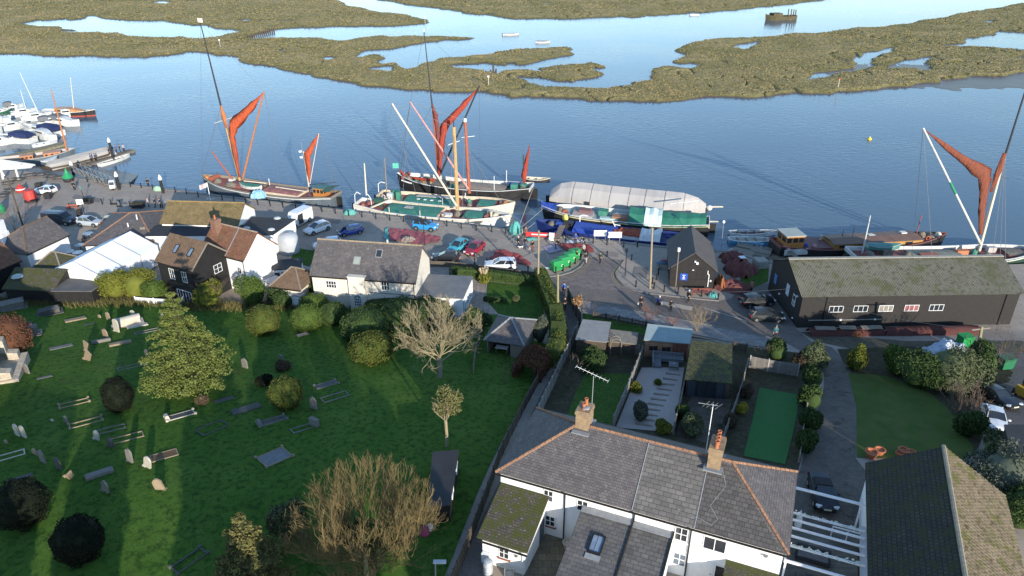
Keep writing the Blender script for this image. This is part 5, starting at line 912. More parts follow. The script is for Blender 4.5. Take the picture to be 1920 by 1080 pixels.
    hatch(h, .2, .58, 4.5, .65, m_hgreen, m_deckr); hatch(h, .74, .86, 3.4, .6, m_hgreen, m_deckr)
    for k, w_ in ((.3,.5),(.35,.5),(.4,.5),(.46,.6)): MB().cb((h.X(k), -.6, h.dz(k)+.67), .5, .4, .08).build('deck_light', m_wfr, h.t)
    MB().cb((h.X(.4), 1.2, h.dz(.4)+.72), 6.5, .9, .1).build('hatch_board', m_greyc, h.t); gear(h, [(.93,0,1,2.2,.8,mat('orange gear', (.4,.18,.06), (.3,.13,.05), 2, .8),'e'),(.9,.5,1.2,1,.6,m_deckr,'e'),(.66,.6,1,1.2,.9,m_hgreen,'e'),(.12,.6,1,.9,1.3,m_hgreen,'b'),(.09,-.8,.9,.8,1.1,m_hwhite,'b'),(.15,-.4,.8,.8,1.5,m_hgreen,'b'),(.05,-1.4,.6,.6,.6,m_hwhite,'r'),(.1,-1.6,.6,.6,.6,m_hwhite,'r'),(.68,-.9,.9,.9,.8,m_junk,'e'),(.62,1.8,.12,.12,1.8,m_wfr,'p'),(.5,-2.2,.1,.1,1.8,m_wood_w,'p')])
    spar(h, 'mizzen_mast', V(725,358,124.6), V(721,296,124.6), .13, .09, m_wood); MB().path([h.M.inverted() @ V(x,y,124.4) for x,y in ((710,360),(709,345),(714,341),(722,343))], .06).build('davit', m_wfr, h.t); rudder(h, m_hblack)
    rigging(h, [(head, h.M @ Vector((h.X(.62),2.7,1.7))), (head, h.M @ Vector((h.X(.65),-2.7,1.7))), (head, h.M @ Vector((h.X(.7),2.7,1.7))), (V(769,191,Y), h.M @ Vector((h.X(.12),1,1.8))), (V(769,191,Y), h.M @ Vector((h.X(.2),-2,1.8))), (head, V(769,191,Y))])
    # near barge
    a, b = W(671,378,.3), W(959,399,.9); h = boat('sailing_barge', 'white bowed barge with yellow mast and long green hatch, nearest of three abreast', a, b, 5.7, 1.4, .75, .55, .62, m_hwhite, m_hwhite, m_deckr, cat='barge', bul=.5, stripe=m_cream2, group=kb); Y = 116.3
    foot, head = V(858,392,Y), V(851,238,Y); spar(h, 'main_mast', foot, head, .33, .27, m_wood_y); spar(h, 'mast_pole', head, V(850,224,Y), .1, .07, m_spar_b); spar(h, 'sprit', V(856,386,Y-.5), V(735,194,Y-.5), .19, .13, m_wood_w); spar(h, 'crosstree', V(840,272,Y), V(862,264,Y), .05, .05, m_wfr)
    hatch(h, .2, .55, 4.6, .65, m_hgreen, m_cream2); hatch(h, .71, .83, 3.6, .6, m_hgreen, m_deckr); MB().cb((h.X(.34), .3, h.dz(.34)+.70), 1.5, 1.0, .08).build('hatch_board', m_greyc, h.t)
    MB().cb((h.X(.16), -.3, h.dz(.16)+.9), .3, 4.6, .2, -.35).build('horse_beam', m_wood_w, h.t)
    gear(h, [(.9,0,1.2,2.2,.8,m_cream2,'e'),(.86,.6,1,1,.9,m_cream2,'p'),(.88,-.6,.35,.35,1.2,m_cream2,'p'),(.85,-.2,.9,1.6,.7,m_deckr,'d'),(.58,-1.2,.9,.9,.7,m_deckr,'r'),(.6,-.6,1.6,1.0,.5,m_hwhite,'b'),(.66,.2,1.4,1.6,.9,m_junk,'e'),(.08,.4,1.6,1.4,.9,m_deckr,'e'),(.13,.9,1.4,1.2,1.3,mat('dark green engine box', (.02,.07,.05), (.03,.09,.06), 2, .7),'b'),(.05,-1,.8,.8,.7,m_spar_r,'e'),(.25,-2.5,.14,.14,1.4,m_wood_w,'p'),(.45,-2.5,.14,.14,1.4,m_wood_w,'p')])
    spar(h, 'mizzen_mast', V(687,366,120.3), V(683,306,120.3), .15, .1, m_wood_w)
    for pts in ([(666,382),(665,365),(669,360),(676,364)], [(697,388),(695,372),(690,365),(686,363)]): MB().path([h.lc(V(x,y,119.8)) for x, y in pts], .06).build('davit', m_wfr, h.t)
    rudder(h, m_hblack); MB().cb((h.X(.83), -3.4, h.zd(.8)-.1), .9, 2.9, .08, 0, R(-10)).build('gangplank', m_wood, h.t)
    rigging(h, [(head, h.M @ Vector((h.X(.63),2.7,1.8))), (head, h.M @ Vector((h.X(.64),-2.7,1.8))), (head, h.M @ Vector((h.X(.7),-2.7,1.8))), (V(735,194,Y), h.M @ Vector((h.X(.12),1,1.8))), (V(735,194,Y), h.M @ Vector((h.X(.45),-2,1.8))), (head, V(735,194,Y)), (head, h.M @ Vector((h.X(.98),0,2.4)))])
    rigging(h, [(h.M @ Vector((h.X(.95),-.4,2.3)), W(972,440,.3)), (W(1000,352,.5), W(968,438,.3))], .04, 'mooring_line', m_rope)
barges_B()
def barges_C():
    # covered barge
    h = boat('covered_barge', 'black barge hidden under a long pale grey canvas cover', (7.2,125.6), (33.4,117.6), 6.0, 1.3, .5, .3, .6, m_hblack, m_hblack, m_woodd, cat='barge')
    ks = [.0,.06,.14,.26,.38,.5,.6,.72,.84,.93,.985]; Hh = [1.2,2.5,3.1,3.2,3.15,3.15,3.1,3.05,2.9,2.2,1.1]; rows = []
    for k, z in zip(ks, Hh):
        a = h.half(k)+.15; b = h.zd(k)-.55; j = lambda s: random.uniform(-s, s); rows.append([(h.X(k)+j(.1), -a, b+j(.12)), (h.X(k), -a*.97, b+z*.45), (h.X(k), -a*.5, b+z*.88), (h.X(k), 0, b+z+.35), (h.X(k), a*.5, b+z*.88), (h.X(k), a*.97, b+z*.45), (h.X(k), a, b)])
    c = MB().loft(rows, close=False); c.quad(*rows[0][::-1]); c.quad(*rows[-1]); cv = c.build('canvas_cover', m_greyc, h.t)
    for k, z in zip(ks[2:-2], Hh[2:-2]):
        k += .015; a = h.half(k)+.17; b = h.zd(k)-.55; MB().path([(h.X(k), -a, b), (h.X(k), -a*.98, b+z*.46), (h.X(k), -a*.5, b+z*.9), (h.X(k), 0, b+z+.39)], .025, 4).build('lashing', m_spar_b, cv)
    a = h.half(.26); MB().box(h.X(.245), h.X(.275), -a-.35, -a+.1, .7, 2.0).build('entry_flap', m_spar_b, cv); spar(h, 'bowsprit', h.M @ Vector((h.L/2-1.5,0,2.0)), h.M @ Vector((h.L/2+2.4,.4,2.3)), .15, .13, m_wood_w); rudder(h, m_hblack); MB().ell((h.L/2+.2,0,2.0), .5, .4, .5).build('furled_sail', m_hwhite, h.t)
    # barge with tarpaulins
    h = boat('tarpaulin_barge', 'work barge with blue tarpaulin bow and long green tarpaulin stern', (32.2,111.6), (5.0,118.4), 5.8, 1.5, .6, .5, .7, m_hblack, m_hwhite, mat('pale teal deck', (.30,.38,.36), (.24,.3,.29), 1, .8), cat='barge', bul=.5, stripe=mat('pale yellow strake', (.55,.52,.32), (.45,.42,.26), 2, .7))
    def tent(k0, k1, z, mt, nm, n=5, e=.1):
        rw = []
        for i in range(n+1):
            k = lerp(k0, k1, i/n); a = h.half(k)+e; b = h.zd(k)+.05; zz = z*(1-.15*(i%2)) + random.uniform(-.1,.1); rw.append([(h.X(k), -a, b-.25), (h.X(k), -a*.55, b+zz*.7), (h.X(k), 0, b+zz), (h.X(k), a*.55, b+zz*.7), (h.X(k), a, b-.25)])
        return MB().loft(rw, close=False).build(nm, mt, h.t)
    tent(.9, 1.0, .8, m_bluet, 'bow_tarpaulin', 4); tent(.02, .28, 1.3, m_greent, 'stern_tarpaulin', 7); tent(.36, .46, 1.7, m_greent, 'side_tarpaulin', 2); tent(.27, .37, 1.85, mat('pale mint sheet', (.55,.66,.62), (.48,.6,.56), 1, .7, .4), 'pale_sheet', 4, .16)
    hatch(h, .68, .8, 3.0, .5, mat('grey pink boards', (.36,.3,.28), (.3,.22,.21), 1.2, .85), m_greyc); gear(h, [(.88,0,1.2,2.2,.8,m_junk,'e'),(.85,.6,1.3,1.3,.7,m_spar_r,'e'),(.62,-.6,1.5,1.6,1.0,m_hgreen,'b'),(.5,.9,3.4,1.4,.8,mat('brown crate wood', (.30,.17,.10), (.24,.13,.08), 2, .8),'b'),(.52,-1.0,3.6,1.6,.6,mat('grey plastic sheet', (.4,.4,.38), (.32,.32,.3), 1, .5),'e'),(.58,1.2,3.0,1.0,.4,mat('mint cover', (.42,.55,.52), (.36,.48,.46), 1, .7),'b'),(.73,-.2,1.9,1.4,.9,mat('dull maroon', (.2,.1,.1), (.15,.08,.08), 1, .8),'b')])
    MB().box(h.X(.05), h.X(.30), -3.3, -2.9, h.zd(.2)-.2, h.zd(.2)+.15).build('fender_beam', m_hwhite, h.t); spar(h, 'boom', V(1258,382,113.6), V(1310,376,113.4), .11, .09, m_hwhite); spar(h, 'bumpkin', h.M @ Vector((-h.L/2,0,1.9)), h.M @ Vector((-h.L/2-1.4,.2,2.1)), .13, .1, m_wood_w); rudder(h, m_hblack)
    # blue barge at the quay
    h = boat('blue_barge', 'navy barge at the quay with blue covers, heaped red sails and white sheets', (29.4,104.2), (3.9,111.2), 5.0, 1.5, .8, .3, .75, m_hblue, m_hblue, mat('dark blue deck', (.02,.035,.1), (.03,.045,.13), 1, .7), cat='barge', bul=.35)
    rw = lambda k0, k1, z, mt, nm, n=6, j=.1: MB().loft([[(h.X(k), -h.half(k)*.97, h.zd(k)-.1), (h.X(k), -h.half(k)*.6, h.zd(k)+z+random.uniform(-j,j)), (h.X(k), h.half(k)*.6, h.zd(k)+z+random.uniform(-j,j)), (h.X(k), h.half(k)*.97, h.zd(k)-.1)] for k in [lerp(k0, k1, i/n) for i in range(n+1)]], close=False).build(nm, mt, h.t)
    rw(.5, .76, .45, m_bluet, 'blue_cover', 4, .03); rw(.32, .49, .25, mat('grey sheet', (.36,.36,.35), (.3,.3,.3), 1, .6), 'grey_cover', 4, .05); rw(.24, .36, .7, mat('white plastic sheet', (.62,.62,.6), (.5,.5,.5), 1.2, .5, .6, bs=.1), 'white_sheet', 6, .3)
    mr = mat('heaped red sail', (.36,.085,.04), (.26,.06,.03), 2.0, .9, .9, bs=.2)
    for i, (k, y, s_) in enumerate(((.46,-.2,1.5),(.43,.6,1.2),(.40,-.4,1.7),(.38,.5,1.3),(.49,.5,1.1))):
        rings = []
        for a in range(15):
            t_ = 2*math.pi*a/14; rr = s_*.62*(1+.2*math.sin(3*t_+i)); rings.append([(h.X(k)+(rr+.33*math.cos(b))*math.cos(t_), y+(rr+.33*math.cos(b))*math.sin(t_)*.8, h.zd(k)+.35+.28*math.sin(b)+.12*math.sin(5*t_+i)) for b in [q*math.pi/3 for q in range(6)]])
        MB().loft(rings, caps=False).build('heaped_sail', mr, h.t, True); MB().ell((h.X(k), y, h.zd(k)+.1), s_*.6, s_*.5, .5, 9, 4, 0).build('heaped_sail', mr, h.t, True)
    gear(h, [(.9,0,1.4,1.8,.7,m_junk,'e'),(.85,.5,1.0,.8,.9,m_bluet,'b'),(.8,-.3,1.5,1.4,.9,m_spar_b,'b'),(.14,.5,1.5,.8,.4,m_bluet,'b'),(.08,-.5,1.2,.8,.4,m_bluet,'b'),(.2,-1,.9,.9,.3,m_hblue,'e'),(.11,-1.2,.5,.5,.4,m_greyc,'e')]); rudder(h, m_hblack)
    MB().path([(h.X(.74),-1.8,h.dz(.7)), (h.X(.74),-1.8,h.dz(.7)+1.7), (h.X(.72),-1.8,h.dz(.7)+1.9), (h.X(.69),-1.8,h.dz(.7)+1.8)], .08).build('davit', m_wfr, h.t); MB().path([(h.X(.52),-1.4,h.zd(.5)+.5),(h.X(.54),-1.3,h.zd(.5)+1.5),(h.X(.53),-1.5,h.zd(.5)+.8),(h.X(.49),-1.6,h.zd(.5)+.7)], .07).build('coiled_hose', m_wfr, h.t); MB().ell((h.X(.83),-1.7,h.dz(.8)+1.0), .5, .5, .6).build('yellow_fender', mat('yellow plastic', (.7,.6,.14), (.6,.5,.12), 2, .6), h.t)
    g = T('gangway', 'weathered wooden gangway from the quay to the navy barge', 'gangway', W(1043,452,.1), ang(W(1043,452), W(1060,420))); dd = (W(1060,422,.9) - W(1043,452,0)).length
    MB().cb((dd/2, 0, .5), dd, .9, .07, ry=-.12).build('walkway', m_wood, g); [MB().cb((dd*(i+.5)/10, 0, .56+(i-4.5)*.05), .06, .86, .05, ry=-.12).build('tread', m_woodd, g) for i in range(10)]
    skiff('rowing_boat', 'small green rowing boat moored behind the black hut', W(1248,466,WZ+.4), W(1275,462,WZ+.4), 1.6, mat('green boat paint', (.03,.15,.10), (.04,.18,.12), 2, .5), m_hgreen, m_wood, WZ)
    rigging(h, [(W(1003,418,.5), W(958,452,.3)), (W(1018,392,1), W(955,446,.3))], .04, 'mooring_line', m_rope)
barges_C()
def boats_D():
    h = boat('house_boat', 'black hulled house boat with long brown cabin roof and wheelhouse', (39.9,102.4), (68.0,106.2), 5.0, 1.3, .8, .9, .75, m_hblack, m_deckr, m_deckr, cat='house boat', bul=.3)
    br = mat('brown cabin roof', (.15,.085,.06), (.19,.11,.08), .7, .6, .1); og = mat('ochre cabin side', (.40,.22,.06), (.32,.17,.05), 1, .6)
    a, b, z = h.X(.3), h.X(.82), h.dz(.5); MB().box(a, b, -1.7, 1.7, z-.2, z+1.0).build('cabin_side', og, h.t)
    for i in range(3): x0, x1 = lerp(a, b, i/3)+.02, lerp(a, b, (i+1)/3)-.02; MB().slab([(x0,-1.95,z+1.05),(x1,-1.95,z+1.05),(x1,0,z+1.3),(x0,0,z+1.3)], .06).slab([(x1,1.95,z+1.05),(x0,1.95,z+1.05),(x0,0,z+1.3),(x1,0,z+1.3)], .06).build('cabin_roof', br, h.t)
    for k in (.36,.58,.74): MB().box(h.X(k)-.6, h.X(k)+.6, -1.73, -1.6, z+.35, z+.75).build('window', m_glass, h.t)
    for k in (.19,.24): MB().box(h.X(k)-.25, h.X(k)+.25, -2.12, -2.0, z+.2, z+.5).build('window', m_glass, h.t)
    MB().box(h.X(.14), h.X(.295), -2.1, 2.1, z-.2, z+.7).build('fore_cabin', mat('maroon cabin', (.11,.045,.04), (.14,.055,.05), 1, .6), h.t); wheelhouse(h, .085, 3.0, 2.9, 2.0, MC['varnished cabin'], mat('grey green canopy', (.36,.39,.36), (.3,.33,.3), 1, .7)); MB().box(h.X(.02), h.X(.15), -2.25, -2.15, z-.1, z+.8).build('bulwark_panel', m_hwhite, h.t)
    gear(h, [(.9,0,1.2,2.4,.8,m_junk,'e'),(.87,.6,1.4,1.2,.9,m_junk,'e'),(.95,0,1,1.2,.7,m_wood_w,'e'),(.86,-1.2,.4,.4,.6,mat('orange lifebuoy', (.6,.14,.05), (.5,.11,.05), 2, .6),'r'),(.28,1,.5,.5,1.3,m_greyc,'p')])
    for k, zz, mt in ((.4,2.2,m_spar_b),(.46,2.6,m_spar_b),(.84,4.0,m_spar_r)): MB().tub((h.X(k),.8,z+.9),(h.X(k),.8,z+zz),.07,n=6).build('stove_pipe', mt, h.t)
    MB().cb((h.X(.56),.6,z+1.3), 1.0, .9, .06, rx=R(-6)).build('roof_hatch', m_hwhite, h.t); MB().cb((h.X(.75),.6,z+1.35), .9, .8, .2).build('roof_vent', m_hwhite, h.t)
    for x, y, c in ((.13,-1.2,m_bluet),(.16,-.9,m_bluet),(.20,-1.3,mat('pinkish cloth', (.5,.28,.28), (.4,.2,.2), 2, .9)),(.03,-1.5,m_spar_p),(.045,-1.8,m_spar_p)): MB().ell((h.X(x), y, z+.75), .4, .3, .4).build('deck_bundle', c, h.t)
    g = T('gangway', 'narrow plank gangway from the shed foreshore to the house boat', 'gangway', W(1494,484,-.2), R(100)); MB().cb((2.2,0,.3), 5.0, .7, .07, ry=-.1).build('walkway', m_wood, g); [MB().cb((.2+.45*i,0,.14+.045*i), .05, .66, .05, ry=-.1).build('tread', m_woodd, g) for i in range(10)]
    # barge behind the shed
    h = boat('sailing_barge', 'dark barge with white sprit and tan sail moored behind the long shed', (49.8,98.6), (78.5,99.4), 5.8, 1.7, .9, .6, .65, mat('bottle green hull', (.02,.05,.03), (.03,.065,.04), 1, .6), m_hwhite, m_deckr, cat='barge', stripe=m_hwhite, bul=.5); Y = 99.2
    foot, head = V(1836,470,Y), V(1884,292,Y); spar(h, 'main_mast', foot, head, .22, .18, m_wood_w); spar(h, 'topmast', V(1882,300,Y-.3), V(1932,140,Y), .15, .1, m_spar_b); s = V(1731,240,Y-1); f0 = V(1840,460,Y-.6); p1, p2 = lerp(f0, s, .46), lerp(f0, s, .56); spar(h, 'sprit', f0, s, .17, .12, m_hwhite); spar(h, 'sprit_band', p1, p2, .185, .17, mat('green band', (.02,.2,.1), (.03,.22,.12), 2, .6))
    bundle(h, 'main_sail', [V(1733,243,Y-.8), V(1790,287,Y-.7), V(1846,328,Y-.5), V(1846,352,Y-.5), V(1841,395,Y-.5), V(1838,440,Y-.5)], [.06,.55,1.15,.85,.6,.3], m_sailb, seed=21, flat=.28); bundle(h, 'topsail', [V(1884,287,Y-.5), V(1872,320,Y-.5), V(1858,360,Y-.5)], [.35,.55,.25], m_sailb, seed=22); spar(h, 'crosstree', V(1862,328,Y), V(1892,335,Y), .04, .04, m_spar_b)
    hatch(h, .32, .58, 3.6, .6, mat('weathered hatch cloth', (.24,.24,.18), (.17,.16,.13), 1, .9, .4), m_woodd); hatch(h, .8, .9, 2.6, .5, m_junk, m_deckr); gear(h, [(.3,0,1.2,1.5,.9,m_junk,'e'),(.4,-.5,2.6,1.2,.8,m_spar_r,'b'),(.2,.6,1.4,1.2,.9,m_junk,'b'),(.1,0,1.6,2.2,.8,m_junk,'e'),(.06,-.8,1,1,1.0,m_deckr,'e'),(.66,.6,1,1.2,1,m_hgreen,'e'),(.7,-.8,1.5,1.4,.9,m_junk,'e'),(.93,0,1.5,2,.8,m_junk,'e'),(.6,.9,1.8,.8,.7,mat('orange hatch', (.45,.17,.08), (.38,.14,.07), 2, .8),'b'),(.76,1.2,1.2,.8,.8,m_greyc,'b')])
    spar(h, 'mizzen_mast', V(1616,478,Y), V(1632,404,Y), .13, .08, m_hwhite); rudder(h, m_hblack); rigging(h, [(head,h.M@Vector((h.X(.72),-2.8,1.8))),(head,h.M@Vector((h.X(.75),-2.8,1.8))),(head,h.M@Vector((h.X(.72),2.8,1.8))),(head,h.M@Vector((h.X(.68),-2.8,1.8))),(s,h.M@Vector((h.X(.35),1.5,1.8))),(s,h.M@Vector((h.X(.4),-1.5,1.8))),(V(1932,140,Y),h.M@Vector((h.L/2,0,2.6)))])
    skiff('ships_boat', 'upturned teal dinghy on the stern davits of the barge behind the shed', V(1628,452,100.2)*1, V(1690,455,100.2)*1, 1.6, mat('teal boat', (.06,.17,.16), (.08,.2,.18), 1, .6), mat('teal boat rail', (.3,.4,.38), (.25,.35,.33), 1, .6), m_wood, .6, cover=mat('teal cover', (.10,.24,.22), (.08,.2,.18), 1, .7))
    skiff('rowing_boat', 'white open boat with dark red thwarts, farther of two by the slip', W(1368,436,WZ+.5), W(1456,434,WZ+.5), 2.0, m_hwhite, m_hwhite, mat('maroon inner', (.16,.07,.07), (.12,.05,.05), 1, .7), WZ, thw=4); skiff('rowing_boat', 'pale blue open boat with cream thwarts, nearer of two by the slip', W(1366,448,WZ+.5), W(1458,450,WZ+.5), 2.1, mat('sky blue paint', (.10,.36,.55), (.09,.3,.47), 1.5, .5), m_hwhite, mat('cream inner', (.45,.42,.34), (.36,.33,.27), 1, .7), WZ, thw=4); skiff('rowing_boat', 'blue punt lying beside the timber jetty', W(1384,458,WZ+.3), W(1432,461,WZ+.3), 1.5, MC['sky blue paint'], MC['sky blue paint'], m_wood, WZ-.1)
    # timber jetties on the slip
    for i, (p, q, wd, lb) in enumerate(((W(1375,486,-.5),W(1402,458,-.9),2.6,'broad plank jetty beside the hut'),(W(1398,486,-.5),W(1424,462,-.9),1.5,'narrow ribbed jetty running to the blue boats'),(W(1424,486,-.5),W(1436,464,-.9),2.2,'grey plank jetty beside the mud'))):
        d = q - p; n = int(d.length/.32); t = T('jetty', lb, 'jetty', p, math.atan2(d.y, d.x)); dl = math.hypot(d.x, d.y)
        for k in range(n): MB().box(dl*k/n+.02, dl*(k+1)/n-.02, -wd/2, wd/2, d.z*k/n, d.z*k/n+.1+random.uniform(-.02,.03)).build('plank', (m_wood, m_woodd)[random.random() < .25], t)
        for x in (.3, dl-.3): [MB().tub((x,s*wd*.45,-1.5),(x,s*wd*.45,.25+d.z*x/dl),.12,n=7).build('pile', m_woodd, t) for s in (-1,1)]
boats_D()
def cruiser(label, stern, bow, B, can=None, hm=None, cab='c', wood=False, fly=False, mast=None, low=None):
    h = boat('motor_cruiser' if not mast else 'sailing_yacht', label, stern, bow, B, 1.0, .55, .1, .85, hm or m_hwhite, m_hwhite, m_hwhite, cat='cruiser' if not mast else 'yacht', bul=.25, n=14, q0=.5, p=2, low=low, group='boats in the left marina')
    z = h.dz(.5); L = h.L; wm = MC['varnished cabin'] if wood else m_hwhite
    MB().loft([[(h.X(k), -h.half(k)*w_, z-.1), (h.X(k)+o, -h.half(k)*w_*.85, z+hh), (h.X(k)+o, h.half(k)*w_*.85, z+hh), (h.X(k), h.half(k)*w_, z-.1)] for k, w_, hh, o in ((.3,.8,1.1,0),(.5,.8,1.15,0),(.64,.75,1.0,-.3),(.86,.6,.35,-.3))], close=True).build('cabin', wm, h.t)
    for s in (-1, 1): MB().add([(h.X(.33),s*h.half(.35)*.80,z+.45),(h.X(.6),s*h.half(.6)*.775,z+.45),(h.X(.58),s*h.half(.58)*.74,z+.85),(h.X(.33),s*h.half(.35)*.75,z+.85)], [(0,1,2,3) if s < 0 else (3,2,1,0)]).build('window', m_glass, h.t)
    if can: MB().loft([[(h.X(k), -h.half(k)*.85, z+.5), (h.X(k), -h.half(k)*.7, z+1.5*f), (h.X(k), h.half(k)*.7, z+1.5*f), (h.X(k), h.half(k)*.85, z+.5)] for k, f in ((.05,.8),(.15,1),(.3,1.08),(.45,1))]).build('canopy', can, h.t)
    if fly: MB().box(h.X(.25), h.X(.5), -h.half(.4)*.6, h.half(.4)*.6, z+1.15, z+2.1).build('flybridge', m_hwhite, h.t); MB().box(h.X(.45), h.X(.51), -h.half(.4)*.55, h.half(.4)*.55, z+1.6, z+1.9).build('windscreen', m_glass, h.t)
    MB().path([(h.X(.95),-.2,z+.9),(h.X(.7),-h.half(.7)*.9,z+.9),(h.X(.7),-h.half(.7)*.9,z+.3)], .025, 4).path([(h.X(.95),.2,z+.9),(h.X(.7),h.half(.7)*.9,z+.9),(h.X(.7),h.half(.7)*.9,z+.3)], .025, 4).build('pulpit_rail', m_lead, h.t)
    if mast: p, q, mm = mast; Yb = (h.M @ Vector((h.X(.55),0,0))).y; fz = V(p[0],p[1],Yb); spar(h, 'mast', h.M @ Vector((h.X(.6),0,z)), V(q[0],q[1],Yb), .11, .06, mm)
    return h
def marina():
    z = WZ + .7; navy = mat('navy canopy', (.012,.02,.07), (.018,.03,.10), 1, .8); gry = mat('grey canopy', (.10,.11,.12), (.13,.14,.15), 1, .8)
    cruiser('small green hulled boat cut by the left picture edge', W(-30,215,z), W(24,208,z), 2.8, None, mat('green marina hull', (.02,.08,.05), (.03,.1,.06), 1, .5))
    cruiser('dark hulled yacht with wooden deckhouse and red bottom', W(78,210,z), W(180,212,z), 3.6, None, m_hblack, wood=True, mast=((152,222),(132,145),m_wood_w), low=mat('red antifouling', (.35,.06,.04), (.3,.05,.04), 2, .6))
    cruiser('white cruiser with grey canopy in the marina', W(88,226,z), W(150,231,z), 3.4, gry); cruiser('white cruiser with navy canopy in the marina', W(112,250,z), W(42,238,z), 3.4, navy)
    cruiser('white sailing yacht with tall white mast and red sail cover', W(40,222,z), W(98,216,z), 2.8, None, mast=((75,240),(37,136),m_hwhite)); cruiser('white cruiser with flybridge at the left marina edge', W(-5,240,z), W(50,232,z), 3.2, None, fly=True); h = cruiser('white wheelhouse launch with dark blue windows near the pontoon', W(62,262,z), W(-18,256,z), 3.2, navy)
    for x0, y0, x1, y1, lb, c, ms in ((-40,228,22,222,'white cruiser behind the flybridge boat at the left edge',None,None),(20,214,70,208,'small white yacht in the back row of the marina',None,((50,214),(38,168),m_hwhite)),(70,232,118,226,'white cruiser squeezed between the canopied cruisers',gry,None),(-30,268,30,262,'white launch lowest in the marina rows',None,None),(100,216,150,210,'white motor yacht beside the dark hulled yacht',None,None),(-45,250,5,244,'white yacht with blue cover cut by the left edge',navy,((-5,250),(-16,170),m_hwhite)),(60,246,108,260,'white day boat behind the tender',None,None),(5,204,45,200,'pale small boat farthest back in the marina',gry,None)): cruiser(lb, W(x0,y0,z), W(x1,y1,z), 2.7, c, mast=ms)
    skiff('tender', 'pale grey inflatable tender on the marina pontoon', W(60,274,-1), W(108,266,-1), 1.8, mat('grey inflatable', (.5,.52,.55), (.42,.44,.46), 1, .6), MC['grey inflatable'], m_lead, WZ+.35)
    t = T('pontoon', 'long weathered floating pontoon behind the wooden smack', 'pontoon', W(-30,304,-1.2), ang(W(-30,304), W(122,268))); L = (W(-30,304)-W(122,268)).length; n = int(L/2.2)
    for i in range(n): MB().box(L*i/n+.03, L*(i+1)/n-.03, -1.2, 1.2, -.5, .1).build('deck_section', mat('mossy pontoon', (.22,.20,.11), (.28,.25,.16), 1, .9, .4, tile=(.2,9,.02,(.08,.07,.05),0)), t)
    h = boat('wooden_smack', 'grey wooden smack with varnished cabins and tall orange mast', W(-40,306,-.3), W(142,283,-.2), 4.6, 1.3, .7, .4, .6, m_hgrey, m_greyc, m_deckt, cat='boat', bul=.4)
    for k0, k1 in ((.42,.55),(.66,.84)): z0 = h.dz(.6); MB().box(h.X(k0), h.X(k1), -1.0, 1.0, z0-.1, z0+.8).build('cabin', mat('orange varnish', (.42,.16,.05), (.33,.12,.04), 2, .5), h.t); MB().box(h.X(k0)-.1, h.X(k1)+.1, -1.1, 1.1, z0+.803, z0+.88).build('cabin_roof', mat('salmon cabin roof', (.45,.26,.17), (.38,.2,.13), 1, .7), h.t); [MB().box(lerp(h.X(k0),h.X(k1),(i+.5)/3)-.22, lerp(h.X(k0),h.X(k1),(i+.5)/3)+.22, -1.02, -.9, z0+.3, z0+.6).build('window', m_glass, h.t) for i in range(3)]
    Yb = (h.M @ Vector((h.X(.9),0,0))).y; spar(h, 'mast', V(127,288,Yb), V(96,168,Yb), .2, .08, mat('orange spar', (.46,.17,.06), (.36,.13,.05), 2, .5))
    h = boat('canvas_covered_barge', 'flat barge under patched grey canvas beside the marina pontoon', W(86,312,-.6), W(206,282,-.6), 5.2, .9, .2, .1, .9, m_woodd, m_woodd, m_woodd, cat='barge', q0=.85)
    rows = [[(h.X(k), -2.6, .6), (h.X(k), -1.5, 1.5+random.uniform(-.08,.08)), (h.X(k), 0, 1.9+random.uniform(-.1,.1)), (h.X(k), 1.5, 1.5), (h.X(k), 2.6, .6)] for k in [i/9 for i in range(10)]]; MB().loft(rows, close=False).quad(*rows[0][::-1]).quad(*rows[-1]).build('canvas_cover', mat('patched canvas', (.33,.30,.26), (.45,.42,.38), .5, .85, .4, streak=(.4,2,1)), h.t)
    skiff('dinghy', 'upturned white dinghy lying beside the patched canvas barge', W(80,305,-.3), W(108,296,-.3), 1.5, m_hwhite, m_hwhite, m_hwhite, WZ+1.0, cover=m_hwhite)
    h = skiff('rowing_gig', 'long white rowing gig alongside the pontoon with people', W(186,310,WZ+.3), W(244,291,WZ+.3), 1.7, m_hwhite, m_hwhite, mat('blue grey inner', (.22,.25,.3), (.3,.32,.34), 1, .7), WZ, thw=6)
    t = T('pontoon', 'low timber pontoon where people in dark jackets stand', 'pontoon', W(163,308,-1.2), ang(W(163,308,-1.2), W(248,281,-1.2))); L = (W(163,308,-1.2)-W(248,281,-1.2)).length
    for i in range(6): MB().box(L*i/6+.03, L*(i+1)/6-.03, -.9, .9, -.5, .1).build('deck_section', mat('dark pontoon', (.13,.11,.09), (.18,.155,.125), 1, .9, .4), t)
    t = T('access_bridge', 'grey lattice footbridge leading down to the pontoon', 'footbridge', W(205,345,.3), ang(W(205,345), W(140,318))); L = (W(205,345,0)-W(142,318,0)).length; st = mat('galvanised steel', (.26,.28,.29), (.2,.22,.23), 2, .5)
    MB().box(0, L, -.7, .7, -.1, .02).build('walkway', m_wood, t)
    for s in (-.75,.75):
        MB().tub((0,s,1.1),(L,s,1.1),.06,n=5).build('top_rail', st, t); k = 7
        for i in range(k): MB().tub((L*i/k,s,0),(L*(i+.5)/k,s,1.1),.04,n=4).build('brace', st, t); MB().tub((L*(i+.5)/k,s,1.1),(L*(i+1)/k,s,0),.04,n=4).build('brace', st, t)
    # white boat-lifting canopy frame at left edge
    t = T('white_gantry', 'white steel gantry with stretched white canopy at the left edge', 'gantry', W(20,345,0)); a = lambda x, y, z_=None: V(x, y, 134.0) - Vector(t.location)
    for p, q in (((8,345),(0,308)),((38,346),(26,306)),((26,306),(0,318)),((0,318),(8,330))): MB().tub(a(*p), a(*q), .22, .2, 8).build('post', m_hwhite, t)
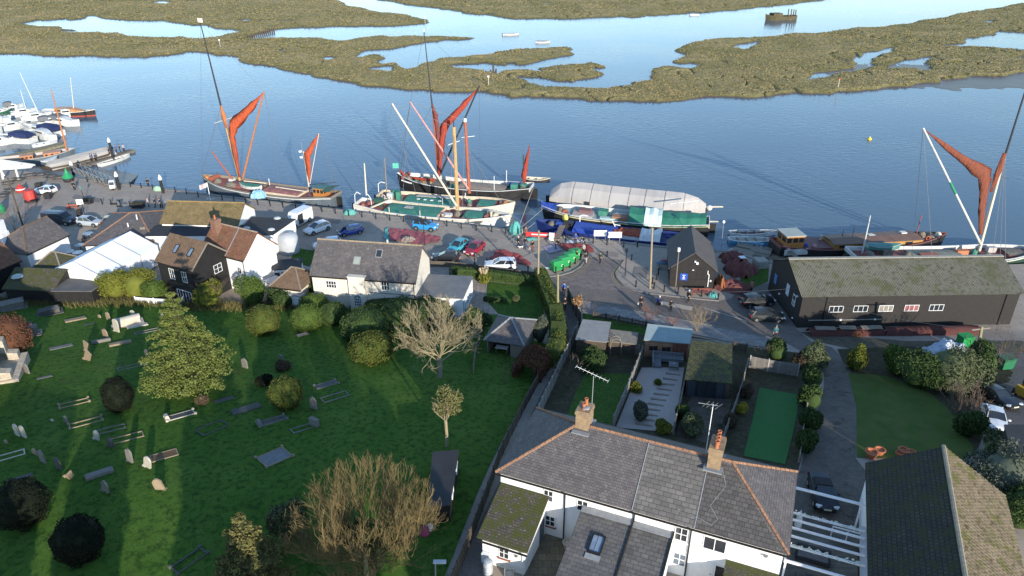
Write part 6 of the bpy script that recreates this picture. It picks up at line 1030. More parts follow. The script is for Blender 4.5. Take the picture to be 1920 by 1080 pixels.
    MB().loft([[a(-30,300), a(-30,312)-Vector((0,2,0))], [a(5,299), a(8,313)-Vector((0,2,0))], [a(40,304), a(36,312)-Vector((0,2,0))], [a(66,308), a(64,312)-Vector((0,1,0))]], close=False).build('canopy', m_hwhite, t); MB().tub(a(-30,302), a(66,310), .18, .14, 6).tub(a(-20,310), a(40,306), .14, .1, 6).build('canopy_beam', m_hwhite, t)
marina()
def river_things():
    z = WZ
    skiff('moored_boat', 'white boat moored alone in the far creek, left of two', W(942,66,z), W(973,65,z), 3.2, m_hwhite, m_hwhite, m_hwhite, z, cover=m_hwhite); h = skiff('moored_boat', 'smaller white boat grounded in the far creek, right of two', W(1004,80,z), W(1031,80,z), 3.0, m_hwhite, m_hwhite, m_greyc, z, cover=m_greyc); skiff('moored_boat', 'tiny white skiff under the far marsh bank near the wreck', W(1293,29,z), W(1311,29,z), 2.5, m_hwhite, m_hwhite, m_hwhite, z)
    h = boat('wreck', 'rotting mossy wooden wreck lying in the far channel', W(1490,36,z), W(1434,38,z), 6, 1.6, 1.2, .3, .6, mat('rotting hull', (.06,.055,.03), (.11,.09,.05), .6, .95, .6), MC['rotting hull'], m_soil, cat='wreck', bul=1.2); MB().box(h.X(.5), h.X(.8), -2, 2, .5, 3.2).build('deckhouse_remains', MC['rotting hull'], h.t)
    for k in (.05,.12,.2,.3): MB().tub((h.X(k),1.5,.5),(h.X(k),1.2,4.5+2*k),.25,n=5).build('rib', m_woodd, h.t)
    t = T('mooring_buoy', 'yellow mooring buoy floating alone on the river', 'buoy', W(1630,262,z)); MB().ell((0,0,.1), .5, .5, .5, 14, 8, -.9).build('float', mat('yellow buoy', (.62,.5,.05), (.55,.42,.05), 2, .5), t, True); MB().lathe([(.16,.52),(.16,.7),(.08,.78)], 8).build('cap', m_wood_w, t)
    for x, y, lb, c in ((797,42,'white marker post at the end of the left marsh bank',m_wfr),(413,88,'thin white stake on the marsh behind the left barge',m_wfr),(916,160,'small white marker on the marsh above the middle barges',m_wfr),(1571,165,'orange marker on the right marsh edge',m_sail)):
        t = T('marker_post', lb, 'marker', W(x, y, z+.6)); MB().tub((0,0,-.5),(0,0,2.6),.09,n=5).build('post', m_wood_w, t); MB().cb((0,0,2.6), .5, .1, .5).build('board', c, t)
    t = T('creek_stump', 'dark rotten post group standing in the marsh creek', 'stump', W(925,138,z)); [MB().tub((dx,dy,-.5),(dx*1.3,dy,hh),.45,.25,6).build('stump_post', m_woodd, t) for dx, dy, hh in ((0,0,2.6),(.7,.4,1.5),(-.7,.3,1.2))]
    d = W(505,58,z+.9) - W(452,74,z+.9); t = T('sluice_bank', 'timber piled causeway crossing the left marsh creek', 'causeway', W(452,74,z), math.atan2(d.y, d.x)); L = math.hypot(d.x, d.y)
    for i in range(14): MB().tub((L*(i+.5)/14,-3,-.4),(L*(i+.5)/14,-3,1.6),.35,n=5).build('pile', m_woodd, t)
river_things()
# ======================= VEHICLES =======================
def paint(n, c): return mat('car paint ' + n, c, tuple(x*.92 for x in c), 2, .28, sp=.6)
m_tyre = mat('tyre rubber', (.015,.015,.016), (.022,.022,.022), 8, .85); m_rim = mat('alloy rim', (.35,.36,.37), (.28,.29,.3), 6, .35, m=.6); m_cg = mat('car glass', (.02,.026,.032), (.03,.036,.042), 1, .06, sp=.9); m_lamp = mat('headlamp lens', (.6,.62,.64), (.5,.52,.55), 3, .15); m_tail = mat('tail lamp', (.35,.015,.012), (.28,.012,.01), 3, .25); m_plate = mat('number plate', (.6,.58,.4), (.55,.53,.36), 3, .5); m_trim = mat('black trim', (.016,.016,.017), (.022,.022,.023), 4, .6)
def car(label, p, q, pm, L=4.2, Wd=1.76, H=1.48, style='hatch', roofm=None, name='parked_car', cat='car'):
    a, b = (G(*p), G(*q)) if not isinstance(p, Vector) else (p, q); c = (a + b) / 2; rz = math.atan2(b.y-a.y, b.x-a.x); t = T(name, label, cat, (c.x, c.y, zt(c.x, c.y)+.03), rz)
    sl = math.atan((zt(b.x,b.y)-zt(a.x,a.y))/max(.1, math.hypot(b.x-a.x,b.y-a.y))); t.rotation_euler.y = -sl; w = Wd/2; X = lambda k: -L/2 + L*k
    if style == 'van': st = [(0,.9,.5,H*.94),(.01,1,.35,H),(.55,1,.3,H),(.66,1,.3,H*.97),(.80,.99,.3,1.15),(.96,.93,.35,.95),(1,.8,.45,.7)]
    elif style == 'suv': st = [(0,.86,.55,.95),(.02,.95,.4,1.12),(.2,1,.32,1.12),(.7,1,.32,1.08),(.8,.99,.32,1.04),(.95,.93,.38,.92),(1,.78,.5,.7)]
    else: st = [(0,.84,.5,.82),(.02,.94,.36,.98),(.2,1,.26,.98),(.68,1,.26,.95),(.78,.99,.26,.9),(.95,.92,.32,.74),(1,.76,.42,.55)]
    rings = [[(X(k), -w*f*.95, zl), (X(k), -w*f, (zl+zu)*.5), (X(k), -w*f*.9, zu), (X(k), 0, zu+.04), (X(k), w*f*.9, zu), (X(k), w*f, (zl+zu)*.5), (X(k), w*f*.95, zl)] for k, f, zl, zu in st]
    body = MB().loft(rings).build('body', pm, t); zb = {'van': 1.15, 'suv': 1.1}.get(style, .955)
    if style == 'van':
        MB().add([(X(.665)+.02,-w*.8,H*.93),(X(.665)+.02,w*.8,H*.93),(X(.79)+.04,w*.84,1.2),(X(.79)+.04,-w*.84,1.2)], [(0,3,2,1)]).build('windscreen', m_cg, t)
        for s in (-1, 1): MB().add([(X(.56),s*(w+.012),1.25),(X(.72),s*(w+.012),1.25),(X(.66),s*(w*.985+.012),H*.88),(X(.56),s*(w*.97+.012),H*.88)], [(0,1,2,3) if s < 0 else (3,2,1,0)]).build('side_window', m_cg, t)
    elif style == 'open':
        MB().loft([[(X(.22),-w*.8,.95),(X(.22),w*.8,.95),(X(.3),w*.66,H),(X(.3),-w*.66,H)],[(X(.56),-w*.8,.95),(X(.56),w*.8,.95),(X(.54),w*.66,H+.02),(X(.54),-w*.66,H+.02)]]).build('soft_top', mat('black soft top', (.012,.012,.015), (.018,.018,.022), 3, .75), t); MB().add([(X(.56),-w*.66,H-.02),(X(.56),w*.66,H-.02),(X(.70),w*.8,.97),(X(.70),-w*.8,.97)], [(0,3,2,1)]).build('windscreen', m_cg, t)
    else:
        r0, r1, f1, f0 = {'suv': (.03,.09,.52,.72), 'saloon': (.12,.26,.54,.72)}.get(style, (.05,.14,.50,.74)); zr = H - .045
        gl = MB().loft([[(X(r0),-w*.84,zb),(X(r0),w*.84,zb),(X(r1),w*.68,zr),(X(r1),-w*.68,zr)],[(X(f0),-w*.84,zb-.03),(X(f0),w*.84,zb-.03),(X(f1),w*.68,zr),(X(f1),-w*.68,zr)]]).build('glasshouse', m_cg, t)
        MB().loft([[(X(r1)-.03,-w*.7,zr),(X(r1)-.03,0,zr+.04),(X(r1)-.03,w*.7,zr)],[(X((r1+f1)/2),-w*.72,zr+.03),(X((r1+f1)/2),0,zr+.065),(X((r1+f1)/2),w*.72,zr+.03)],[(X(f1)+.03,-w*.7,zr),(X(f1)+.03,0,zr+.03),(X(f1)+.03,w*.7,zr)]], close=False).build('roof', roofm or pm, t)
        pl = lambda k, s: ((X(lerp(r0,f0,k)), s*(w*.84+.008), zb), (X(lerp(r1,f1,k)), s*(w*.68+.008), zr))
        for s in (-1, 1):
            for k, d in ((.0,.1),(.5,.05),(1.0,.05)): a_, b_ = pl(k, s); MB().tub(a_, b_, d, d*.7, 4).build('pillar', pm, t)
    for s in (-1, 1):
        for k in (.18, .81):
            wr = .32 if style not in ('van','suv') else .36; o = MB().tub((X(k), s*(w-.2), wr), (X(k), s*(w+.02), wr), wr, wr, 14).build('wheel', m_tyre, t); MB().tub((X(k), s*(w-.1), wr), (X(k), s*(w+.03), wr), wr*.62, wr*.58, 10).build('rim', m_rim, o)
            MB().tub((X(k), s*(w-.25), wr+.03), (X(k), s*(w+.004), wr+.03), wr+.06, n=14).build('wheel_arch', m_trim, t)
        zl = .68 if style not in ('van','suv') else .85; MB().cb((X(.955), s*w*.72, zl), .3, .34, .15, s*-.5).build('headlight', m_lamp, t); MB().cb((X(.015), s*w*.78, zl+.12), .14, .3, .22, s*.3).build('tail_light', m_tail, t)
        MB().cb((X(.66 if style != 'van' else .74), s*(w+.1), zb+.06), .14, .2, .13).build('mirror', pm, t)
        MB().cb((X(.43), s*(w+.004), .8), .14, .03, .03).build('door_handle', m_trim, t)
    MB().cb((X(.99), 0, .42), .1, Wd*.62, .2).build('grille', m_trim, t); MB().cb((X(0)-.0, 0, .62), .06, .52, .12).build('number_plate', m_plate, t); MB().cb((X(1)-.0, 0, .5), .08, .52, .11).build('number_plate', m_plate, t)
    return t
def vehicles():
    wh = paint('white', (.68,.69,.70)); bk = paint('black', (.012,.013,.017)); nv = paint('midnight', (.02,.022,.035)); si = paint('silver', (.36,.40,.44)); bl = paint('sky blue', (.03,.26,.55)); tl = paint('teal', (.06,.34,.42)); rd = paint('cherry', (.27,.018,.035)); cb = paint('cobalt', (.02,.05,.26))
    car('white hatchback parked beside the red buoys', (104,364), (66,362), wh); car('long black van parked in the left street', (84,417), (146,421), nv, 5.2, 1.95, 1.95, 'van'); car('silver hatchback behind the black van', (147,421), (193,424), si, 3.8, 1.68, 1.5); car('dark hatchback partly hidden by the inn wing roof', (198,423), (236,419), bk, 3.9, 1.7, 1.5, roofm=paint('pale yellow', (.5,.46,.28)))
    t = car('white delivery van with its dark side door open', (580,411), (538,432), wh, 5.4, 2.0, 2.35, 'van', name='delivery_van', cat='van'); MB().box(-.2,.85,1.0,1.03,.45,2.1).build('open_doorway', m_spar_b, t); MB().box(-1.2,-.25,1.03,1.08,.45,2.1).build('sliding_door', wh, t)
    car('white estate car next to the delivery van', (614,428), (577,441), wh, 4.4, 1.8, 1.5); t = car('cobalt blue car half hidden under a tan sheet', (678,435), (636,443), cb, 4.0, 1.72, 1.4); MB().add([(.9,-.95,.9),(2.05,-.7,.55),(1.2,.1,1.25),(2.0,.6,.7),(.5,-.5,1.35)], [(0,1,2,4),(1,3,2)]).build('tan_sheet', mat('tan sheet', (.28,.22,.14), (.22,.17,.11), 2, .9), t)
    car('white car tucked behind the white house roof', (640,462), (590,468), wh, 4.3, 1.8, 1.6)
    car('bright blue small car with dark roof on the quay', (774,428), (822,433), bl, 4.0, 1.75, 1.6, 'suv', roofm=m_trim); car('teal hatchback facing the camera beside the red one', (872,460), (845,478), tl, 3.9); car('cherry red hatchback facing the camera beside the teal one', (903,464), (876,483), rd, 3.9); car('black hatchback along the garden wall behind white house', (860,490), (812,488), bk); car('white sport utility car with dark windows by the hedge', (966,505), (910,505), wh, 4.5, 1.85, 1.65, 'suv')
    car('black estate car with pale reflections beside the long shed, farther one', (1390,574), (1446,568), bk, 4.6, 1.82, 1.5); car('dark grey hatchback beside the long shed, nearer one', (1407,598), (1466,601), paint('graphite', (.03,.035,.035)), 4.2); car('white saloon parked nose towards camera in the right yard', (1852,772), (1870,822), wh, 4.4, 1.8, 1.42, 'saloon'); car('black saloon parked behind the white saloon in the yard', (1838,738), (1898,770), bk, 4.5, 1.8, 1.42, 'saloon')
    a, b = cw(21.3,13.4), cw(22.1,9.6); car('black convertible with closed soft top on the driveway', Vector((a.x,a.y,0)), Vector((b.x,b.y,0)), bk, 3.9, 1.72, 1.36, 'open')
    t = T('three_wheeler', 'little white three wheeled van beside the quay bollards', 'three wheeler', G(213,354), R(-70)); MB().loft([[(-.9,-.6,.35),(-.9,.6,.35),(-.9,.6,1.0),(-.9,-.6,1.0)],[(.1,-.65,.3),(.1,.65,.3),(.1,.6,1.05),(.1,-.6,1.05)]]).build('load_box', m_spar_b, t); MB().loft([[(.12,-.6,.3),(.12,.6,.3),(.12,.5,1.75),(.12,-.5,1.75)],[(1.0,-.45,.4),(1.0,.45,.4),(.75,.42,1.65),(.75,-.42,1.65)]]).build('cab', wh, t); MB().add([(1.0,-.4,1.0),(1.0,.4,1.0),(.82,.38,1.55),(.82,-.38,1.55)], [(0,1,2,3)]).build('windscreen', m_cg, t); [MB().tub((x,y-.07,.22),(x,y+.07,.22),.22,n=12).build('wheel', m_tyre, t) for x, y in ((-.5,-.62),(-.5,.62),(.85,0))]
vehicles()
# ======================= PEOPLE =======================
def skinned(pts, edges, rad, sub=1):
    me = bpy.data.meshes.new('tmp'); me.from_pydata(pts, edges, []); o = bpy.data.objects.new('tmp', me); COL.objects.link(o); m = o.modifiers.new('s', 'SKIN'); m.use_smooth_shade = True
    if not me.skin_vertices: bpy.context.view_layer.objects.active = o; 
    for i, v in enumerate(me.skin_vertices[0].data): v.radius = (rad[i], rad[i]) if not isinstance(rad[i], tuple) else rad[i]; v.use_root = (i == 0)
    s = o.modifiers.new('d', 'SUBSURF'); s.levels = s.render_levels = sub; dg = bpy.context.evaluated_depsgraph_get(); r = bpy.data.meshes.new_from_object(o.evaluated_get(dg)); bpy.data.objects.remove(o); return r
PM = {}
def pose(kind):
    if kind in PM: return PM[kind]
    ls, rs = {'stand': ((.0,.0),(.02,.02)), 'walk': ((.28,.1),(-.26,-.36)), 'bend': ((.05,.05),(-.12,-.12)), 'sit': ((.45,.42),(.45,.42))}[kind]; bend = {'bend': .55, 'sit': .08}.get(kind, .03); hp = .92 if kind != 'sit' else .5
    sh = (bend*.62, 0, hp + .50 - bend*.25); nk = (bend*.75, 0, sh[2]+.1); hd = (bend*.95, 0, sh[2]+.24)
    arm = {'stand': (.04,.06), 'walk': (-.16,.2), 'bend': (.3,.5), 'sit': (.2,.35)}[kind]
    P = []; E = []; Rr = []
    def add(p, r, par=None): P.append(p); Rr.append(r); (E.append((par, len(P)-1)) if par is not None else 0); return len(P)-1
    hips = add((0,0,hp), .14); ch = add((sh[0]*.6,0,lerp(hp,sh[2],.6)), (.13,.16), hips); up = add(sh, (.1,.15), ch); n_ = add(nk, .06, up); h1 = add((hd[0]+.01,0,hd[2]-.04), .085, n_); h2 = add((hd[0],0,hd[2]+.09), .085, h1); add((hd[0]+.125,0,hd[2]), .02, h1)
    for s, (k, f), a in ((1, ls, arm[0]), (-1, rs, -arm[0] if kind == 'walk' else arm[1])):
        kn = add((k*.55 if kind != 'sit' else .42, s*.1, hp*.53 if kind != 'sit' else .5), .07, add((0, s*.1, hp-.08), .1, hips)); an = add((f, s*.1, .09), .045, kn); add((f+.17, s*.11, .04), .04, an)
        e = add((sh[0]+a*.4-.03, s*.25, sh[2]-.3), .045, add((sh[0], s*.2, sh[2]-.02), .06, up)); w_ = add((sh[0]+a, s*.25, sh[2]-.54), .035, e); hnd = add((sh[0]+a+.03, s*.25, sh[2]-.62), .035, w_)
        for j in range(4): add((sh[0]+a+.05+.012*j, s*(.25+.0)+(j-1.5)*.02, sh[2]-.70-.008*(j in (1,2))), .011, hnd)
        add((sh[0]+a+.08, s*.22, sh[2]-.645), .012, hnd)
    body = skinned(P, E, Rr); body.name = 'body_' + kind
    J = []; JE = []; JR = []
    def aj(p, r, par=None): J.append(p); JR.append(r); (JE.append((par, len(J)-1)) if par is not None else 0); return len(J)-1
    j0 = aj((0,0,hp-.08), (.165,.185)); j1 = aj((sh[0]*.6,0,lerp(hp,sh[2],.6)), (.155,.19), j0); j2 = aj((sh[0],0,sh[2]+.01), (.11,.17), j1); aj((nk[0],0,nk[2]), .075, j2)
    for s, a in ((1, arm[0]), (-1, -arm[0] if kind == 'walk' else arm[1])): e = aj((sh[0]+a*.4-.03, s*.26, sh[2]-.3), .062, aj((sh[0], s*.21, sh[2]-.02), .078, j2)); aj((sh[0]+a*.97, s*.25, sh[2]-.53), .05, e)
    jacket = skinned(J, JE, JR); jacket.name = 'jacket_' + kind
    K = []; KE = []; KR = []
    def ak(p, r, par=None): K.append(p); KR.append(r); (KE.append((par, len(K)-1)) if par is not None else 0); return len(K)-1
    k0 = ak((0,0,hp+.02), (.15,.165))
    for s, (k, f) in ((1, ls), (-1, rs)): kn = ak((k*.55 if kind != 'sit' else .42, s*.1, hp*.53 if kind != 'sit' else .5), .085, ak((0, s*.1, hp-.1), .115, k0)); ak((f, s*.1, .1), .065, kn)
    trousers = skinned(K, KE, KR); trousers.name = 'trousers_' + kind
    sho = MB()
    for s, (k, f) in ((1, ls), (-1, rs)): sho.ell((f+.08, s*.105, .02), .16, .065, .085, 8, 4, 0)
    hair = MB().ell((hd[0]-.03, 0, hd[2]+.06), .125, .115, .13, 10, 5, -.55)
    PM[kind] = (body, jacket, trousers, sho.mesh('shoes', m_tyre), hair.mesh('hair', None)); return PM[kind]
m_skin = mat('skin', (.45,.28,.20), (.4,.25,.18), 5, .6)
def omat(o, mt):
    if not o.data.materials: o.data.materials.append(None)
    o.material_slots[0].link = 'OBJECT'; o.material_slots[0].material = mt
def cloth(c): return mat('cloth %.2f %.2f %.2f' % c, c, tuple(x*.75 for x in c), 6, .9)
def person(label, p, rz, top, leg, hair=(.06,.04,.025), kind='stand', s=1.0, extra=None, group=None, z=None):
    p = G(*p) if not isinstance(p, Vector) else p; t = T('person', label, 'person', p + Vector((0,0,.04)), R(rz), group); t.scale = (s, s, s)
    for nm, me, c in zip(('body','jacket','trousers','shoes','hair'), pose(kind), (m_skin, cloth(top), cloth(leg), m_tyre, cloth(hair))): omat(link(nm, me, t), c)
    if extra == 'bag': MB().cb((0,-.34,.62), .12, .1, .34).build('bag', m_wfr, t)
    return t
DK, BLK, NVY, JN, WHT, RDc, TL = (.02,.02,.024), (.012,.012,.014), (.02,.03,.08), (.06,.10,.2), (.6,.58,.55), (.4,.04,.04), (.05,.16,.18)
def people():
    zp = lambda x, y: W(x, y, -1.1)
    g = 'people on the pontoon'
    for x, y, lb, c, r in ((206,292,'person in dark blue jacket at left end of the standing pontoon group',NVY,200),(212,288,'person in dark jacket under the white capped pile',DK,150),(219,287,'person in blue jacket in the middle of the pontoon group',JN,300),(226,286,'person in navy jacket right of the pontoon group',NVY,30),(233,285,'person in pale jacket at the right end of the pontoon',(.35,.36,.4),90),(172,304,'person in blue leaning on the canvas barge, left of two',JN,60),(180,303,'person in navy leaning on the canvas barge, right of two',NVY,60)): person(lb, zp(x,y), r, c, BLK, kind='stand', group=g)
    person('person in dark coat walking past the green conical buoy', (140,357), 250, DK, BLK, kind='walk'); person('person in black standing near the quay bollards by the green box', (279,351), 80, BLK, BLK); person('person in pale pink coat on the quay above the inn roof', (279,388), 20, (.55,.4,.38), DK); person('person in black coat beside the pale pink coat', (292,389), 200, BLK, BLK); person('person in navy coat right of the black coat on the quay', (302,390), 180, NVY, BLK)
    person('person in black leaning over by the pub tables, left of two', (118,459), 250, BLK, BLK, kind='bend'); person('person in black striding by the pub tables, right of two', (128,459), 300, BLK, BLK, kind='walk')
    person('person with white hair walking a small white dog', (972,464), 200, DK, BLK, hair=(.6,.6,.58), kind='walk'); person('person in black jacket and jeans in the quay group', (985,465), 250, BLK, JN, kind='walk'); person('person in black and dark red trousers in the quay group', (998,471), 280, BLK, (.15,.03,.03), kind='walk'); person('child in blue jeans walking in the quay group', (993,475), 270, (.3,.3,.32), JN, kind='walk', s=.62); person('person in fawn jacket beside the teal covered kiosk', (979,447), 180, (.3,.24,.19), DK); person('person in brown coat pointing by the teal kiosk', (986,444), 300, (.16,.11,.08), BLK)
    person('person in black crouching over the mauve sheet', (1042,467), 20, BLK, BLK, kind='bend'); person('person in blue jacket standing on the white sheet', (1079,457), 250, (.05,.09,.3), DK); person('person in black bending over the red sail', (1096,461), 200, BLK, BLK, kind='bend'); person('person in cream jacket standing on the red sail corner', (1094,477), 230, (.5,.44,.38), DK); person('person in black beside the green bins', (1081,490), 180, BLK, BLK); person('person in dark coat at the kerb corner with white shoes', (1098,494), 260, DK, (.4,.4,.4), kind='walk'); person('person in dark green coat walking on the brick road', (1125,494), 240, (.03,.05,.03), BLK, kind='walk')
    person('person in black with white bag standing on the road', (1201,578), 250, BLK, BLK, extra='bag'); person('person in dark striped coat walking near the kerb, small', (1257,583), 250, DK, BLK, kind='walk', s=.9); person('person with white hair striding past the hut sign', (1290,567), 210, BLK, BLK, hair=(.6,.6,.58), kind='walk', extra='bag'); person('person in teal coat walking up the lane right', (1452,635), 260, TL, DK, kind='walk', hair=(.1,.2,.22)); person('person in pink jacket behind the black cars', (1408,548), 200, (.4,.12,.16), DK); person('person in blue jacket in the hedge lane', (1057,552), 90, (.05,.14,.4), DK, kind='walk'); person('person in black further down the hedge lane', (1059,580), 100, BLK, BLK)
    p = G(1235,572); c = T('wheelchair', 'wheelchair crossing the road in front of the hut', 'wheelchair', p + Vector((0,0,.04)), R(-30)); [MB().lathe([(.3,-.02),(.3,.02),(.26,.02),(.26,-.02)], 14).build('wheel', m_tyre, c, loc=(0,y,.3)) for y in (-.3,.3)]
    for o in [x for x in COL.objects if x.parent == c]: o.rotation_euler.x = R(90)
    MB().box(-.25,.25,-.25,.25,.42,.48).build('seat', m_bluet, c); MB().box(-.3,-.25,-.25,.25,.45,.95).build('backrest', m_bluet, c); MB().tub((-.3,-.22,.9),(-.5,-.22,.95),.02,n=5).build('handle', m_lead, c); MB().box(.3,.6,-.2,.2,.12,.16).build('footrest', m_lead, c)
    person('person in pale blue blanket sitting in the wheelchair', p + Vector((0,0,-.02)), -30, NVY, (.35,.42,.5), hair=(.6,.6,.58), kind='sit')
    d = T('dog', 'small white dog led across the quay', 'dog', G(977,466), R(200)); me = skinned([(0,0,.28),(.25,0,.3),(.36,0,.38),(.46,0,.42),(.56,0,.40),(-.25,0,.3),(-.38,0,.42),(.22,.08,.12),(.23,.08,.02),(.22,-.08,.12),(.18,-.08,.02),(-.22,.08,.16),(-.26,.08,.02),(-.22,-.08,.16),(-.2,-.08,.02),(.44,.05,.5),(.44,-.05,.5)], [(0,1),(1,2),(2,3),(3,4),(0,5),(5,6),(1,7),(7,8),(1,9),(9,10),(5,11),(11,12),(5,13),(13,14),(3,15),(3,16)], [.11,.1,.06,.07,.03,.1,.02,.04,.03,.04,.03,.045,.03,.045,.03,.02,.02]); o = link('body', me, d); omat(o, cloth(WHT))
people()
# ======================= QUAY FURNITURE =======================
def nth(i): return '%d%s' % (i+1, {1:'st',2:'nd',3:'rd'}.get((i+1) % 10 if (i+1) // 10 != 1 else 0, 'th'))
def bollards():
    pts = [(164,341),(184,343),(204,346),(245,350),(265,352),(287,355),(329,360),(350,363),(372,369),(395,372),(417,375),(439,377),(461,381),(484,384),(507,386),(531,389),(555,392),(580,394),(604,397),(629,400),(654,404),(679,407),(705,410),(731,413),(757,416),(783,419),(811,421),(838,424),(865,428),(893,432),(922,435),(948,438)]
    q2 = [(1061,450),(1112,456),(1138,459),(1169,463),(1195,463)]; q3 = [(147,386),(174,381),(192,383),(209,384),(226,385),(244,387),(131,391)]; q4 = [(890,495),(913,494),(968,507),(990,510),(1138,482),(1184,488),(1192,538),(1219,541),(1223,532),(1226,541),(1231,525),(1234,515),(1245,547),(1271,550),(1315,556),(1346,562),(305,389)]
    proto = None
    def one(p, label, group):
        nonlocal proto
        if proto is None:
            proto = T('bollard', label, 'bollard', G(*p), 0, group); MB().lathe([(.13,-.1),(.13,.12),(.09,.16),(.085,.85),(.12,.88),(.12,.94),(.08,1.0),(.0,1.02)], 10).build('post', mat('black bollard', (.012,.012,.014), (.02,.02,.022), 3, .5), proto); MB().lathe([(.125,.72),(.125,.78)], 10).build('collar', m_gut, proto); return
        c = dup(proto); c.location = G(*p); c['label'] = label; c['group'] = group
    for ps, lb, g in ((pts, 'black iron bollard on the quay edge', 'bollards along the quay edge'), (q2, 'black bollard before the navy barge', 'bollards before the navy barge'), (q3, 'black bollard across the left square', 'bollards in the left square'), (q4, 'black bollard by parking bays, kerbs and hut', 'bollards by kerbs and hut')):
        for i, p in enumerate(sorted(ps)): one(p, lb + ', %s from the left' % nth(i), g)
bollards()
def pole(name, label, cat, base, top, r0, r1, mt, extra=None):
    b = G(*base); tp = V(top[0], top[1], b.y); t = T(name, label, cat, b); MB().tub((0,0,-.4), tp - b, r0, r1, 8).build('pole', mt, t); return t, tp - b
def furniture():
    wp = mat('brown pole', (.26,.21,.14), (.33,.27,.18), 2, .9, .3)
    t, h = pole('telegraph_pole', 'tall wooden telegraph pole rising from the hedge corner', 'pole', (1009,543), (1010,432), .15, .11, wp); t, h = pole('telegraph_pole', 'wooden telegraph pole in front of the green bins', 'pole', (1046,598), (1046,514), .17, .13, mat('mossy pole', (.27,.24,.13), (.22,.2,.11), 2, .9)); t, h = pole('telegraph_pole', 'wooden telegraph pole on the pavement left of the hut', 'pole', (1219,541), (1223,430), .16, .12, wp); MB().tub(h, h+Vector((0,0,.2)), .18, .18, 8).build('pole_cap', wp, t); t, h = pole('telegraph_pole', 'thin wooden pole with a lamp in front of the hut', 'pole', (1266,547), (1273,468), .08, .06, m_wood); MB().cb(h, .3, .3, .5).build('lamp_head', m_wfr, t)
    t, h = pole('telegraph_pole', 'leaning ivy grown pole beside the right hand shrubs', 'pole', (1828,692), (1841,612), .2, .15, MC['mossy pole']); MB().cb(h-Vector((0,0,.3)), 2.2, .1, .12, .2).build('crossarm', m_wood, t); t, h = pole('telegraph_pole', 'dark bare trunk like pole in the left street', 'pole', (46,433), (14,333), .16, .1, m_woodd)
    t, h = pole('street_lamp', 'black heritage lamp post on the pavement corner', 'street lamp', (1172,518), (1175,474), .07, .05, m_gut); MB().lathe([(.1,0),(.22,.45),(.26,.5),(.05,.75)], 6, h).build('lantern', m_gut, t); t, h = pole('street_lamp', 'thin dark lamp post beside the bright blue car', 'street lamp', (797,460), (793,412), .05, .04, m_gut); MB().cb(h, .5, .2, .12).build('lamp_head', m_gut, t); t, h = pole('street_lamp', 'heritage lamp post in the left square', 'street lamp', (160,378), (152,356), .06, .05, m_gut); MB().lathe([(.1,0),(.24,.4),(.28,.45),(.05,.7)], 6, h).build('lantern', mat('teal lantern', (.1,.2,.2), (.12,.22,.22), 3, .5), t)
    t, h = pole('street_lamp', 'grey street lamp in the churchyard corner at the bottom', 'street lamp', (818,1140), (816,1054), .06, .045, m_lead); MB().cb(h+Vector((.28,0,.03)), .8, .26, .1).build('lamp_head', mat('pale lamp head', (.5,.52,.54), (.44,.46,.48), 3, .5), t); t, h = pole('slip_lamp', 'slim white lamp post at the slipway', 'street lamp', (1352,468), (1357,416), .05, .04, m_lead); MB().ell(h, .22, .22, .25).build('lamp_head', m_wfr, t)
    for p, top, lb in (((224,355),(218,326),'white capped black pile beside the three wheeler'),((306,362),(300,332),'white capped black pile right of the person in black'),((139,330),(136,306),'white capped black pile at the footbridge'),((212,296),(208,262),'white capped pile rising above the people on the pontoon')):
        b = W(p[0], p[1], 0 if p[1] > 340 else -1); hh = V(top[0], top[1], b.y).z - b.z; t = T('mooring_pile', lb, 'pile', b); MB().tub((0,0,-1),(0,0,hh-.5),.26,n=10).build('pile', m_hblack, t); MB().lathe([(.3,hh-.5),(.33,hh-.2),(.12,hh+.35),(.02,hh+.45)], 10).build('cap', m_wfr, t)
    t, h = pole('flagpole', 'white flagpole with crossbar on the quay behind the inn', 'flagpole', (395,376), (388,342), .07, .05, m_wfr); MB().tub(Vector((-.7,0,.3)),Vector((.7,0,.3)),.05,n=5).build('crossbar', m_wfr, t); MB().loft([[h+Vector((-.3*i,.06*math.sin(i*1.7),-.12*i)) for i in range(6)],[h+Vector((-.3*i,.06*math.sin(i*1.7+.5),-.12*i-.8)) for i in range(6)]], close=False).build('flag', mat('white maroon flag', (.7,.68,.66), (.45,.2,.2), 1.5, .8), t)
    # big buoys on show
    rdm = mat('red buoy paint', (.42,.045,.035), (.36,.035,.03), 2, .6); t = T('channel_buoy', 'large red bell shaped buoy displayed on the square', 'buoy', G(60,378)); MB().lathe([(.7,.5),(1.1,.7),(1.0,1.3),(.85,2.1),(.8,2.15),(.1,2.15)], 14).build('body', rdm, t); MB().lathe([(1.15,.1),(1.15,.35),(.3,.5)], 14).build('base', m_spar_b, t); MB().box(-.25,.25,-.9,-.6,0,.9).build('leg', rdm, t)
    t = T('channel_buoy', 'small red and white buoy behind the large red one', 'buoy', G(40,360)); MB().lathe([(.75,.1),(.85,.4),(.8,.55)], 14).build('hull', rdm, t); MB().lathe([(.82,.56),(.8,.7)], 14).build('band', m_wfr, t); MB().lathe([(.78,.71),(.5,1.1),(.2,1.3),(.1,1.6)], 14).build('top', rdm, t)
    t = T('channel_buoy', 'green conical buoy beside the footbridge', 'buoy', G(129,340)); MB().lathe([(.9,.7),(.95,.9),(.35,1.7),(.08,2.5)], 14).build('cone', mat('green buoy paint', (.02,.22,.08), (.02,.26,.1), 2, .5), t); MB().lathe([(.8,.0),(.9,.3),(.9,.7)], 14).build('base', m_spar_b, t)
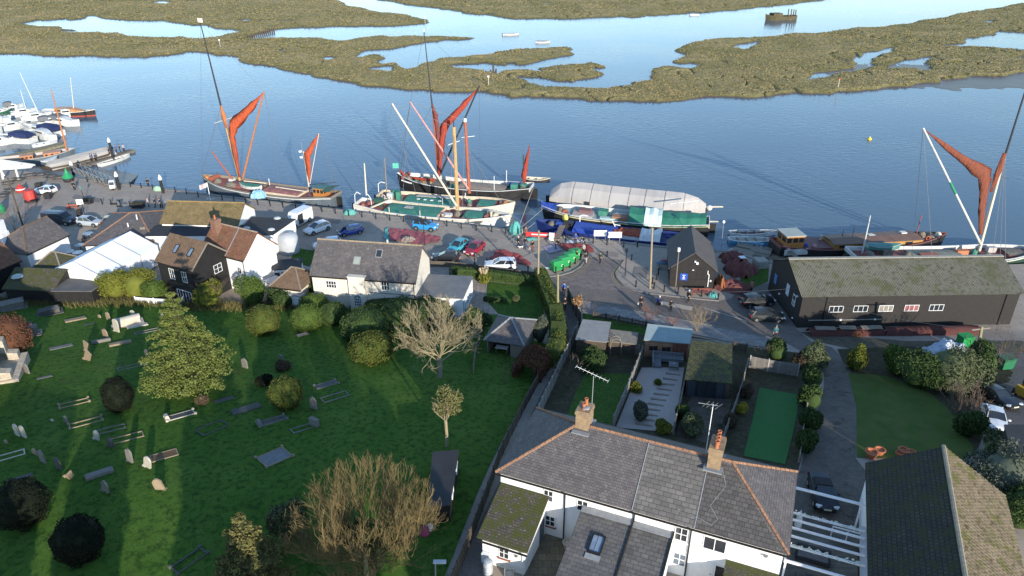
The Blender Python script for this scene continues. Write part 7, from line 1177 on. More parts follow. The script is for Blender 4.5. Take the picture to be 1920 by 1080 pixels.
    t = T('channel_buoy', 'green buoy cut by the left picture edge', 'buoy', G(-1,398)); MB().lathe([(.9,0),(1.0,.6),(.4,1.8),(.1,2.4)], 14).build('cone', MC['green buoy paint'], t)
    def box_thing(name, label, cat, p, sx, sy, sz, mt, rz=0, lid=None, z=0):
        t = T(name, label, cat, G(*p), R(rz)); MB().loft([[(-sx/2*.92,-sy/2*.92,0),(sx/2*.92,-sy/2*.92,0),(sx/2*.92,sy/2*.92,0),(-sx/2*.92,sy/2*.92,0)],[(-sx/2,-sy/2,sz),(sx/2,-sy/2,sz),(sx/2,sy/2,sz),(-sx/2,sy/2,sz)]]).build('body', mt, t); MB().box(-sx/2-.04,sx/2+.04,-sy/2-.04,sy/2+.04,sz+.003,sz+.1).build('lid', lid or mt, t); return t
    for p, lb, s in (((164,381),'dark oval planter at the lamp post in the square',(1.6,1.0,.7)),((260,389),'dark octagonal planter above the inn wing',(2.0,1.2,.8)),((91,372),'square black planter right of the large red buoy',(1.1,.9,.9)),((74,352),'square black planter behind the white hatchback',(1,.9,.8)),((845,489),'black litter bin in front of the red car',(.7,.7,1.0)),((150,404),'black litter bin behind the silver hatchback',(.7,.7,.9))): t = box_thing('planter' if 'planter' in lb else 'litter_bin', lb, 'planter' if 'planter' in lb else 'bin', p, *s, m_spar_b, lid=m_soil)
    gb = mat('bright green plastic', (.015,.22,.055), (.02,.26,.07), 2, .5)
    for i, (p, lb) in enumerate((((1044,507),'bright green recycling bin at the kerb, nearest of four'),((1057,500),'bright green recycling bin, second from the telegraph pole'),((1067,493),'bright green recycling bin, third from the telegraph pole'),((1077,486),'bright green recycling bin at the far end of four'))):
        t = T('recycling_bin', lb, 'bin', G(*p), R(28), 'green recycling bins'); MB().loft([[(-.85,-.6,.25),(.85,-.6,.25),(.85,.6,.25),(-.85,.6,.25)],[(-.9,-.65,1.25),(.9,-.65,1.25),(.9,.65,1.25),(-.9,.65,1.25)],[(-.75,-.4,1.6),(.75,-.4,1.6),(.75,.4,1.6),(-.75,.4,1.6)]]).build('shell', gb, t); MB().box(-.9,.9,-.68,-.655,.6,.66).build('band', MC['green buoy paint'], t); [MB().tub((x,-.75,0),(x,-.75,1.0),.08,n=7).build('guard_post', m_gut, t) for x in (-.6,.6)]; [MB().tub((x,y,0),(x,y,.3),.1,n=7).build('foot', m_gut, t) for x in (-.7,.7) for y in (-.5,.5)]
        s = MB(); rr = [[(.45+.16*math.cos(a), -.665, .95+.16*math.sin(a)), (.45+.11*math.cos(a), -.667, .95+.11*math.sin(a))] for a in [math.pi*2*k/16 for k in range(14)]]; s.loft(rr, close=False).build('recycling_mark', m_wfr, t)
    for p, sz, lb, c in (((1125,451),(2.0,1.0),'white notice board on posts before the navy barge, left one',m_wfr),((1152,454),(2.1,1.0),'white notice board on posts before the navy barge, right one',m_wfr)):
        t = T('notice_board', lb, 'sign', G(*p)); MB().box(-sz[0]/2,sz[0]/2,-.04,.04,.75,1.7).build('board', c, t); [MB().box(x-.04,x+.04,.045,.12,0,1.7).build('post', m_lead, t) for x in (-.8,.8)]; [MB().box(-.7,.5-.2*i,-.05,-.045,1.4-.2*i,1.45-.2*i).build('print_line', mat('grey print', (.45,.46,.48), (.4,.41,.43), 3), t) for i in range(3)]
    t = T('banner', 'long red banner with white lettering on the quay railing', 'banner', G(1013,447), R(-8)); MB().box(-2.3,2.3,-.03,.03,.25,1.0).build('cloth', mat('banner red', (.5,.04,.04), (.44,.035,.035), 2, .7), t); MB().box(-1.4,1.3,-.04,-.031,.55,.72).build('lettering', m_wfr, t); [MB().tub((x,.05,0),(x,.05,1.1),.04,n=6).build('post', m_lead, t) for x in (-2.2,0,2.2)]
    t = T('a_board', 'white folding sign board at the foot of the gangway', 'sign', G(1034,450), R(-10)); MB().slab([(-.4,-.25,0),(.4,-.25,0),(.4,0,1.2),(-.4,0,1.2)], .04).build('front_panel', m_wfr, t); MB().slab([(.4,.25,0),(-.4,.25,0),(-.4,.02,1.2),(.4,.02,1.2)], .04).build('back_panel', m_wfr, t)
    tlm = mat('teal cover cloth', (.10,.36,.32), (.08,.3,.27), 1.5, .8, .5)
    def heap(name, label, cat, p, rx, ry, h, mt, rz=0, seed=1, n=26, wr=.25, group=None):
        rd = np.random.default_rng(seed); c = G(*p); t = T(name, label, cat, c, R(rz), group); X, Y = np.meshgrid(np.linspace(-1.05,1.05,n), np.linspace(-1.05,1.05,n)); rr = np.sqrt(X**2+Y**2) + (vnoise(X*3, Y*3, 1, seed)-.5)*.45; Z = h*np.clip(1-rr**2.2, 0, 1)**.6*(1-wr+2*wr*vnoise(X*7, Y*7, 1, seed+1)) - .05
        mb = MB(); mb.v = [(X[i,j]*rx, Y[i,j]*ry, Z[i,j]) for i in range(n) for j in range(n)]; mb.f = [(i*n+j, i*n+j+1, (i+1)*n+j+1, (i+1)*n+j) for i in range(n-1) for j in range(n-1) if max(Z[i,j],Z[i,j+1],Z[i+1,j],Z[i+1,j+1]) > -.04]; mb.build('heap', mt, t, True); return t
    heap('covered_kiosk', 'teal covered stall on the quay corner', 'stall', (966,437), .9, .8, 2.0, tlm, 0, 3, wr=.1); heap('teal_sheet', 'small teal tarpaulin dropped by the walking group', 'tarpaulin', (996,449), 1.0, .5, .3, tlm, 0, 5); t = heap('covered_tender', 'teal covered tender stored at the bollards by the near barge', 'tender', (656,401), 1.0, .6, .9, tlm, 0, 9, wr=.1); heap('blue_crate', 'pale blue covered locker beside the left barge stern', 'locker', (570,391), .6, .5, 1.0, mat('pale blue cover', (.25,.45,.6), (.2,.38,.52), 2, .7), 0, 4, wr=.05); heap('blue_bundle', 'pale blue wrapped bundle hanging at the left barge side', 'bundle', (485,370), 1.3, .7, 1.3, MC['pale blue cover'], 20, 8); heap('green_notice', 'pale green covered crate by the quay pile', 'crate', (297,357), .8, .5, .9, mat('pale green cover', (.3,.45,.33), (.25,.38,.28), 2, .8), 0, 6, wr=.1)
    # red sails spread on the quay
    def spread(label, px, mt, seed, folds=(1,0), name='spread_sail', cat='sail', hh=.12):
        P = [G(*p) for p in px]; c = sum(P, Vector())/len(P); t = T(name, label, cat, (c.x, c.y, zt(c.x, c.y))); xs = [p.x-c.x for p in P]; ys = [p.y-c.y for p in P]; n = 34; X, Y = np.meshgrid(np.linspace(min(xs),max(xs),n*2), np.linspace(min(ys),max(ys),n)); m = inpoly(X+(vnoise(X,Y,.8,seed)-.5)*.5, Y+(vnoise(X,Y,.8,seed+1)-.5)*.5, list(zip(xs,ys))); Z = .05 + hh*np.abs(np.sin((X*folds[0]+Y*folds[1])*2.4+3*vnoise(X,Y,.6,seed+2))) + hh*vnoise(X,Y,1.8,seed+3); mb = MB(); k = n*2
        mb.v = [(X[i,j],Y[i,j],Z[i,j]) for i in range(n) for j in range(k)]; mb.f = [(i*k+j,i*k+j+1,(i+1)*k+j+1,(i+1)*k+j) for i in range(n-1) for j in range(k-1) if m[i,j] and m[i+1,j] and m[i,j+1] and m[i+1,j+1]]; mb.build('cloth', mt, t, True); return t
    pk = mat('faded pink sailcloth', (.36,.10,.11), (.28,.075,.08), 1.0, .9, .5, fine=((.2,.06,.08), 2, .35)); rs = mat('red sail on quay', (.36,.065,.055), (.27,.05,.045), 1.0, .9, .5, fine=((.17,.04,.04), 2, .35))
    spread('pink red sail with teal edge spread on the quay behind the white house', [(728,429),(767,432),(828,445),(829,453),(793,460),(728,452)], pk, 31); spread('teal strip of cloth at the left end of the pink sail', [(721,428),(728,429),(730,453),(721,449)], tlm, 35, name='cloth_strip', cat='cloth'); spread('red sail spread on the quay beside the white sport utility car', [(935,470),(964,473),(987,487),(996,496),(992,500),(955,492),(911,487)], rs, 41); spread('red sail spread before the navy barge where people work', [(1044,458),(1104,459),(1113,466),(1110,475),(1091,473),(1056,470)], rs, 51); spread('mauve sheet laid out beside the red sail and people', [(1016,464),(1041,459),(1057,471),(1033,476)], mat('mauve cloth', (.36,.31,.37), (.3,.26,.32), 1, .9), 61, name='spread_sheet', cat='sheet', hh=.06); spread('white sheet laid along the far edge of the red sail', [(1060,453),(1098,451),(1106,457),(1062,458)], mat('white cloth', (.62,.6,.58), (.52,.5,.49), 1, .9), 71, name='spread_sheet', cat='sheet'); spread('white plastic sheet lying by the hedge telegraph pole', [(1018,504),(1026,502),(1031,505),(1021,507)], m_wfr, 75, name='plastic_sheet', cat='sheet'); heap('net_tip', 'grey tan bundle with white sheet on the pink sail', 'bundle', (766,452), 1.1, .7, .8, mat('tan bundle', (.24,.2,.17), (.18,.15,.13), 2, .9), 0, 15)
    # red net mounds beside the hut
    nr = mat('red fishing net', (.12,.042,.038), (.17,.06,.048), 1.5, .95, .6, fine=((.12,.04,.036), 2.5, .4), bs=.06); no = mat('orange net', (.30,.10,.04), (.24,.08,.035), 2, .9, .6)
    heap('net_heap', 'large dark red net mound with a white sheet beside the hut', 'net heap', (1388,508), 2.2, 2.6, 1.5, nr, 0, 81, 34); heap('net_heap', 'lower red brown net mound nearest the road beside the hut', 'net heap', (1372,540), 2.3, 1.9, .9, nr, 0, 85, 34); heap('net_heap', 'red net mound by the jetty landing', 'net heap', (1374,488), 2.0, 1.6, 1.2, nr, 0, 87, 30); heap('net_heap', 'orange net column leaning on the hut corner', 'net heap', (1350,536), .6, 1.7, 1.4, mat('orange brown net', (.32,.12,.045), (.25,.09,.04), 2, .95, .8), 0, 89, 24); heap('net_heap', 'teal green rope coil by the red bench', 'rope coil', (1336,556), .6, .5, .6, tlm, 0, 91, 20, .5)
    tag(MB().cb((0,0,0), .9, .7, .04, .2, .12).build('white_board', m_wfr, None, loc=G(1389,500)+Vector((0,0,1.5))), 'white board lying on the red net mound', 'board')
    t = T('concrete_block', 'mossy square concrete block beside the net mounds', 'block', G(1425,500), R(10)); MB().loft([[(-.85,-.85,0),(.85,-.85,0),(.85,.85,0),(-.85,.85,0)],[(-.85,-.85,1.1),(.85,-.85,1.1),(.85,.85,1.1),(-.85,.85,1.1)],[(-.75,-.75,1.2),(.75,-.75,1.2),(.75,.75,1.2),(-.75,.75,1.2)]]).build('block', m_conc, t)
    def bench(label, p, rz, mt, L=1.8): 
        t = T('bench', label, 'bench', G(*p), R(rz)); [MB().box(-L/2,L/2,-.25+.17*i,-.12+.17*i,.42,.47).build('seat_slat', mt, t) for i in range(3)]; [MB().box(-L/2,L/2,.28,.33,.55+.16*i,.67+.16*i).build('back_slat', mt, t) for i in range(2)]; [MB().box(x-.04,x+.04,y-.04,y+.04,0,.42 if y < 0 else .85).build('leg', mt, t) for x in (-L/2+.1,L/2-.1) for y in (-.2,.26)]
    bench('red bench in front of the black hut', (1316,553), 0, m_red, 2.6); bench('brown bench beside the kerb in the left square', (136,393), 15, m_spar_r)
    t = T('upturned_dinghy', 'red and blue upturned tender on trestles left of the hut', 'boat', G(1243,503), R(5)); MB().ell((0,0,.9), 1.1, .6, .35, 16, 5, -.2).build('hull', mat('dull blue boat', (.12,.17,.24), (.1,.14,.2), 2, .6), t); MB().ell((0,0,1.15), .55, .25, .16, 12, 4, 0).build('cushion', mat('red cushion', (.4,.05,.04), (.35,.045,.04), 2, .8), t); [MB().box(x-.08,x+.08,-.5,.5,0,.6).build('trestle', m_wood, t) for x in (-.6,.6)]
    # pub tables
    tt = mat('blue grey table top', (.30,.38,.44), (.25,.32,.38), 2, .5)
    for p, lb in (((124,467),'round blue table in the pub yard, left front'),((152,468),'round blue table in the pub yard, right front'),((167,446),'round blue table nearest the street'),((131,480),'round pale table at the pyramid store, left'),((148,482),'round pale table at the pyramid store, right')):
        t = T('pub_table', lb, 'table', G(*p), 0, 'round pub tables'); MB().lathe([(.0,.74),(.72,.74),(.72,.79),(.0,.79)], 16).build('table_top', tt if 'blue' in lb else m_wfr, t); MB().tub((0,0,0),(0,0,.74),.06,n=7).build('stem', m_gut, t); MB().lathe([(.35,0),(.3,.06)], 10).build('foot', m_gut, t)
    for p, lb in (((160,452),'black chair left of the street side table'),((158,458),'black chair below the street side table'),((176,449),'black chair right of the street side table')):
        t = T('pub_chair', lb, 'chair', G(*p), R(40), 'pub chairs'); MB().box(-.22,.22,-.22,.22,.43,.47).build('seat', m_gut, t); MB().box(-.22,.22,.2,.24,.47,.9).build('backrest', m_gut, t); [MB().box(x-.02,x+.02,y-.02,y+.02,0,.43).build('leg', m_gut, t) for x in (-.2,.2) for y in (-.2,.2)]
    for i, (x, y) in enumerate(((15,348),(34,341),(55,333),(75,332),(95,335),(18,362),(3,372),(110,338))):
        t = T('picnic_table', 'dark picnic bench by the white gantry, %s from the left' % nth(sorted((15,34,55,75,95,18,3,110)).index(x)), 'picnic table', G(x, y), R(random.uniform(-20,40)), 'picnic tables at the left quay'); [MB().box(-.9,.9,-.36+.25*k,-.14+.25*k,.72,.77).build('top_plank', m_woodd, t) for k in range(3)]; [MB().box(-.9,.9,s*.75-.13,s*.75+.13,.42,.47).build('seat_plank', m_woodd, t) for s in (-1,1)]; [MB().cb((xx,0,.38), .08, 1.5, .1).build('frame', m_woodd, t) for xx in (-.7,.7)]
    for p, lb, rz in (((225,407),'black finger signpost in the left square',0),((160,405),'white information sign on a post in the left square',0)):
        t = T('signpost', lb, 'sign', G(*p)); MB().tub((0,0,0),(0,0,2.6),.05,n=6).build('post', m_gut, t)
        if 'finger' in lb: MB().box(-1.1,.1,-.03,.03,2.2,2.5).build('sign_arm', m_gut, t); MB().box(-.1,.9,-.035,.035,1.8,2.05).build('sign_arm', m_gut, t)
        else: MB().cb((-.3,0,2.5), 1.0, .06, .9, .3).build('sign_panel', m_wfr, t)
    for p, lb, c in (((1605,688),'green wheelie bin beside the driveway bush',MC['green buoy paint']),((1806,648),'bright green wheeled container behind the white tarpaulin',gb),((1882,690),'dark green wheeled container in the right yard',mat('dark green bin', (.02,.13,.06), (.02,.15,.07), 2, .5))):
        big = 'container' in lb; s = (1.4,1.1,1.3) if big else (.6,.7,1.05); t = box_thing('wheelie_bin', lb, 'bin', p, *s, c, 10); [MB().tub((x,-s[1]/2-.03,.1),(x,-s[1]/2+.08,.1),.1,n=8).build('wheel', m_tyre, t) for x in (-s[0]/2+.1,s[0]/2-.1)]
    heap('tarpaulin_heap', 'crumpled white and blue tarpaulin in the right shrubs', 'tarpaulin', (1772,662), 2.4, 1.4, 1.5, mat('white blue tarpaulin', (.5,.54,.6), (.35,.42,.52), .8, .5, .6, bs=.1), 0, 95, 30, .3); heap('pink_bag', 'bright pink bag dropped beside the churchyard shed', 'bag', (797,1000), .3, .4, .9, mat('bright pink', (.55,.04,.25), (.48,.03,.22), 3, .7), 0, 97, 16, .1); heap('white_bag', 'white bag beside the pink bag', 'bag', (807,992), .25, .3, .6, m_wfr, 0, 98, 14, .1)
    t = T('sand_digger', 'yellow plant vehicle cut by the right edge of the yard', 'digger', G(1925,745), R(20)); MB().loft([[(-1,-.7,.4),(1,-.7,.4),(1,.7,.4),(-1,.7,.4)],[(-1,-.7,1.3),(.9,-.7,1.2),(.9,.7,1.2),(-1,.7,1.3)]]).build('body', mat('plant yellow', (.45,.27,.03), (.4,.24,.03), 2, .5), t); MB().box(-.6,.4,-.5,.5,1.3,2.2).build('cab', m_cg, t); [MB().tub((x,y-.15,.4),(x,y+.15,.4),.4,n=12).build('wheel', m_tyre, t) for x in (-.7,.7) for y in (-.75,.75)]
    # terracotta pots at the lawn end
    for i, (x, y, r, lb) in enumerate(((1632,858,.5,'large terracotta pot at the lawn end, leftmost'),(1648,852,.42,'terracotta trough pot second along the lawn end'),(1685,855,.3,'small terracotta pot before the barn'),(1692,852,.42,'round terracotta bowl with pale rim, near the barn ridge'),(1706,855,.38,'terracotta pot at the right end of the row'))): tag(MB().lathe([(r*.6,0),(r,r*1.1),(r*1.1,r*1.15),(r*1.1,r*1.3),(r*.85,r*1.3),(r*.8,r)], 14).build('terracotta_pot', m_terra, None, loc=G(x,y)), lb, 'pot', 'terracotta pots')
    # cables between the poles
    def cable(label, a, b, sag): 
        P = [lerp(a, b, i/12) - Vector((0,0,sag*4*(i/12)*(1-i/12))) for i in range(13)]; tag(MB().path([p - P[0] for p in P], .018, 3).build('overhead_cable', m_rig, None, loc=P[0]), label, 'cable')
    a, b, c, d = G(1046,598), G(1219,541), G(1009,543), G(1828,692); top = lambda p, g: V(p[0], p[1], g.y)
    cable('overhead cable from bin pole to the pole left of the hut', top((1046,516),a), top((1223,433),b), .7); cable('overhead cable between the hedge pole and the bin pole', top((1046,516),a), top((1010,435),c), .4); cable('overhead cable from the bin pole to the long shed gable', top((1046,518),a), Vector((34.7,80,4.2)), 1.2); cable('overhead cable crossing before the long shed to the leaning pole', Vector((34.8,79,4.2)), top((1841,618),d), .8)
furniture()
# ======================= FENCES AND CHURCHYARD STONES =======================
def fence(label, pts, h, mt, post=None, step=1.8, name='fence', boards=True, dz=0, rail=False, cat='fence'):
    P = [G(*p) for p in pts]; Q = [P[0]]
    for a, b in zip(P[:-1], P[1:]):
        n = max(1, round((b-a).length/step)); Q += [lerp(a, b, (i+1)/n) for i in range(n)]
    t = T(name, label, cat, Q[0])
    for a, b in zip(Q[:-1], Q[1:]):
        d = b - a; m = (a+b)/2 - Q[0]; L = math.hypot(d.x, d.y); rz = math.atan2(d.y, d.x); o = MB()
        if boards: o.add([(-L/2+.05,-.03,.05-d.z/2),(L/2-.05,-.03,.05+d.z/2),(L/2-.05,.03,.05+d.z/2),(-L/2+.05,.03,.05-d.z/2),(-L/2+.05,-.03,h-d.z/2),(L/2-.05,-.03,h+d.z/2),(L/2-.05,.03,h+d.z/2),(-L/2+.05,.03,h-d.z/2)], [(0,3,2,1),(4,5,6,7),(0,1,5,4),(1,2,6,5),(2,3,7,6),(3,0,4,7)]); o.build('panel', mt, t, loc=m, rz=rz)
        else:
            k = int(L/.16); [o.box(-L/2+L*(i+.5)/k-.05, -L/2+L*(i+.5)/k+.05, -.015, .015, .1, h*random.uniform(.92,1.05)) for i in range(k)]; [o.box(-L/2, L/2, .016, .06, z, z+.08) for z in (h*.3, h*.75)]; stuff(o.build('pickets', mt, t, loc=m, rz=rz))
    for q in Q: MB().box(-.06,.06,-.06,.06,-.2,h+.12).build('post', post or mt, t, loc=q-Q[0])
    return t
fw = mat('grey fence wood', (.20,.185,.165), (.27,.25,.22), 1.5, .9, .5, tile=(.13,9,.012,(.09,.08,.07),0)); fd = mat('brown fence wood', (.085,.068,.05), (.12,.098,.072), 1.5, .9, .5, tile=(.13,9,.012,(.04,.03,.025),0)); cp = mat('concrete post', (.36,.34,.30), (.3,.28,.25), 2, .9)
def fences():
    fence('long brown board fence between churchyard and alley', [(1008,722),(985,765),(960,815),(935,870),(915,930),(893,990),(870,1050),(845,1110)], 1.3, fd); fence('grey panel fence along the alley beside the narrow garden', [(1082,628),(1068,660),(1052,692),(1040,720),(1022,758),(1010,785)], 1.6, fw, cp); fence('dark fence at the top of the alley beside the road', [(1064,560),(1072,578),(1090,612)], 1.7, fd, cp); fence('picket fence along the grass verge by the road', [(1112,597),(1160,605),(1210,615),(1250,624),(1292,634)], .95, m_woodd, boards=False); fence('dark picket fence beside the garden room', [(1375,658),(1398,662)], 1.2, m_woodd, boards=False); fence('pale board fence between narrow lawn and gravel garden', [(1203,672),(1192,700),(1178,735),(1163,770),(1149,805)], 1.5, fw); fence('pale board fence between gravel garden and paved garden', [(1290,690),(1283,725),(1273,770),(1262,815)], 1.3, fw); fence('grey board fence between paved garden and artificial lawn', [(1400,690),(1390,730),(1375,775),(1352,838)], 1.1, fw); fence('panel fence with concrete posts behind the artificial lawn', [(1404,690),(1438,697),(1494,706)], 1.5, fw, cp, 2.6); fence('thin white post fence beside the driveway shrubs', [(1497,868),(1506,800),(1515,745)], .9, m_wood, step=3); fence('low white curved wall in front of the black house', [(255,567),(290,570),(330,572),(345,568)], .8, m_white, m_white, 2.0, name='garden_wall', cat='wall'); fence('dark wall along the garden behind the parked black car', [(808,500),(850,501),(900,508),(960,516),(1012,522)], .9, mat('garden wall brick', (.10,.085,.065), (.14,.12,.09), 1, .9, .5, tile=(.23,.08,.01,(.07,.06,.05))), step=3.5, name='garden_wall', cat='wall'); fence('wire and post fence at the churchyard corner by the bare tree', [(888,700),(893,660),(905,620)], 1.1, m_wood, boards=False, step=2); fence('trellis beside the dark timber shed', [(1084,652),(1138,661)], 1.3, m_wood, boards=False); fence('trellis right of the garden arch', [(1168,662),(1197,667)], 1.3, m_wood, boards=False); fence('metal crowd barrier rail along the lane', [(1290,592),(1395,612),(1500,640)], 1.0, m_lead, step=3.5, boards=False, name='lane_railing', cat='railing') if False else None
    t = T('garden_arch', 'timber rose arch in the trellis beside the sheds', 'arch', G(1153,664)); [MB().path([(s,y,0),(s,y,1.6),(s*.7,y,2.0),(0,y,2.2)], .05, 5).build('arch_side', m_wood, t) for s in (-.6,.6) for y in (-.3,.3)]
fences()
st_g = mat('grey gravestone', (.2,.185,.165), (.15,.14,.125), 2.5, .95, .4, moss=((.14,.14,.09), .35, 3)); st_w = mat('pale gravestone', (.50,.45,.37), (.40,.36,.29), 2, .9, .3, moss=((.3,.27,.2), .2, 3)); st_b = mat('sandy gravestone', (.30,.23,.15), (.23,.175,.115), 2.5, .95, .4, moss=((.2,.17,.1), .3, 3)); st_d = mat('dark gravestone', (.10,.097,.093), (.07,.068,.066), 2.5, .9, .4, moss=((.12,.13,.07), .3, 3))
GA = R(58)                             # graves lie along this bearing
def stone(label, p, w, h, mt, shape='round', rz=0, lean=0, lean2=0, th=.14):
    c = G(*p); t = T('headstone', label, 'headstone', c - Vector((0,0,.1)), GA + R(90) + R(rz)); t.rotation_euler.x = R(lean); t.rotation_euler.y = R(lean2); P = [(-w/2,0),(w/2,0)]
    if shape == 'round': P += [(w/2*math.cos(a), h-w/2+w/2*math.sin(a)) for a in [math.pi*k/10 for k in range(11)]]
    elif shape == 'ogee': P += [(w/2,h*.8),(w*.38,h*.86),(w*.3,h*.9),(w*.15,h*.98),(0,h),(-w*.15,h*.98),(-w*.3,h*.9),(-w*.38,h*.86),(-w/2,h*.8)]
    elif shape == 'point': P += [(w/2,h*.75),(w*.25,h*.93),(0,h),(-w*.25,h*.93),(-w/2,h*.75)]
    else: P += [(w/2,h),(-w/2,h)]
    n = len(P); o = MB().add([(x,-th/2,z) for x, z in P]+[(x,th/2,z) for x, z in P], [tuple(range(n)), tuple(range(n,2*n))[::-1]]+[(i,n+i,n+(i+1)%n,(i+1)%n) for i in range(n)]).build('slab', mt, t); MB().box(-w/2-.08,w/2+.08,-th/2-.08,th/2+.08,-.1,.12).build('foot', mt, t); return t
def slope(t):
    x, y, _ = t.location; t.rotation_euler = (Matrix.Rotation(math.atan((zt(x,y+1)-zt(x,y-1))/2), 3, 'X') @ Matrix.Rotation(t.rotation_euler.z, 3, 'Z')).to_euler(); return t
def ledger(label, p, L, Wd, h, mt, rz=0, name='ledger_slab'):
    t = slope(T(name, label, 'grave slab', G(*p), GA + R(rz))); L *= .88; Wd *= .88; h *= .75; MB().loft([[(-L/2,-Wd/2,-.2),(L/2,-Wd/2,-.2),(L/2,Wd/2,-.2),(-L/2,Wd/2,-.2)],[(-L/2,-Wd/2,h-.05),(L/2,-Wd/2,h-.05),(L/2,Wd/2,h-.05),(-L/2,Wd/2,h-.05)],[(-L/2+.06,-Wd/2+.06,h),(L/2-.06,-Wd/2+.06,h),(L/2-.06,Wd/2-.06,h),(-L/2+.06,Wd/2-.06,h)]]).build('slab', mt, t); return t
def kerbed(label, p, L, Wd, mt, rz=0, head=None, posts=True, fill=None):
    t = slope(T('kerbed_grave', label, 'kerbed grave', G(*p), GA + R(rz))); L *= .88; Wd *= .88; k = .1
    for i, (x0,x1,y0,y1) in enumerate(((-L/2,L/2,-Wd/2,-Wd/2+k),(-L/2,L/2,Wd/2-k,Wd/2),(-L/2,-L/2+k,-Wd/2+k,Wd/2-k),(L/2-k,L/2,-Wd/2+k,Wd/2-k))): MB().box(x0,x1,y0,y1,-.15,.11+.003*i).build('kerb_rail', mt, t)
    if posts: [MB().box(x-.1,x+.1,y-.1,y+.1,-.1,.22).build('corner_post', mt, t) for x in (-L/2,L/2) for y in (-Wd/2,Wd/2)]
    if fill: MB().box(-L/2+k,L/2-k,-Wd/2+k,Wd/2-k,-.1,.09).build('infill', fill, t)
    if head: MB().loft([[(-L/2-.1,-.35,0),(-L/2+.35,-.35,0),(-L/2+.35,.35,0),(-L/2-.1,.35,0)],[(-L/2-.05,-.3,.5),(-L/2+.2,-.3,.5),(-L/2+.2,.3,.5),(-L/2-.05,.3,.5)]]).build('headblock', mt, t)
    return t
def chest(label, p, L, Wd, H, mt, rz=0, coped=False):
    t = T('chest_tomb', label, 'tomb', G(*p), GA + R(rz)); MB().box(-L/2-.35,L/2+.35,-Wd/2-.35,Wd/2+.35,-.2,.15).build('plinth', mt, t); MB().box(-L/2,L/2,-Wd/2,Wd/2,.15,H).build('chest', mt, t)
    if coped: n = 10; MB().loft([[(x, Wd/2*1.06*math.cos(math.pi*i/n), H+.003+Wd*.35*math.sin(math.pi*i/n)) for i in range(n+1)] for x in (-L/2-.06,L/2+.06)]).build('barrel_lid', mt, t)
    else: MB().loft([[(-L/2-.1,-Wd/2-.1,H+.003),(L/2+.1,-Wd/2-.1,H+.003),(L/2+.1,Wd/2+.1,H+.003),(-L/2-.1,Wd/2+.1,H+.003)],[(-L/2+.1,-.1,H+.22),(L/2-.1,-.1,H+.22),(L/2-.1,.1,H+.22),(-L/2+.1,.1,H+.22)]]).build('coped_lid', mt, t)
    return t
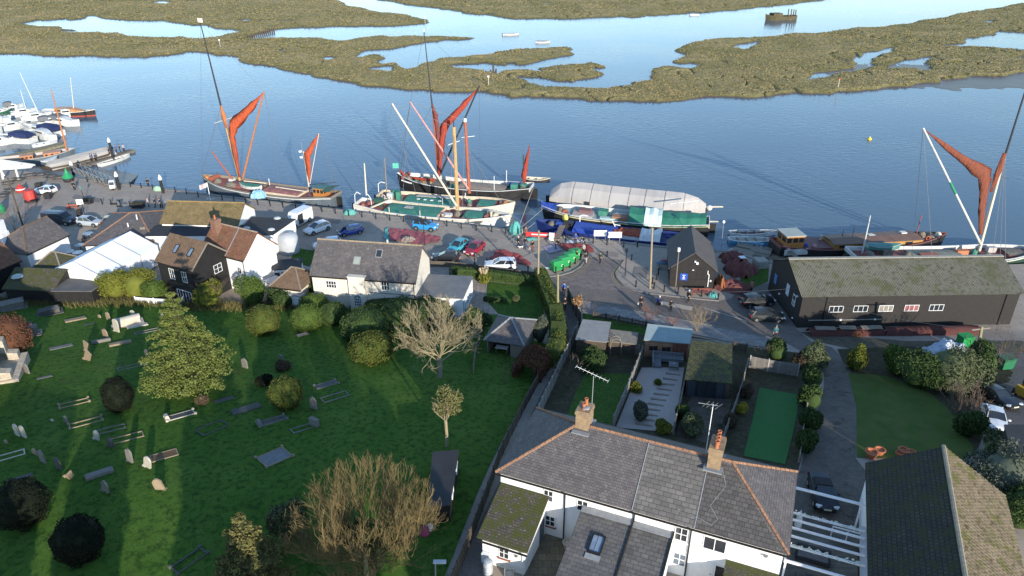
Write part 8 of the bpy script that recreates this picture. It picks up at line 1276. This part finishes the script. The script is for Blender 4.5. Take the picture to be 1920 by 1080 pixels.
def graves():
    chest('long grey tomb at the far left corner of the churchyard', (12,580), 4.0, 1.5, .9, st_g, -25); chest('grey coped tomb on a wide plinth near the boundary hedge', (94,588), 2.2, 1.0, .7, st_d, -22); chest('dark flat topped tomb beside the copper bush', (38,617), 2.0, .9, .5, st_d, -20); chest('grey barrel topped tomb right of the copper bush', (52,630), 2.3, .9, .9, st_g, -22, True)
    ledger('sandy edged dark slab left of the pale tomb', (142,600), 2.6, 1.0, .25, st_b, -22); ledger('thin brown slab in the grass below the sandy edged slab', (168,608), 1.6, .6, .06, st_d, -22); ledger('flat grey slab alone in the sunlit grass', (115,651), 2.6, 1.0, .12, st_g, -22); ledger('long sandy coffin shaped slab right of the leaning stones', (226,645), 2.6, .9, .3, st_b, -25)
    stone('small sandy headstone left of the pale tomb group', (187,596), .5, .55, st_b); stone('sandy headstone behind the tall white stone', (204,600), .7, 1.2, st_b); t = stone('tall white headstone at the front of the pale barrel tomb', (219,622), 1.0, 1.9, st_w, lean2=-8); chest('pale barrel topped tomb between two tall stones', (240,609), 2.8, .9, .8, st_w, -25, True); stone('round topped headstone at the far end of the pale tomb', (252,598), .9, 1.3, st_w, lean2=6); ledger('broken pale ledger beside the pale barrel tomb', (258,612), 2.6, .9, .25, st_w, -25)
    stone('sandy headstone above the bench like coffin stone', (199,633), .9, 1.25, st_b); ledger('raised narrow coffin stone between sandy headstones', (190,642), 2.2, .45, .5, st_g, -25); stone('broken sandy headstone with dark shadow', (163,658), .8, 1.4, st_b, 'flat', 0, 0, -12); stone('sandy headstone leaning hard to the left', (162,675), .9, 1.5, st_b, 'flat', 0, 4, -30); stone('dark pointed headstone in the conifer shadow', (277,668), .7, 1.0, st_d, 'point'); stone('grey headstone at the left near the church', (52,700), .75, 1.3, st_g, 'ogee')
    stone('pale broken block beside the conifer trunk', (322,728), .6, .45, st_b, 'flat'); stone('white headstone leaning under the conifer', (346,740), .8, 1.05, st_w, 'flat', 0, 0, -22); stone('grey headstone right of the conifer', (460,690), .8, 1.3, st_g, 'ogee'); stone('small pale headstone in the middle lawn', (528,678), .5, .95, st_g, 'flat'); stone('grey round headstone right of the topiary ball', (589,767), .8, 1.5, st_g, 'point'); stone('small pale stone above the conifer in the shade', (305,593), .4, .5, st_w)
    t = T('stone_cross', 'weathered stone cross beside the yellow tinged topiary', 'stone cross', G(468,612), GA+R(90)); MB().box(-.3,.3,-.3,.3,-.1,.35).build('base', st_b, t); MB().box(-.09,.09,-.07,.07,.35,1.5).build('shaft', st_b, t); MB().box(-.38,.38,-.065,.065,1.0,1.18).build('arm', st_b, t)
    fl = mat('grave flowers', (.5,.22,.1), (.6,.55,.5), 8, .9); kerbed('grave with orange and white flowers near the clipped bushes', (567,628), 1.6, .8, st_g, -20, fill=fl, posts=False)
    kerbed('kerbed grave with pale corner posts left of the dark yew', (139,757), 2.8, 1.1, st_b, -22); stone('small grey stone at the foot of a kerbed grave', (125,793), .4, .9, st_g); kerbed('kerbed grave with white posts below the dark yew', (161,793), 3.0, 1.1, st_b, -22); ledger('pale broken stones lying left of the yew', (84,708), 1.6, .6, .1, st_g, -22)
    stone('pair of tall pale headstones at the left, left one', (34,817), .65, 1.35, st_w); stone('pair of tall pale headstones at the left, right one', (46,820), .65, 1.35, st_w); stone('tiny pale footstone beside the headstone pair', (98,790), .35, .35, st_w); stone('tiny sandy footstone at the left edge of the lawn', (12,831), .4, .4, st_b, 'flat')
    stone('white headstone leaning before the parallel kerbs', (181,824), .7, 1.2, st_w, 'round', 0, 0, -18); kerbed('kerbed grave with parallel rails in the light streak, upper', (208,806), 2.6, 1.0, st_g, -25, posts=False); kerbed('kerbed grave with long rails in the light streak, lower', (238,822), 3.0, 1.2, st_b, -25, posts=False); stone('dark headstone at the head of the long rails', (208,838), .65, 1.1, st_d, 'flat', 0, 0, -12)
    stone('grey round headstone left of the white rounded one', (244,866), .75, 1.5, st_g, 'round', 0, 0, -8); stone('white rounded headstone catching the sun', (276,876), .8, 1.4, st_w, 'round', 0, 0, -20); kerbed('kerbed grave filled with brown leaves beside the white stone', (308,855), 2.4, 1.3, st_b, -25, fill=mat('brown leaves', (.17,.1,.05), (.12,.07,.035), 6, .95), posts=False)
    stone('grey headstone with ogee top in the left shade', (82,867), .75, 1.4, st_g, 'ogee'); stone('brown stone leaning behind the ogee headstone', (66,852), .6, .7, st_b); stone('dark rounded headstone above the fallen slab', (112,880), .7, 1.3, st_d); stone('long thin stone leaning low beside the dark rounded one', (125,895), .5, 1.6, st_b, 'flat', 0, 0, -48); ledger('grey coffin stone lying in the lower churchyard', (187,891), 2.3, .75, .45, st_g, -20); stone('grey headstone leaning before the coffin stone', (198,922), .8, 1.35, st_g, 'point', 0, 0, -14); stone('sandy pointed headstone alone in the lower lawn', (302,918), .75, 1.2, st_b, 'point', 30, 0, 12)
    ledger('dark broken slab behind the clipped yew at lower left', (38,898), 2.0, .9, .1, st_d, -20); kerbed('white kerb rail running out of the left edge', (10,858), 3.2, 1.1, st_w, -22, posts=False)
    kerbed('pale grave with broken urn and headblock in the middle lawn', (338,780), 2.8, 1.1, st_w, -22, True, fill=st_d); kerbed('thin kerbed plot outlined in the grass', (398,803), 2.8, 1.7, st_d, -10, posts=False); ledger('dark grey kerbed slab with stepped end beside the plot', (462,768), 3.0, 1.2, .25, st_d, -22); kerbed('grey grave with tall headblock beside the topiary ball', (510,790), 2.8, 1.1, st_g, -22, True, fill=st_d); kerbed('grey grave with stone fill right of the topiary ball', (612,722), 2.5, 1.1, st_g, -22, fill=st_d); kerbed('low kerb rails in the right middle lawn', (628,745), 3.0, 1.3, st_g, -22, posts=False); stone('grey headstone with sloping top above the big bare tree', (590,798), .9, .9, st_g, 'flat', 0, 0, 0, .4); ledger('small dark kerbed grave with urn above the plot', (420,750), 2.0, .8, .12, st_d, -22)
    kerbed('large square grave plot with dark stone fill', (515,858), 2.7, 2.2, st_b, -14, fill=mat('slate chips', (.13,.135,.14), (.19,.19,.195), 5, .9, .5), posts=True); kerbed('kerbed grave with rope rails at the bottom of the lawn', (355,1052), 2.6, 1.1, st_d, -5); kerbed('faint kerbed plot below the lower left yew', (570,803), 2.6, 1.0, st_g, -22, posts=False); kerbed('faint rails in the sunlit grass right of the leaning stones', (248,688), 3.2, 1.0, st_g, -22, posts=False); kerbed('faint pale kerb on the lawn right of the barrel tomb', (275,622), 3.0, .9, st_g, -22, posts=False)
graves()
# ======================= TREES AND SHRUBS =======================
def leafmat(n, c, c2): return mat('foliage ' + n, c, c2, 1.3, .85, sp=.12)
def leafquads(blobs, seed=1, squash=1):
    """blobs: (centre, (rx,ry,rz), n, leaf size, shell) -> quads, crowded near the surface"""
    rg = np.random.default_rng(seed); out = []
    for c, r, n, s, sh in blobs:
        d = rg.normal(size=(n, 3)); d /= np.linalg.norm(d, axis=1)[:, None]; lump = 1 + .16*np.sin(d[:,0]*7+seed)*np.sin(d[:,1]*6+1.3*seed)*np.cos(d[:,2]*5)
        q = lerp(sh, 1.04, rg.random(n)**.5) * lump; p = np.array(c) + d*np.array(r)*q[:,None]; nn = d*.7 + rg.normal(size=(n,3))*.75; nn /= np.linalg.norm(nn, axis=1)[:,None]
        a = np.cross(nn, rg.normal(size=(n,3))); a /= np.linalg.norm(a, axis=1)[:,None]; b = np.cross(nn, a); k = (s*(.55+.9*rg.random(n)))[:,None]; a *= k; b *= k*.75
        out.append(np.stack([p-a, p-b*.6, p+a, p+b], 1))
    v = np.concatenate(out).reshape(-1, 3); return v, np.arange(len(v)).reshape(-1, 4)
def leafmesh(name, blobs, mt, parent, seed=1, core=.86, cm=None, rel=None):
    v, f = leafquads(blobs, seed); o = link(name, bigmesh(name, v, f, mt), parent)
    return o
def bush(label, p, w, h, mt, name='shrub', n=None, leaf=.09, round_=False, cat='shrub', seed=None, dens=1, blobs=None, d=None):
    """w,h in photograph pixels at that spot"""
    c = G(*p); sc_ = FP / ((c - Vector((0,0,CH))).length) ; rw = w/2/sc_*1.02; hh = h/sc_*1.12; seed = seed or int(p[0]*7+p[1]); t = T(name, label, cat, c); rd = random.Random(seed); dd = (d or 1)*rw
    if round_:
        n = n or int(4200*dens); B = [((0,0,hh*.5), (rw,dd,hh*.52), n, leaf, .9)]; MB().ell((0,0,hh*.5), rw*.95, dd*.95, hh*.495, 18, 10, -.98).build('crown_core', mt, t, True)
    else:
        n = n or int(1100*dens); B = []; k = 6
        for i in range(k): a = rd.uniform(0, 6.28); q = rd.uniform(.1,.55); B.append(((math.cos(a)*rw*q, math.sin(a)*dd*q, hh*rd.uniform(.35,.68)), (rw*rd.uniform(.4,.6), dd*rd.uniform(.4,.6), hh*rd.uniform(.28,.4)), n, leaf*1.25, .5))
        MB().ell((0,0,hh*.4), rw*.62, dd*.62, hh*.42, 12, 6, -.95).build('crown_core', mt, t, True)
    leafmesh('crown', B, mt, t, seed); MB().tub((0,0,-.2),(0,0,hh*.4),.08,.05,6).build('trunk', m_woodd, t); return t
def segmesh(name, segs, mt, parent):
    S = np.array([(*a, *b, ra, rb) for a, b, ra, rb in segs]); p0, p1, r0, r1 = S[:,:3], S[:,3:6], S[:,6:7], S[:,7:8]; d = p1-p0; d /= np.linalg.norm(d, axis=1)[:,None]+1e-9; ref = np.where(np.abs(d[:,2:3]) < .9, [[0,0,1.]], [[1.,0,0]]); a = np.cross(d, ref); a /= np.linalg.norm(a, axis=1)[:,None]; b = np.cross(d, a); V_ = []
    for p, r in ((p0, r0), (p1, r1)):
        for k in range(3): t = 2*math.pi*k/3; V_.append(p + (a*math.cos(t)+b*math.sin(t))*r)
    v = np.stack(V_, 1).reshape(-1, 3); i = np.arange(len(S))[:,None]*6; f = np.concatenate([i+np.array([[0,1,4,3]]), i+np.array([[1,2,5,4]]), i+np.array([[2,0,3,5]])]); return link(name, bigmesh(name, v, f, mt), parent)
def grow(segs, p, d, L, r, lv, rd, spread=.6, up=.25, kids=4, taper=.62, rmin=.008, wig=.18):
    n = 3 if lv > 0 else 2; pts = [p]
    for i in range(n):
        d = (d + Vector((rd.uniform(-wig,wig), rd.uniform(-wig,wig), rd.uniform(-wig,wig)+up*.12))).normalized(); q = p + d*L/n; segs.append((tuple(p), tuple(q), max(rmin, r*(1-.3*i/n)), max(rmin, r*(1-.3*(i+1)/n)))); p = q; pts.append(p)
    if lv == 0: return
    for k in range(kids):
        b = pts[rd.randint(1, n)] if k else pts[-1]; ax = Vector((rd.gauss(0,1), rd.gauss(0,1), rd.gauss(0,.6))); nd = (d + ax.normalized()*spread*rd.uniform(.6,1.3) + Vector((0,0,up))).normalized(); grow(segs, b, nd, L*taper*rd.uniform(.75,1.2), r*.58, lv-1, rd, spread, up, kids, taper, rmin, wig)
def bare(label, p, h_px, mt, seed, trunk=.25, limbs=7, lv=3, spread=.6, up=.25, kids=4, wide=1.0, low=.25, name='bare_tree', rmin=.009, tm=None, cat='tree', fan=1.0, lf=.42, wpx=None, hk=.9, lr=.34):
    c = G(*p); hh = (V(p[0], p[1]-h_px, c.y).z - c.z)*hk; t = T(name, label, cat, c); rd = random.Random(seed); z0 = hh*low
    MB().path([(0,0,-.3),(trunk*.3,0,z0*.5),(0,0,z0+.2)], trunk, 8).build('trunk', tm or mt, t) if low > .02 else MB().tub((0,0,-.3),(0,0,.3),trunk,trunk,7).build('trunk', tm or mt, t)
    segs = []
    for i in range(limbs): a = 2*math.pi*(i+rd.uniform(-.3,.3))/limbs; e = rd.uniform(.25,1.25)*fan; grow(segs, Vector((0,0,z0+rd.uniform(-.2,.25)*hh*.25)), Vector((math.cos(a)*e*wide, math.sin(a)*e*wide, 1)).normalized(), hh*lf*rd.uniform(.8,1.15), trunk*lr, lv, rd, spread, up, kids, .6, rmin)
    E = np.array([s[1] for s in segs]); kz = (hh-z0)/max(.1, np.percentile(E[:,2], 99.5)-z0); kx = (wpx/2/(FP/(c-Vector((0,0,CH))).length))/np.percentile(np.abs(E[:,:2]), 98) if wpx else kz
    mx, my = E[:,0].mean(), E[:,1].mean(); mz = max(.1, E[:,2].mean()-z0); sh = lambda q: max(0, (q[2]-z0)/mz); rw = kx*np.percentile(np.abs(E[:,:2]), 98)
    f = lambda q: ((q[0]-mx*sh(q))*kx, (q[1]-my*sh(q))*kx, z0+(q[2]-z0)*kz); zc = z0+.42*(hh-z0); ok = lambda q: not wpx or (q[0]/rw)**2+(q[1]/rw)**2+((q[2]-zc)/(hh-zc))**2 < 1.0+.16*math.sin(q[0]*5)*math.cos(q[1]*4)
    segmesh('crown', [(a, b, r0, r1) for a, b, r0, r1 in ((f(s[0]), f(s[1]), s[2], s[3]) for s in segs) if ok(b)], mt, t); return t, hh
def tufts(name, label, pts, h, mt, seed=1, lean=.25, wd=.05):
    rg = np.random.default_rng(seed); p = np.array([tuple(q) for q in pts]); n = len(p); a = rg.random(n)*6.28; hh = h*(.5+rg.random(n)); dx, dy = np.cos(a)*wd, np.sin(a)*wd; lx, ly = rg.normal(0, lean, n)*hh, rg.normal(0, lean, n)*hh
    v = np.stack([np.c_[p[:,0]-dx,p[:,1]-dy,p[:,2]], np.c_[p[:,0]+dx,p[:,1]+dy,p[:,2]], np.c_[p[:,0]+lx,p[:,1]+ly,p[:,2]+hh]], 1).reshape(-1,3); o = stuff(link(name, bigmesh(name, v, np.arange(len(v)).reshape(-1,3), mt))); o['label'] = label; o['category'] = 'grass'; return o
def vegetation():
    yg = leafmat('yellow green', (.10,.115,.018), (.15,.155,.03)); gr = leafmat('mid green', (.05,.085,.018), (.08,.115,.025)); dg = leafmat('dark green', (.032,.058,.018), (.052,.08,.024)); yew = leafmat('yew', (.007,.011,.006), (.012,.015,.008)); yl = leafmat('yellow', (.28,.24,.03), (.22,.2,.03)); cop = leafmat('copper', (.13,.055,.03), (.09,.045,.028)); ol = leafmat('olive', (.07,.085,.04), (.10,.115,.055)); gb_ = leafmat('grey green', (.06,.075,.055), (.09,.1,.07)); hv = leafmat('hedge', (.085,.095,.02), (.055,.08,.02)); pine = leafmat('pine', (.15,.17,.042), (.095,.125,.032)); brn = leafmat('brown', (.09,.065,.04), (.06,.045,.03)); tp = leafmat('topiary', (.04,.065,.015), (.09,.095,.02))
    tw_p = mat('pale twig', (.34,.28,.17), (.23,.19,.11), 1.5, .9); tw_o = mat('orange twig', (.21,.15,.065), (.14,.11,.048), .5, .9); tw_b = mat('brown twig', (.14,.10,.075), (.10,.075,.06), 1.5, .9); tw_g = mat('golden twig', (.30,.22,.11), (.22,.15,.075), 1, .9); tw_r = mat('red twig', (.25,.085,.05), (.18,.07,.045), 1, .9)
    # clipped bushes and yews
    for a in (('dark domed yew in the middle of the churchyard',(228,768),45,52,yew),('large dark domed yew at the left bottom of the lawn',(50,978),72,64,yew),('large dark domed yew right of the left bottom one',(157,1044),70,64,yew)): bush(*a, name='yew_bush', round_=True, leaf=.07, dens=1.3)
    for a in (('round topiary ball with yellowing leaves in the middle lawn',(540,762),57,52,tp),('round topiary with yellow patches beside the stone cross',(497,624),54,46,tp),('clipped green ball nearest the flower grave',(577,616),52,40,gr),('clipped dark ball right of the green ball pair',(626,606),44,36,dg),('clipped green ball behind the front green ball',(590,590),52,34,gr)): bush(*a, name='topiary_bush', round_=True, leaf=.08)
    for a in (('wide dark laurel hedge behind the bare tree, left lobe',(690,634),92,50,dg),('wide dark laurel hedge behind the bare tree, right lobe',(755,620),100,52,dg),('lit clipped laurel mound before the dark hedge',(698,672),80,44,tp),('dark hedge under the white house wall',(740,590),110,26,dg),('dark hedge mound left of the garden annexe tree',(800,600),90,34,dg)): bush(*a, name='laurel_hedge', round_=True, leaf=.12, cat='hedge')
    bush('copper leaved bush at the left edge of the churchyard', (15,668), 75, 60, cop, 'copper_bush', round_=True, leaf=.1); MC
    for a in (('yellow green bush left of the boundary shrub row',(150,556),40,20,yg),('dense yellow green bush second in the boundary row',(185,556),50,26,yg),('tall yellow green bush before the marquee',(222,556),60,46,yg),('yellow green bush between marquee and black house',(262,557),62,44,yg),('green bush at the foot of the black house',(292,560),46,34,gr),('bright yellow flowering bush in the boundary row',(243,558),14,24,yl),('fresh green bush below the white cottage gable',(478,570),60,54,gr),('yellow green bush behind the conifer',(395,575),52,40,yg),('dark shrub between cottage and tiled store',(535,572),60,30,dg),('dark evergreen beside the white house corner',(588,560),28,34,dg),('dark shrub left of the topiary ball',(497,722),34,16,yew),('small dark heather bush in the middle lawn',(530,694),30,14,brn),('dusky low shrub under the pale headstone',(380,758),22,18,brn),('dark shaggy bush behind the bottom conifer',(545,1010),75,75,ol)): bush(*a)
    for a in (('dark shrub mass behind the trellis in the narrow garden',(1110,690),70,36,dg),('grey olive bush in the gravel garden',(1198,785),36,38,gb_),('golden tuft plant at the gravel garden edge',(1196,735),26,16,yg),('small golden tuft in the gravel',(1234,722),14,9,yg),('spiky yellow green plant at gravel garden foot',(1243,812),28,24,yg),('round yellow bush in the long garden',(1391,776),20,20,yl),('dark red shrub along the grey fence',(1400,745),22,26,brn),('red brown shrub lower along the grey fence',(1370,800),26,24,brn),('mixed shrubs in the paved garden pond corner',(1295,808),56,30,ol),('dark shrub at paved garden left side',(1278,785),30,26,dg),('green bush at the top of the driveway hedge',(1520,690),54,48,ol),('dark bush second down the driveway hedge',(1522,725),46,38,dg),('dark bush third down the driveway hedge',(1520,765),44,36,dg),('dark bush fourth down the driveway hedge',(1518,805),42,38,dg),('dark bush lowest of the driveway hedge',(1508,845),44,40,dg),('upright golden conifer bush beside the green bin',(1605,692),36,44,yg),('green bush at left of the right shrub bank',(1680,700),60,50,gr),('dark thicket in the right shrub bank',(1715,722),80,56,dg),('ivy thicket below the white tarpaulin',(1775,725),110,70,ol),('dark thicket beside the leaning pole',(1835,705),60,50,dg),('dark green rounded bush below the brown twiggy one',(1808,815),52,44,dg),('golden bush left of the dark garage',(1865,862),60,44,ol),('large grey blue bush behind the lower right barn',(1870,930),110,80,gb_),('dark bush at the right edge below the garage',(1905,985),70,70,dg),('clipped shrubs in the bed behind the picket fence',(1455,672),50,30,dg),('dark shrub at the lane corner',(1500,690),30,26,brn),('pale green fern shrub beside the summer house',(1012,640),34,48,gb_),('dark hedge left of the summer house',(895,618),60,40,dg),('small round bush on the cottage lawn',(968,566),14,12,ol)): bush(*a)
    # hedges along lanes: blobs strung on a line
    def hedge(label, pts, w_, h, mt, leaf=.1, n=420):
        P = [G(*p) for p in pts]; t = T('hedge', label, 'hedge', P[0]); B = []; core = MB()
        for a, b in zip(P[:-1], P[1:]):
            k = max(1, int((b-a).length/.55)); [B.append((tuple(lerp(a, b, i/k)-P[0]+Vector((0,0,h*.5))), (w_*random.uniform(.5,.58),w_*random.uniform(.5,.58),h*random.uniform(.5,.56)), n, leaf, .85)) for i in range(k)]; d = (b-a); core.cb((a+b)/2-P[0]+Vector((0,0,h*.48)), math.hypot(d.x,d.y), w_*.85, h*.9, math.atan2(d.y,d.x))
        core.build('hedge_core', mt, t); leafmesh('crown', B, mt, t, int(pts[0][0]))
    hedge('tall clipped golden hedge curving along the alley', [(1012,532),(1022,555),(1032,582),(1041,605),(1046,640),(1042,672),(1034,688)], 1.9, 2.5, hv); hedge('dark clipped hedge behind the garden wall', [(850,518),(900,522),(960,530),(1008,538)], 1.1, 1.5, dg); hedge('low dark hedge across the cottage lawn', [(912,565),(950,568)], .7, .7, dg)
    c = G(995,702); t = T('ivy_arch', 'tunnel arch overgrown with copper beech leaves', 'arch', c, R(-20)); B = [((1.15*math.cos(a)*1.1, y, 1.2+1.2*math.sin(a)-.2), (.45,.5,.42), 420, .09, .4) for y in (-1.2,-.5,.2,.9,1.6) for a in [math.pi*k/7 for k in range(8)]] + [((s*1.25, y, .5), (.4,.5,.6), 300, .09, .4) for s in (-1,1) for y in (-1.2,0,1.2)]; leafmesh('leaves', B, cop, t, 5); [MB().path([(math.cos(math.pi*k/8)*1.2, y, 1.1+1.2*math.sin(math.pi*k/8)) for k in range(9)], .05, 5).build('hoop', m_woodd, t) for y in (-1.2,.2,1.6)]
    c = G(908,530); t = T('pampas_grass', 'pampas grass with cream plumes at the patio', 'grass clump', c); leafmesh('blades', [((0,0,.7),(.8,.8,.8),900,.16,.3)], yg, t, 3); [MB().tub((0,0,.5),(1.3*math.cos(a)*q,1.3*math.sin(a)*q,2.0+.3*q),.02,.13,5).build('plume', tw_g if k % 2 else mat('cream plume', (.5,.42,.3), (.42,.35,.25), 3, .9), t) for k, (a, q) in enumerate([(i*.7, .2+.07*(i%6)) for i in range(14)])]
    # conifers
    def conifer(label, p, top, wpx, mt, seed, rows=15, dens=1.0, trunkh=.12, leaf=.1):
        c = G(*p); hh = V(top[0], top[1], c.y).z - c.z; rw = wpx/2/(FP/(c-Vector((0,0,CH))).length); t = T('conifer', label, 'tree', c); rd = random.Random(seed); B = []; segs = []
        MB().tub((0,0,-.3),(0,0,hh*.97),.24,.04,8).build('trunk', m_woodd, t)
        for i in range(rows):
            k = i/(rows-1); z = hh*lerp(trunkh, .97, k); R_ = rw*(.7+1.5*k if k < .2 else ((1-k)/.8)**.95)*rd.uniform(.85,1.1)+.12; nb = max(3, int(11*(1-k)+4))
            for j in range(nb):
                a = 6.283*(j+rd.random())/nb; e = R_*rd.uniform(.78,1.12); dr = -.16*e+.05; tip = Vector((math.cos(a)*e, math.sin(a)*e, z+dr)); segs.append(((0,0,z+.1), tuple(tip), .04, .012))
                for q in (.5,.78,1.0): s = (.3+.16*R_)*(1.15-q*.35); B.append((tuple(Vector((0,0,z)).lerp(tip, q)+Vector((rd.uniform(-.15,.15),rd.uniform(-.15,.15),rd.uniform(-.08,.14)))), (s, s, s*.26), int(70*dens), leaf, .2))
        stuff(segmesh('branches', segs, m_woodd, t)); leafmesh('crown', B, mt, t, seed)
    conifer('tall yellow green conifer in the upper churchyard', (362,728), (388,548), 142, pine, 3, 13); conifer('olive conifer at the bottom of the churchyard', (480,1120), (478,968), 118, leafmat('golden pine', (.17,.15,.05), (.10,.105,.04)), 9, 10, 1.2, leaf=.085)
    # bare trees
    bare('spreading pale bare tree beside the laurel hedge', (825,708), 178, tw_p, 5, .24, 15, 4, .75, .12, 4, 1.0, .24, rmin=.011, tm=m_wood, fan=1.7, lf=.40, wpx=172, hk=.85)
    t, hh = bare('huge many stemmed bare tree with orange brown twigs', (697,1082), 268, tw_o, 14, .26, 40, 4, .6, .38, 4, 1.0, .16, rmin=.0065, fan=1.7, lf=.42, wpx=262, hk=.74, lr=.2); leafmesh('ivy', [((0,0,hh*.42),(1.6,1.2,.9),1800,.1,.3), ((1.8,.2,hh*.42),(.9,.7,.6),700,.1,.3), ((-1.5,.1,hh*.4),(.8,.7,.6),700,.1,.3)], dg, t, 4); MB().tub((-.1,-1.0,-.3),(.0,-1.0,hh*.36),.17,.15,8).build('stem', MC['mossy pole'], t)
    t, hh = bare('small leafy tree with pale leaning trunk by the churchyard shed', (838,838), 118, tw_p, 21, .13, 6, 3, .5, .35, 3, .7, .45); leafmesh('crown', [((rd_[0],rd_[1],hh*rd_[2]),(.65,.6,.55),420,.085,.2) for rd_ in ((.2,0,.8),(.7,.1,.68),(-.3,.2,.66),(.5,-.3,.9),(0,.3,.95),(.9,.2,.85))], leafmat('sallow', (.16,.15,.055), (.11,.115,.045)), t, 8)
    for lb, p, h, m, s, k in (('dusky bare shrub below the black house',(402,570),62,tw_b,31,(.1,9,3)),('young bare sapling before the ivy arch',(948,718),56,tw_b,33,(.05,5,2)),('tangled bare shrub beside the narrow lawn',(1066,728),62,tw_b,35,(.06,9,3)),('tall golden bare shrub on the road verge',(1306,622),58,tw_g,37,(.05,14,2)),('red stemmed shrub on the verge',(1216,600),28,tw_r,39,(.04,10,2)),('second red stemmed shrub right of the verge',(1260,612),24,tw_r,41,(.04,9,2)),('thin bare saplings at the lane corner',(1105,588),36,tw_b,43,(.03,6,2)),('brown twiggy bush right of the worn lawn',(1800,780),78,tw_b,45,(.08,18,3)),('bare thicket over the white tarpaulin',(1800,700),70,tw_b,47,(.07,12,3)),('bare thicket at right of the leaning pole',(1865,690),80,tw_b,49,(.07,12,3)),('bare creeper bush in the garden behind the pickets',(1430,678),34,tw_b,51,(.05,8,2)),('bare rose bush beside the orange leaves',(1160,612),26,tw_b,53,(.03,6,2)),('leaning bare tree in the left street',(30,434),60,tw_b,55,(.08,8,3)),('bare shrub at the foot of the garden room fence',(1352,800),36,tw_b,57,(.04,8,2)),('bare bush under the huge tree',(735,1010),60,tw_b,59,(.06,9,3)),('low bare shrub right of the huge tree',(640,1040),56,tw_b,61,(.06,8,3))): bare(lb, p, h, m, s, k[0], k[1], k[2], .6, .3, 3, 1.0, .02, 'bare_shrub', .012, cat='shrub', fan=1.1, lf=.5)
    t, hh = bare('dead orange leaved stump bush at the top of the alley', (1082,590), 40, tw_g, 63, .12, 9, 2, .4, .4, 3, .6, .3, 'dry_bush', .02, cat='shrub'); leafmesh('crown', [((0,0,hh*.7),(.6,.5,.7),500,.14,.3)], leafmat('dry orange', (.36,.22,.11), (.28,.16,.08)), t, 2)
    # rough grass along the boundary
    P = []; rd = random.Random(2)
    for i in range(9000): x = rd.uniform(-20,700); P.append(G(x, rd.gauss(566+ (8 if x > 330 else 0), 4.5)+2))
    tufts('long_grass', 'band of long dry grass along the churchyard boundary', P, .55, mat('dry long grass', (.17,.14,.06), (.09,.095,.035), .8, .95, sp=.05), 4)
    P = [G(rd.uniform(-10,900), rd.uniform(600,1075)) for i in range(26000)]; P = [p for p in P if p.x < -3.5 - (p.y < 60)*2 or p.x < -8]; tufts('turf_blades', 'short uneven turf of the churchyard lawn', P, .11, mat('turf blade', (.035,.07,.014), (.055,.10,.022), .5, .95, sp=.05), 6, .5, .035)
    tufts('fallen_leaves', 'scattered brown fallen leaves on the churchyard grass', [G(rd.gauss(700,150), rd.gauss(930,110)) for i in range(1500)] + [G(rd.gauss(820,70), rd.gauss(705,30)) for i in range(700)] + [G(rd.uniform(0,900), rd.uniform(580,1070)) for i in range(1500)], .06, mat('fallen leaf', (.16,.10,.045), (.10,.07,.03), 3, .95), 9, .9, .07)
    # unseen evergreens added below the frame to shade the lawn, gaps left for sun
    for i, (x, y, h, w_) in enumerate(((-26,13,11.5,3.2),(-20.5,16,11,2.8),(-11.5,15,12,2.7),(-7,18,11,2.8),(-2.5,14,12,3.0),(2.2,18.5,10.5,2.6),(-15.0,3,13,2.6),(-31,20,10,3))):
        t = T('unseen_evergreen', 'unseen evergreen %s in the row added below the frame to shade the lawn' % nth(i), 'tree', (x, y, zt(x, y)), 0, 'unseen evergreens added to shade the churchyard'); MB().tub((0,0,-.3),(0,0,h*.6),.35,.2,8).build('trunk', m_woodd, t); r_ = random.Random(i); leafmesh('crown', [((r_.uniform(-.5,.5)*w_, r_.uniform(-.5,.5)*w_, h*r_.uniform(.35,.82)), (w_*.5,w_*.5,h*.17), 380, .3, .2) for _ in range(14)], dg, t, i+70)
vegetation()
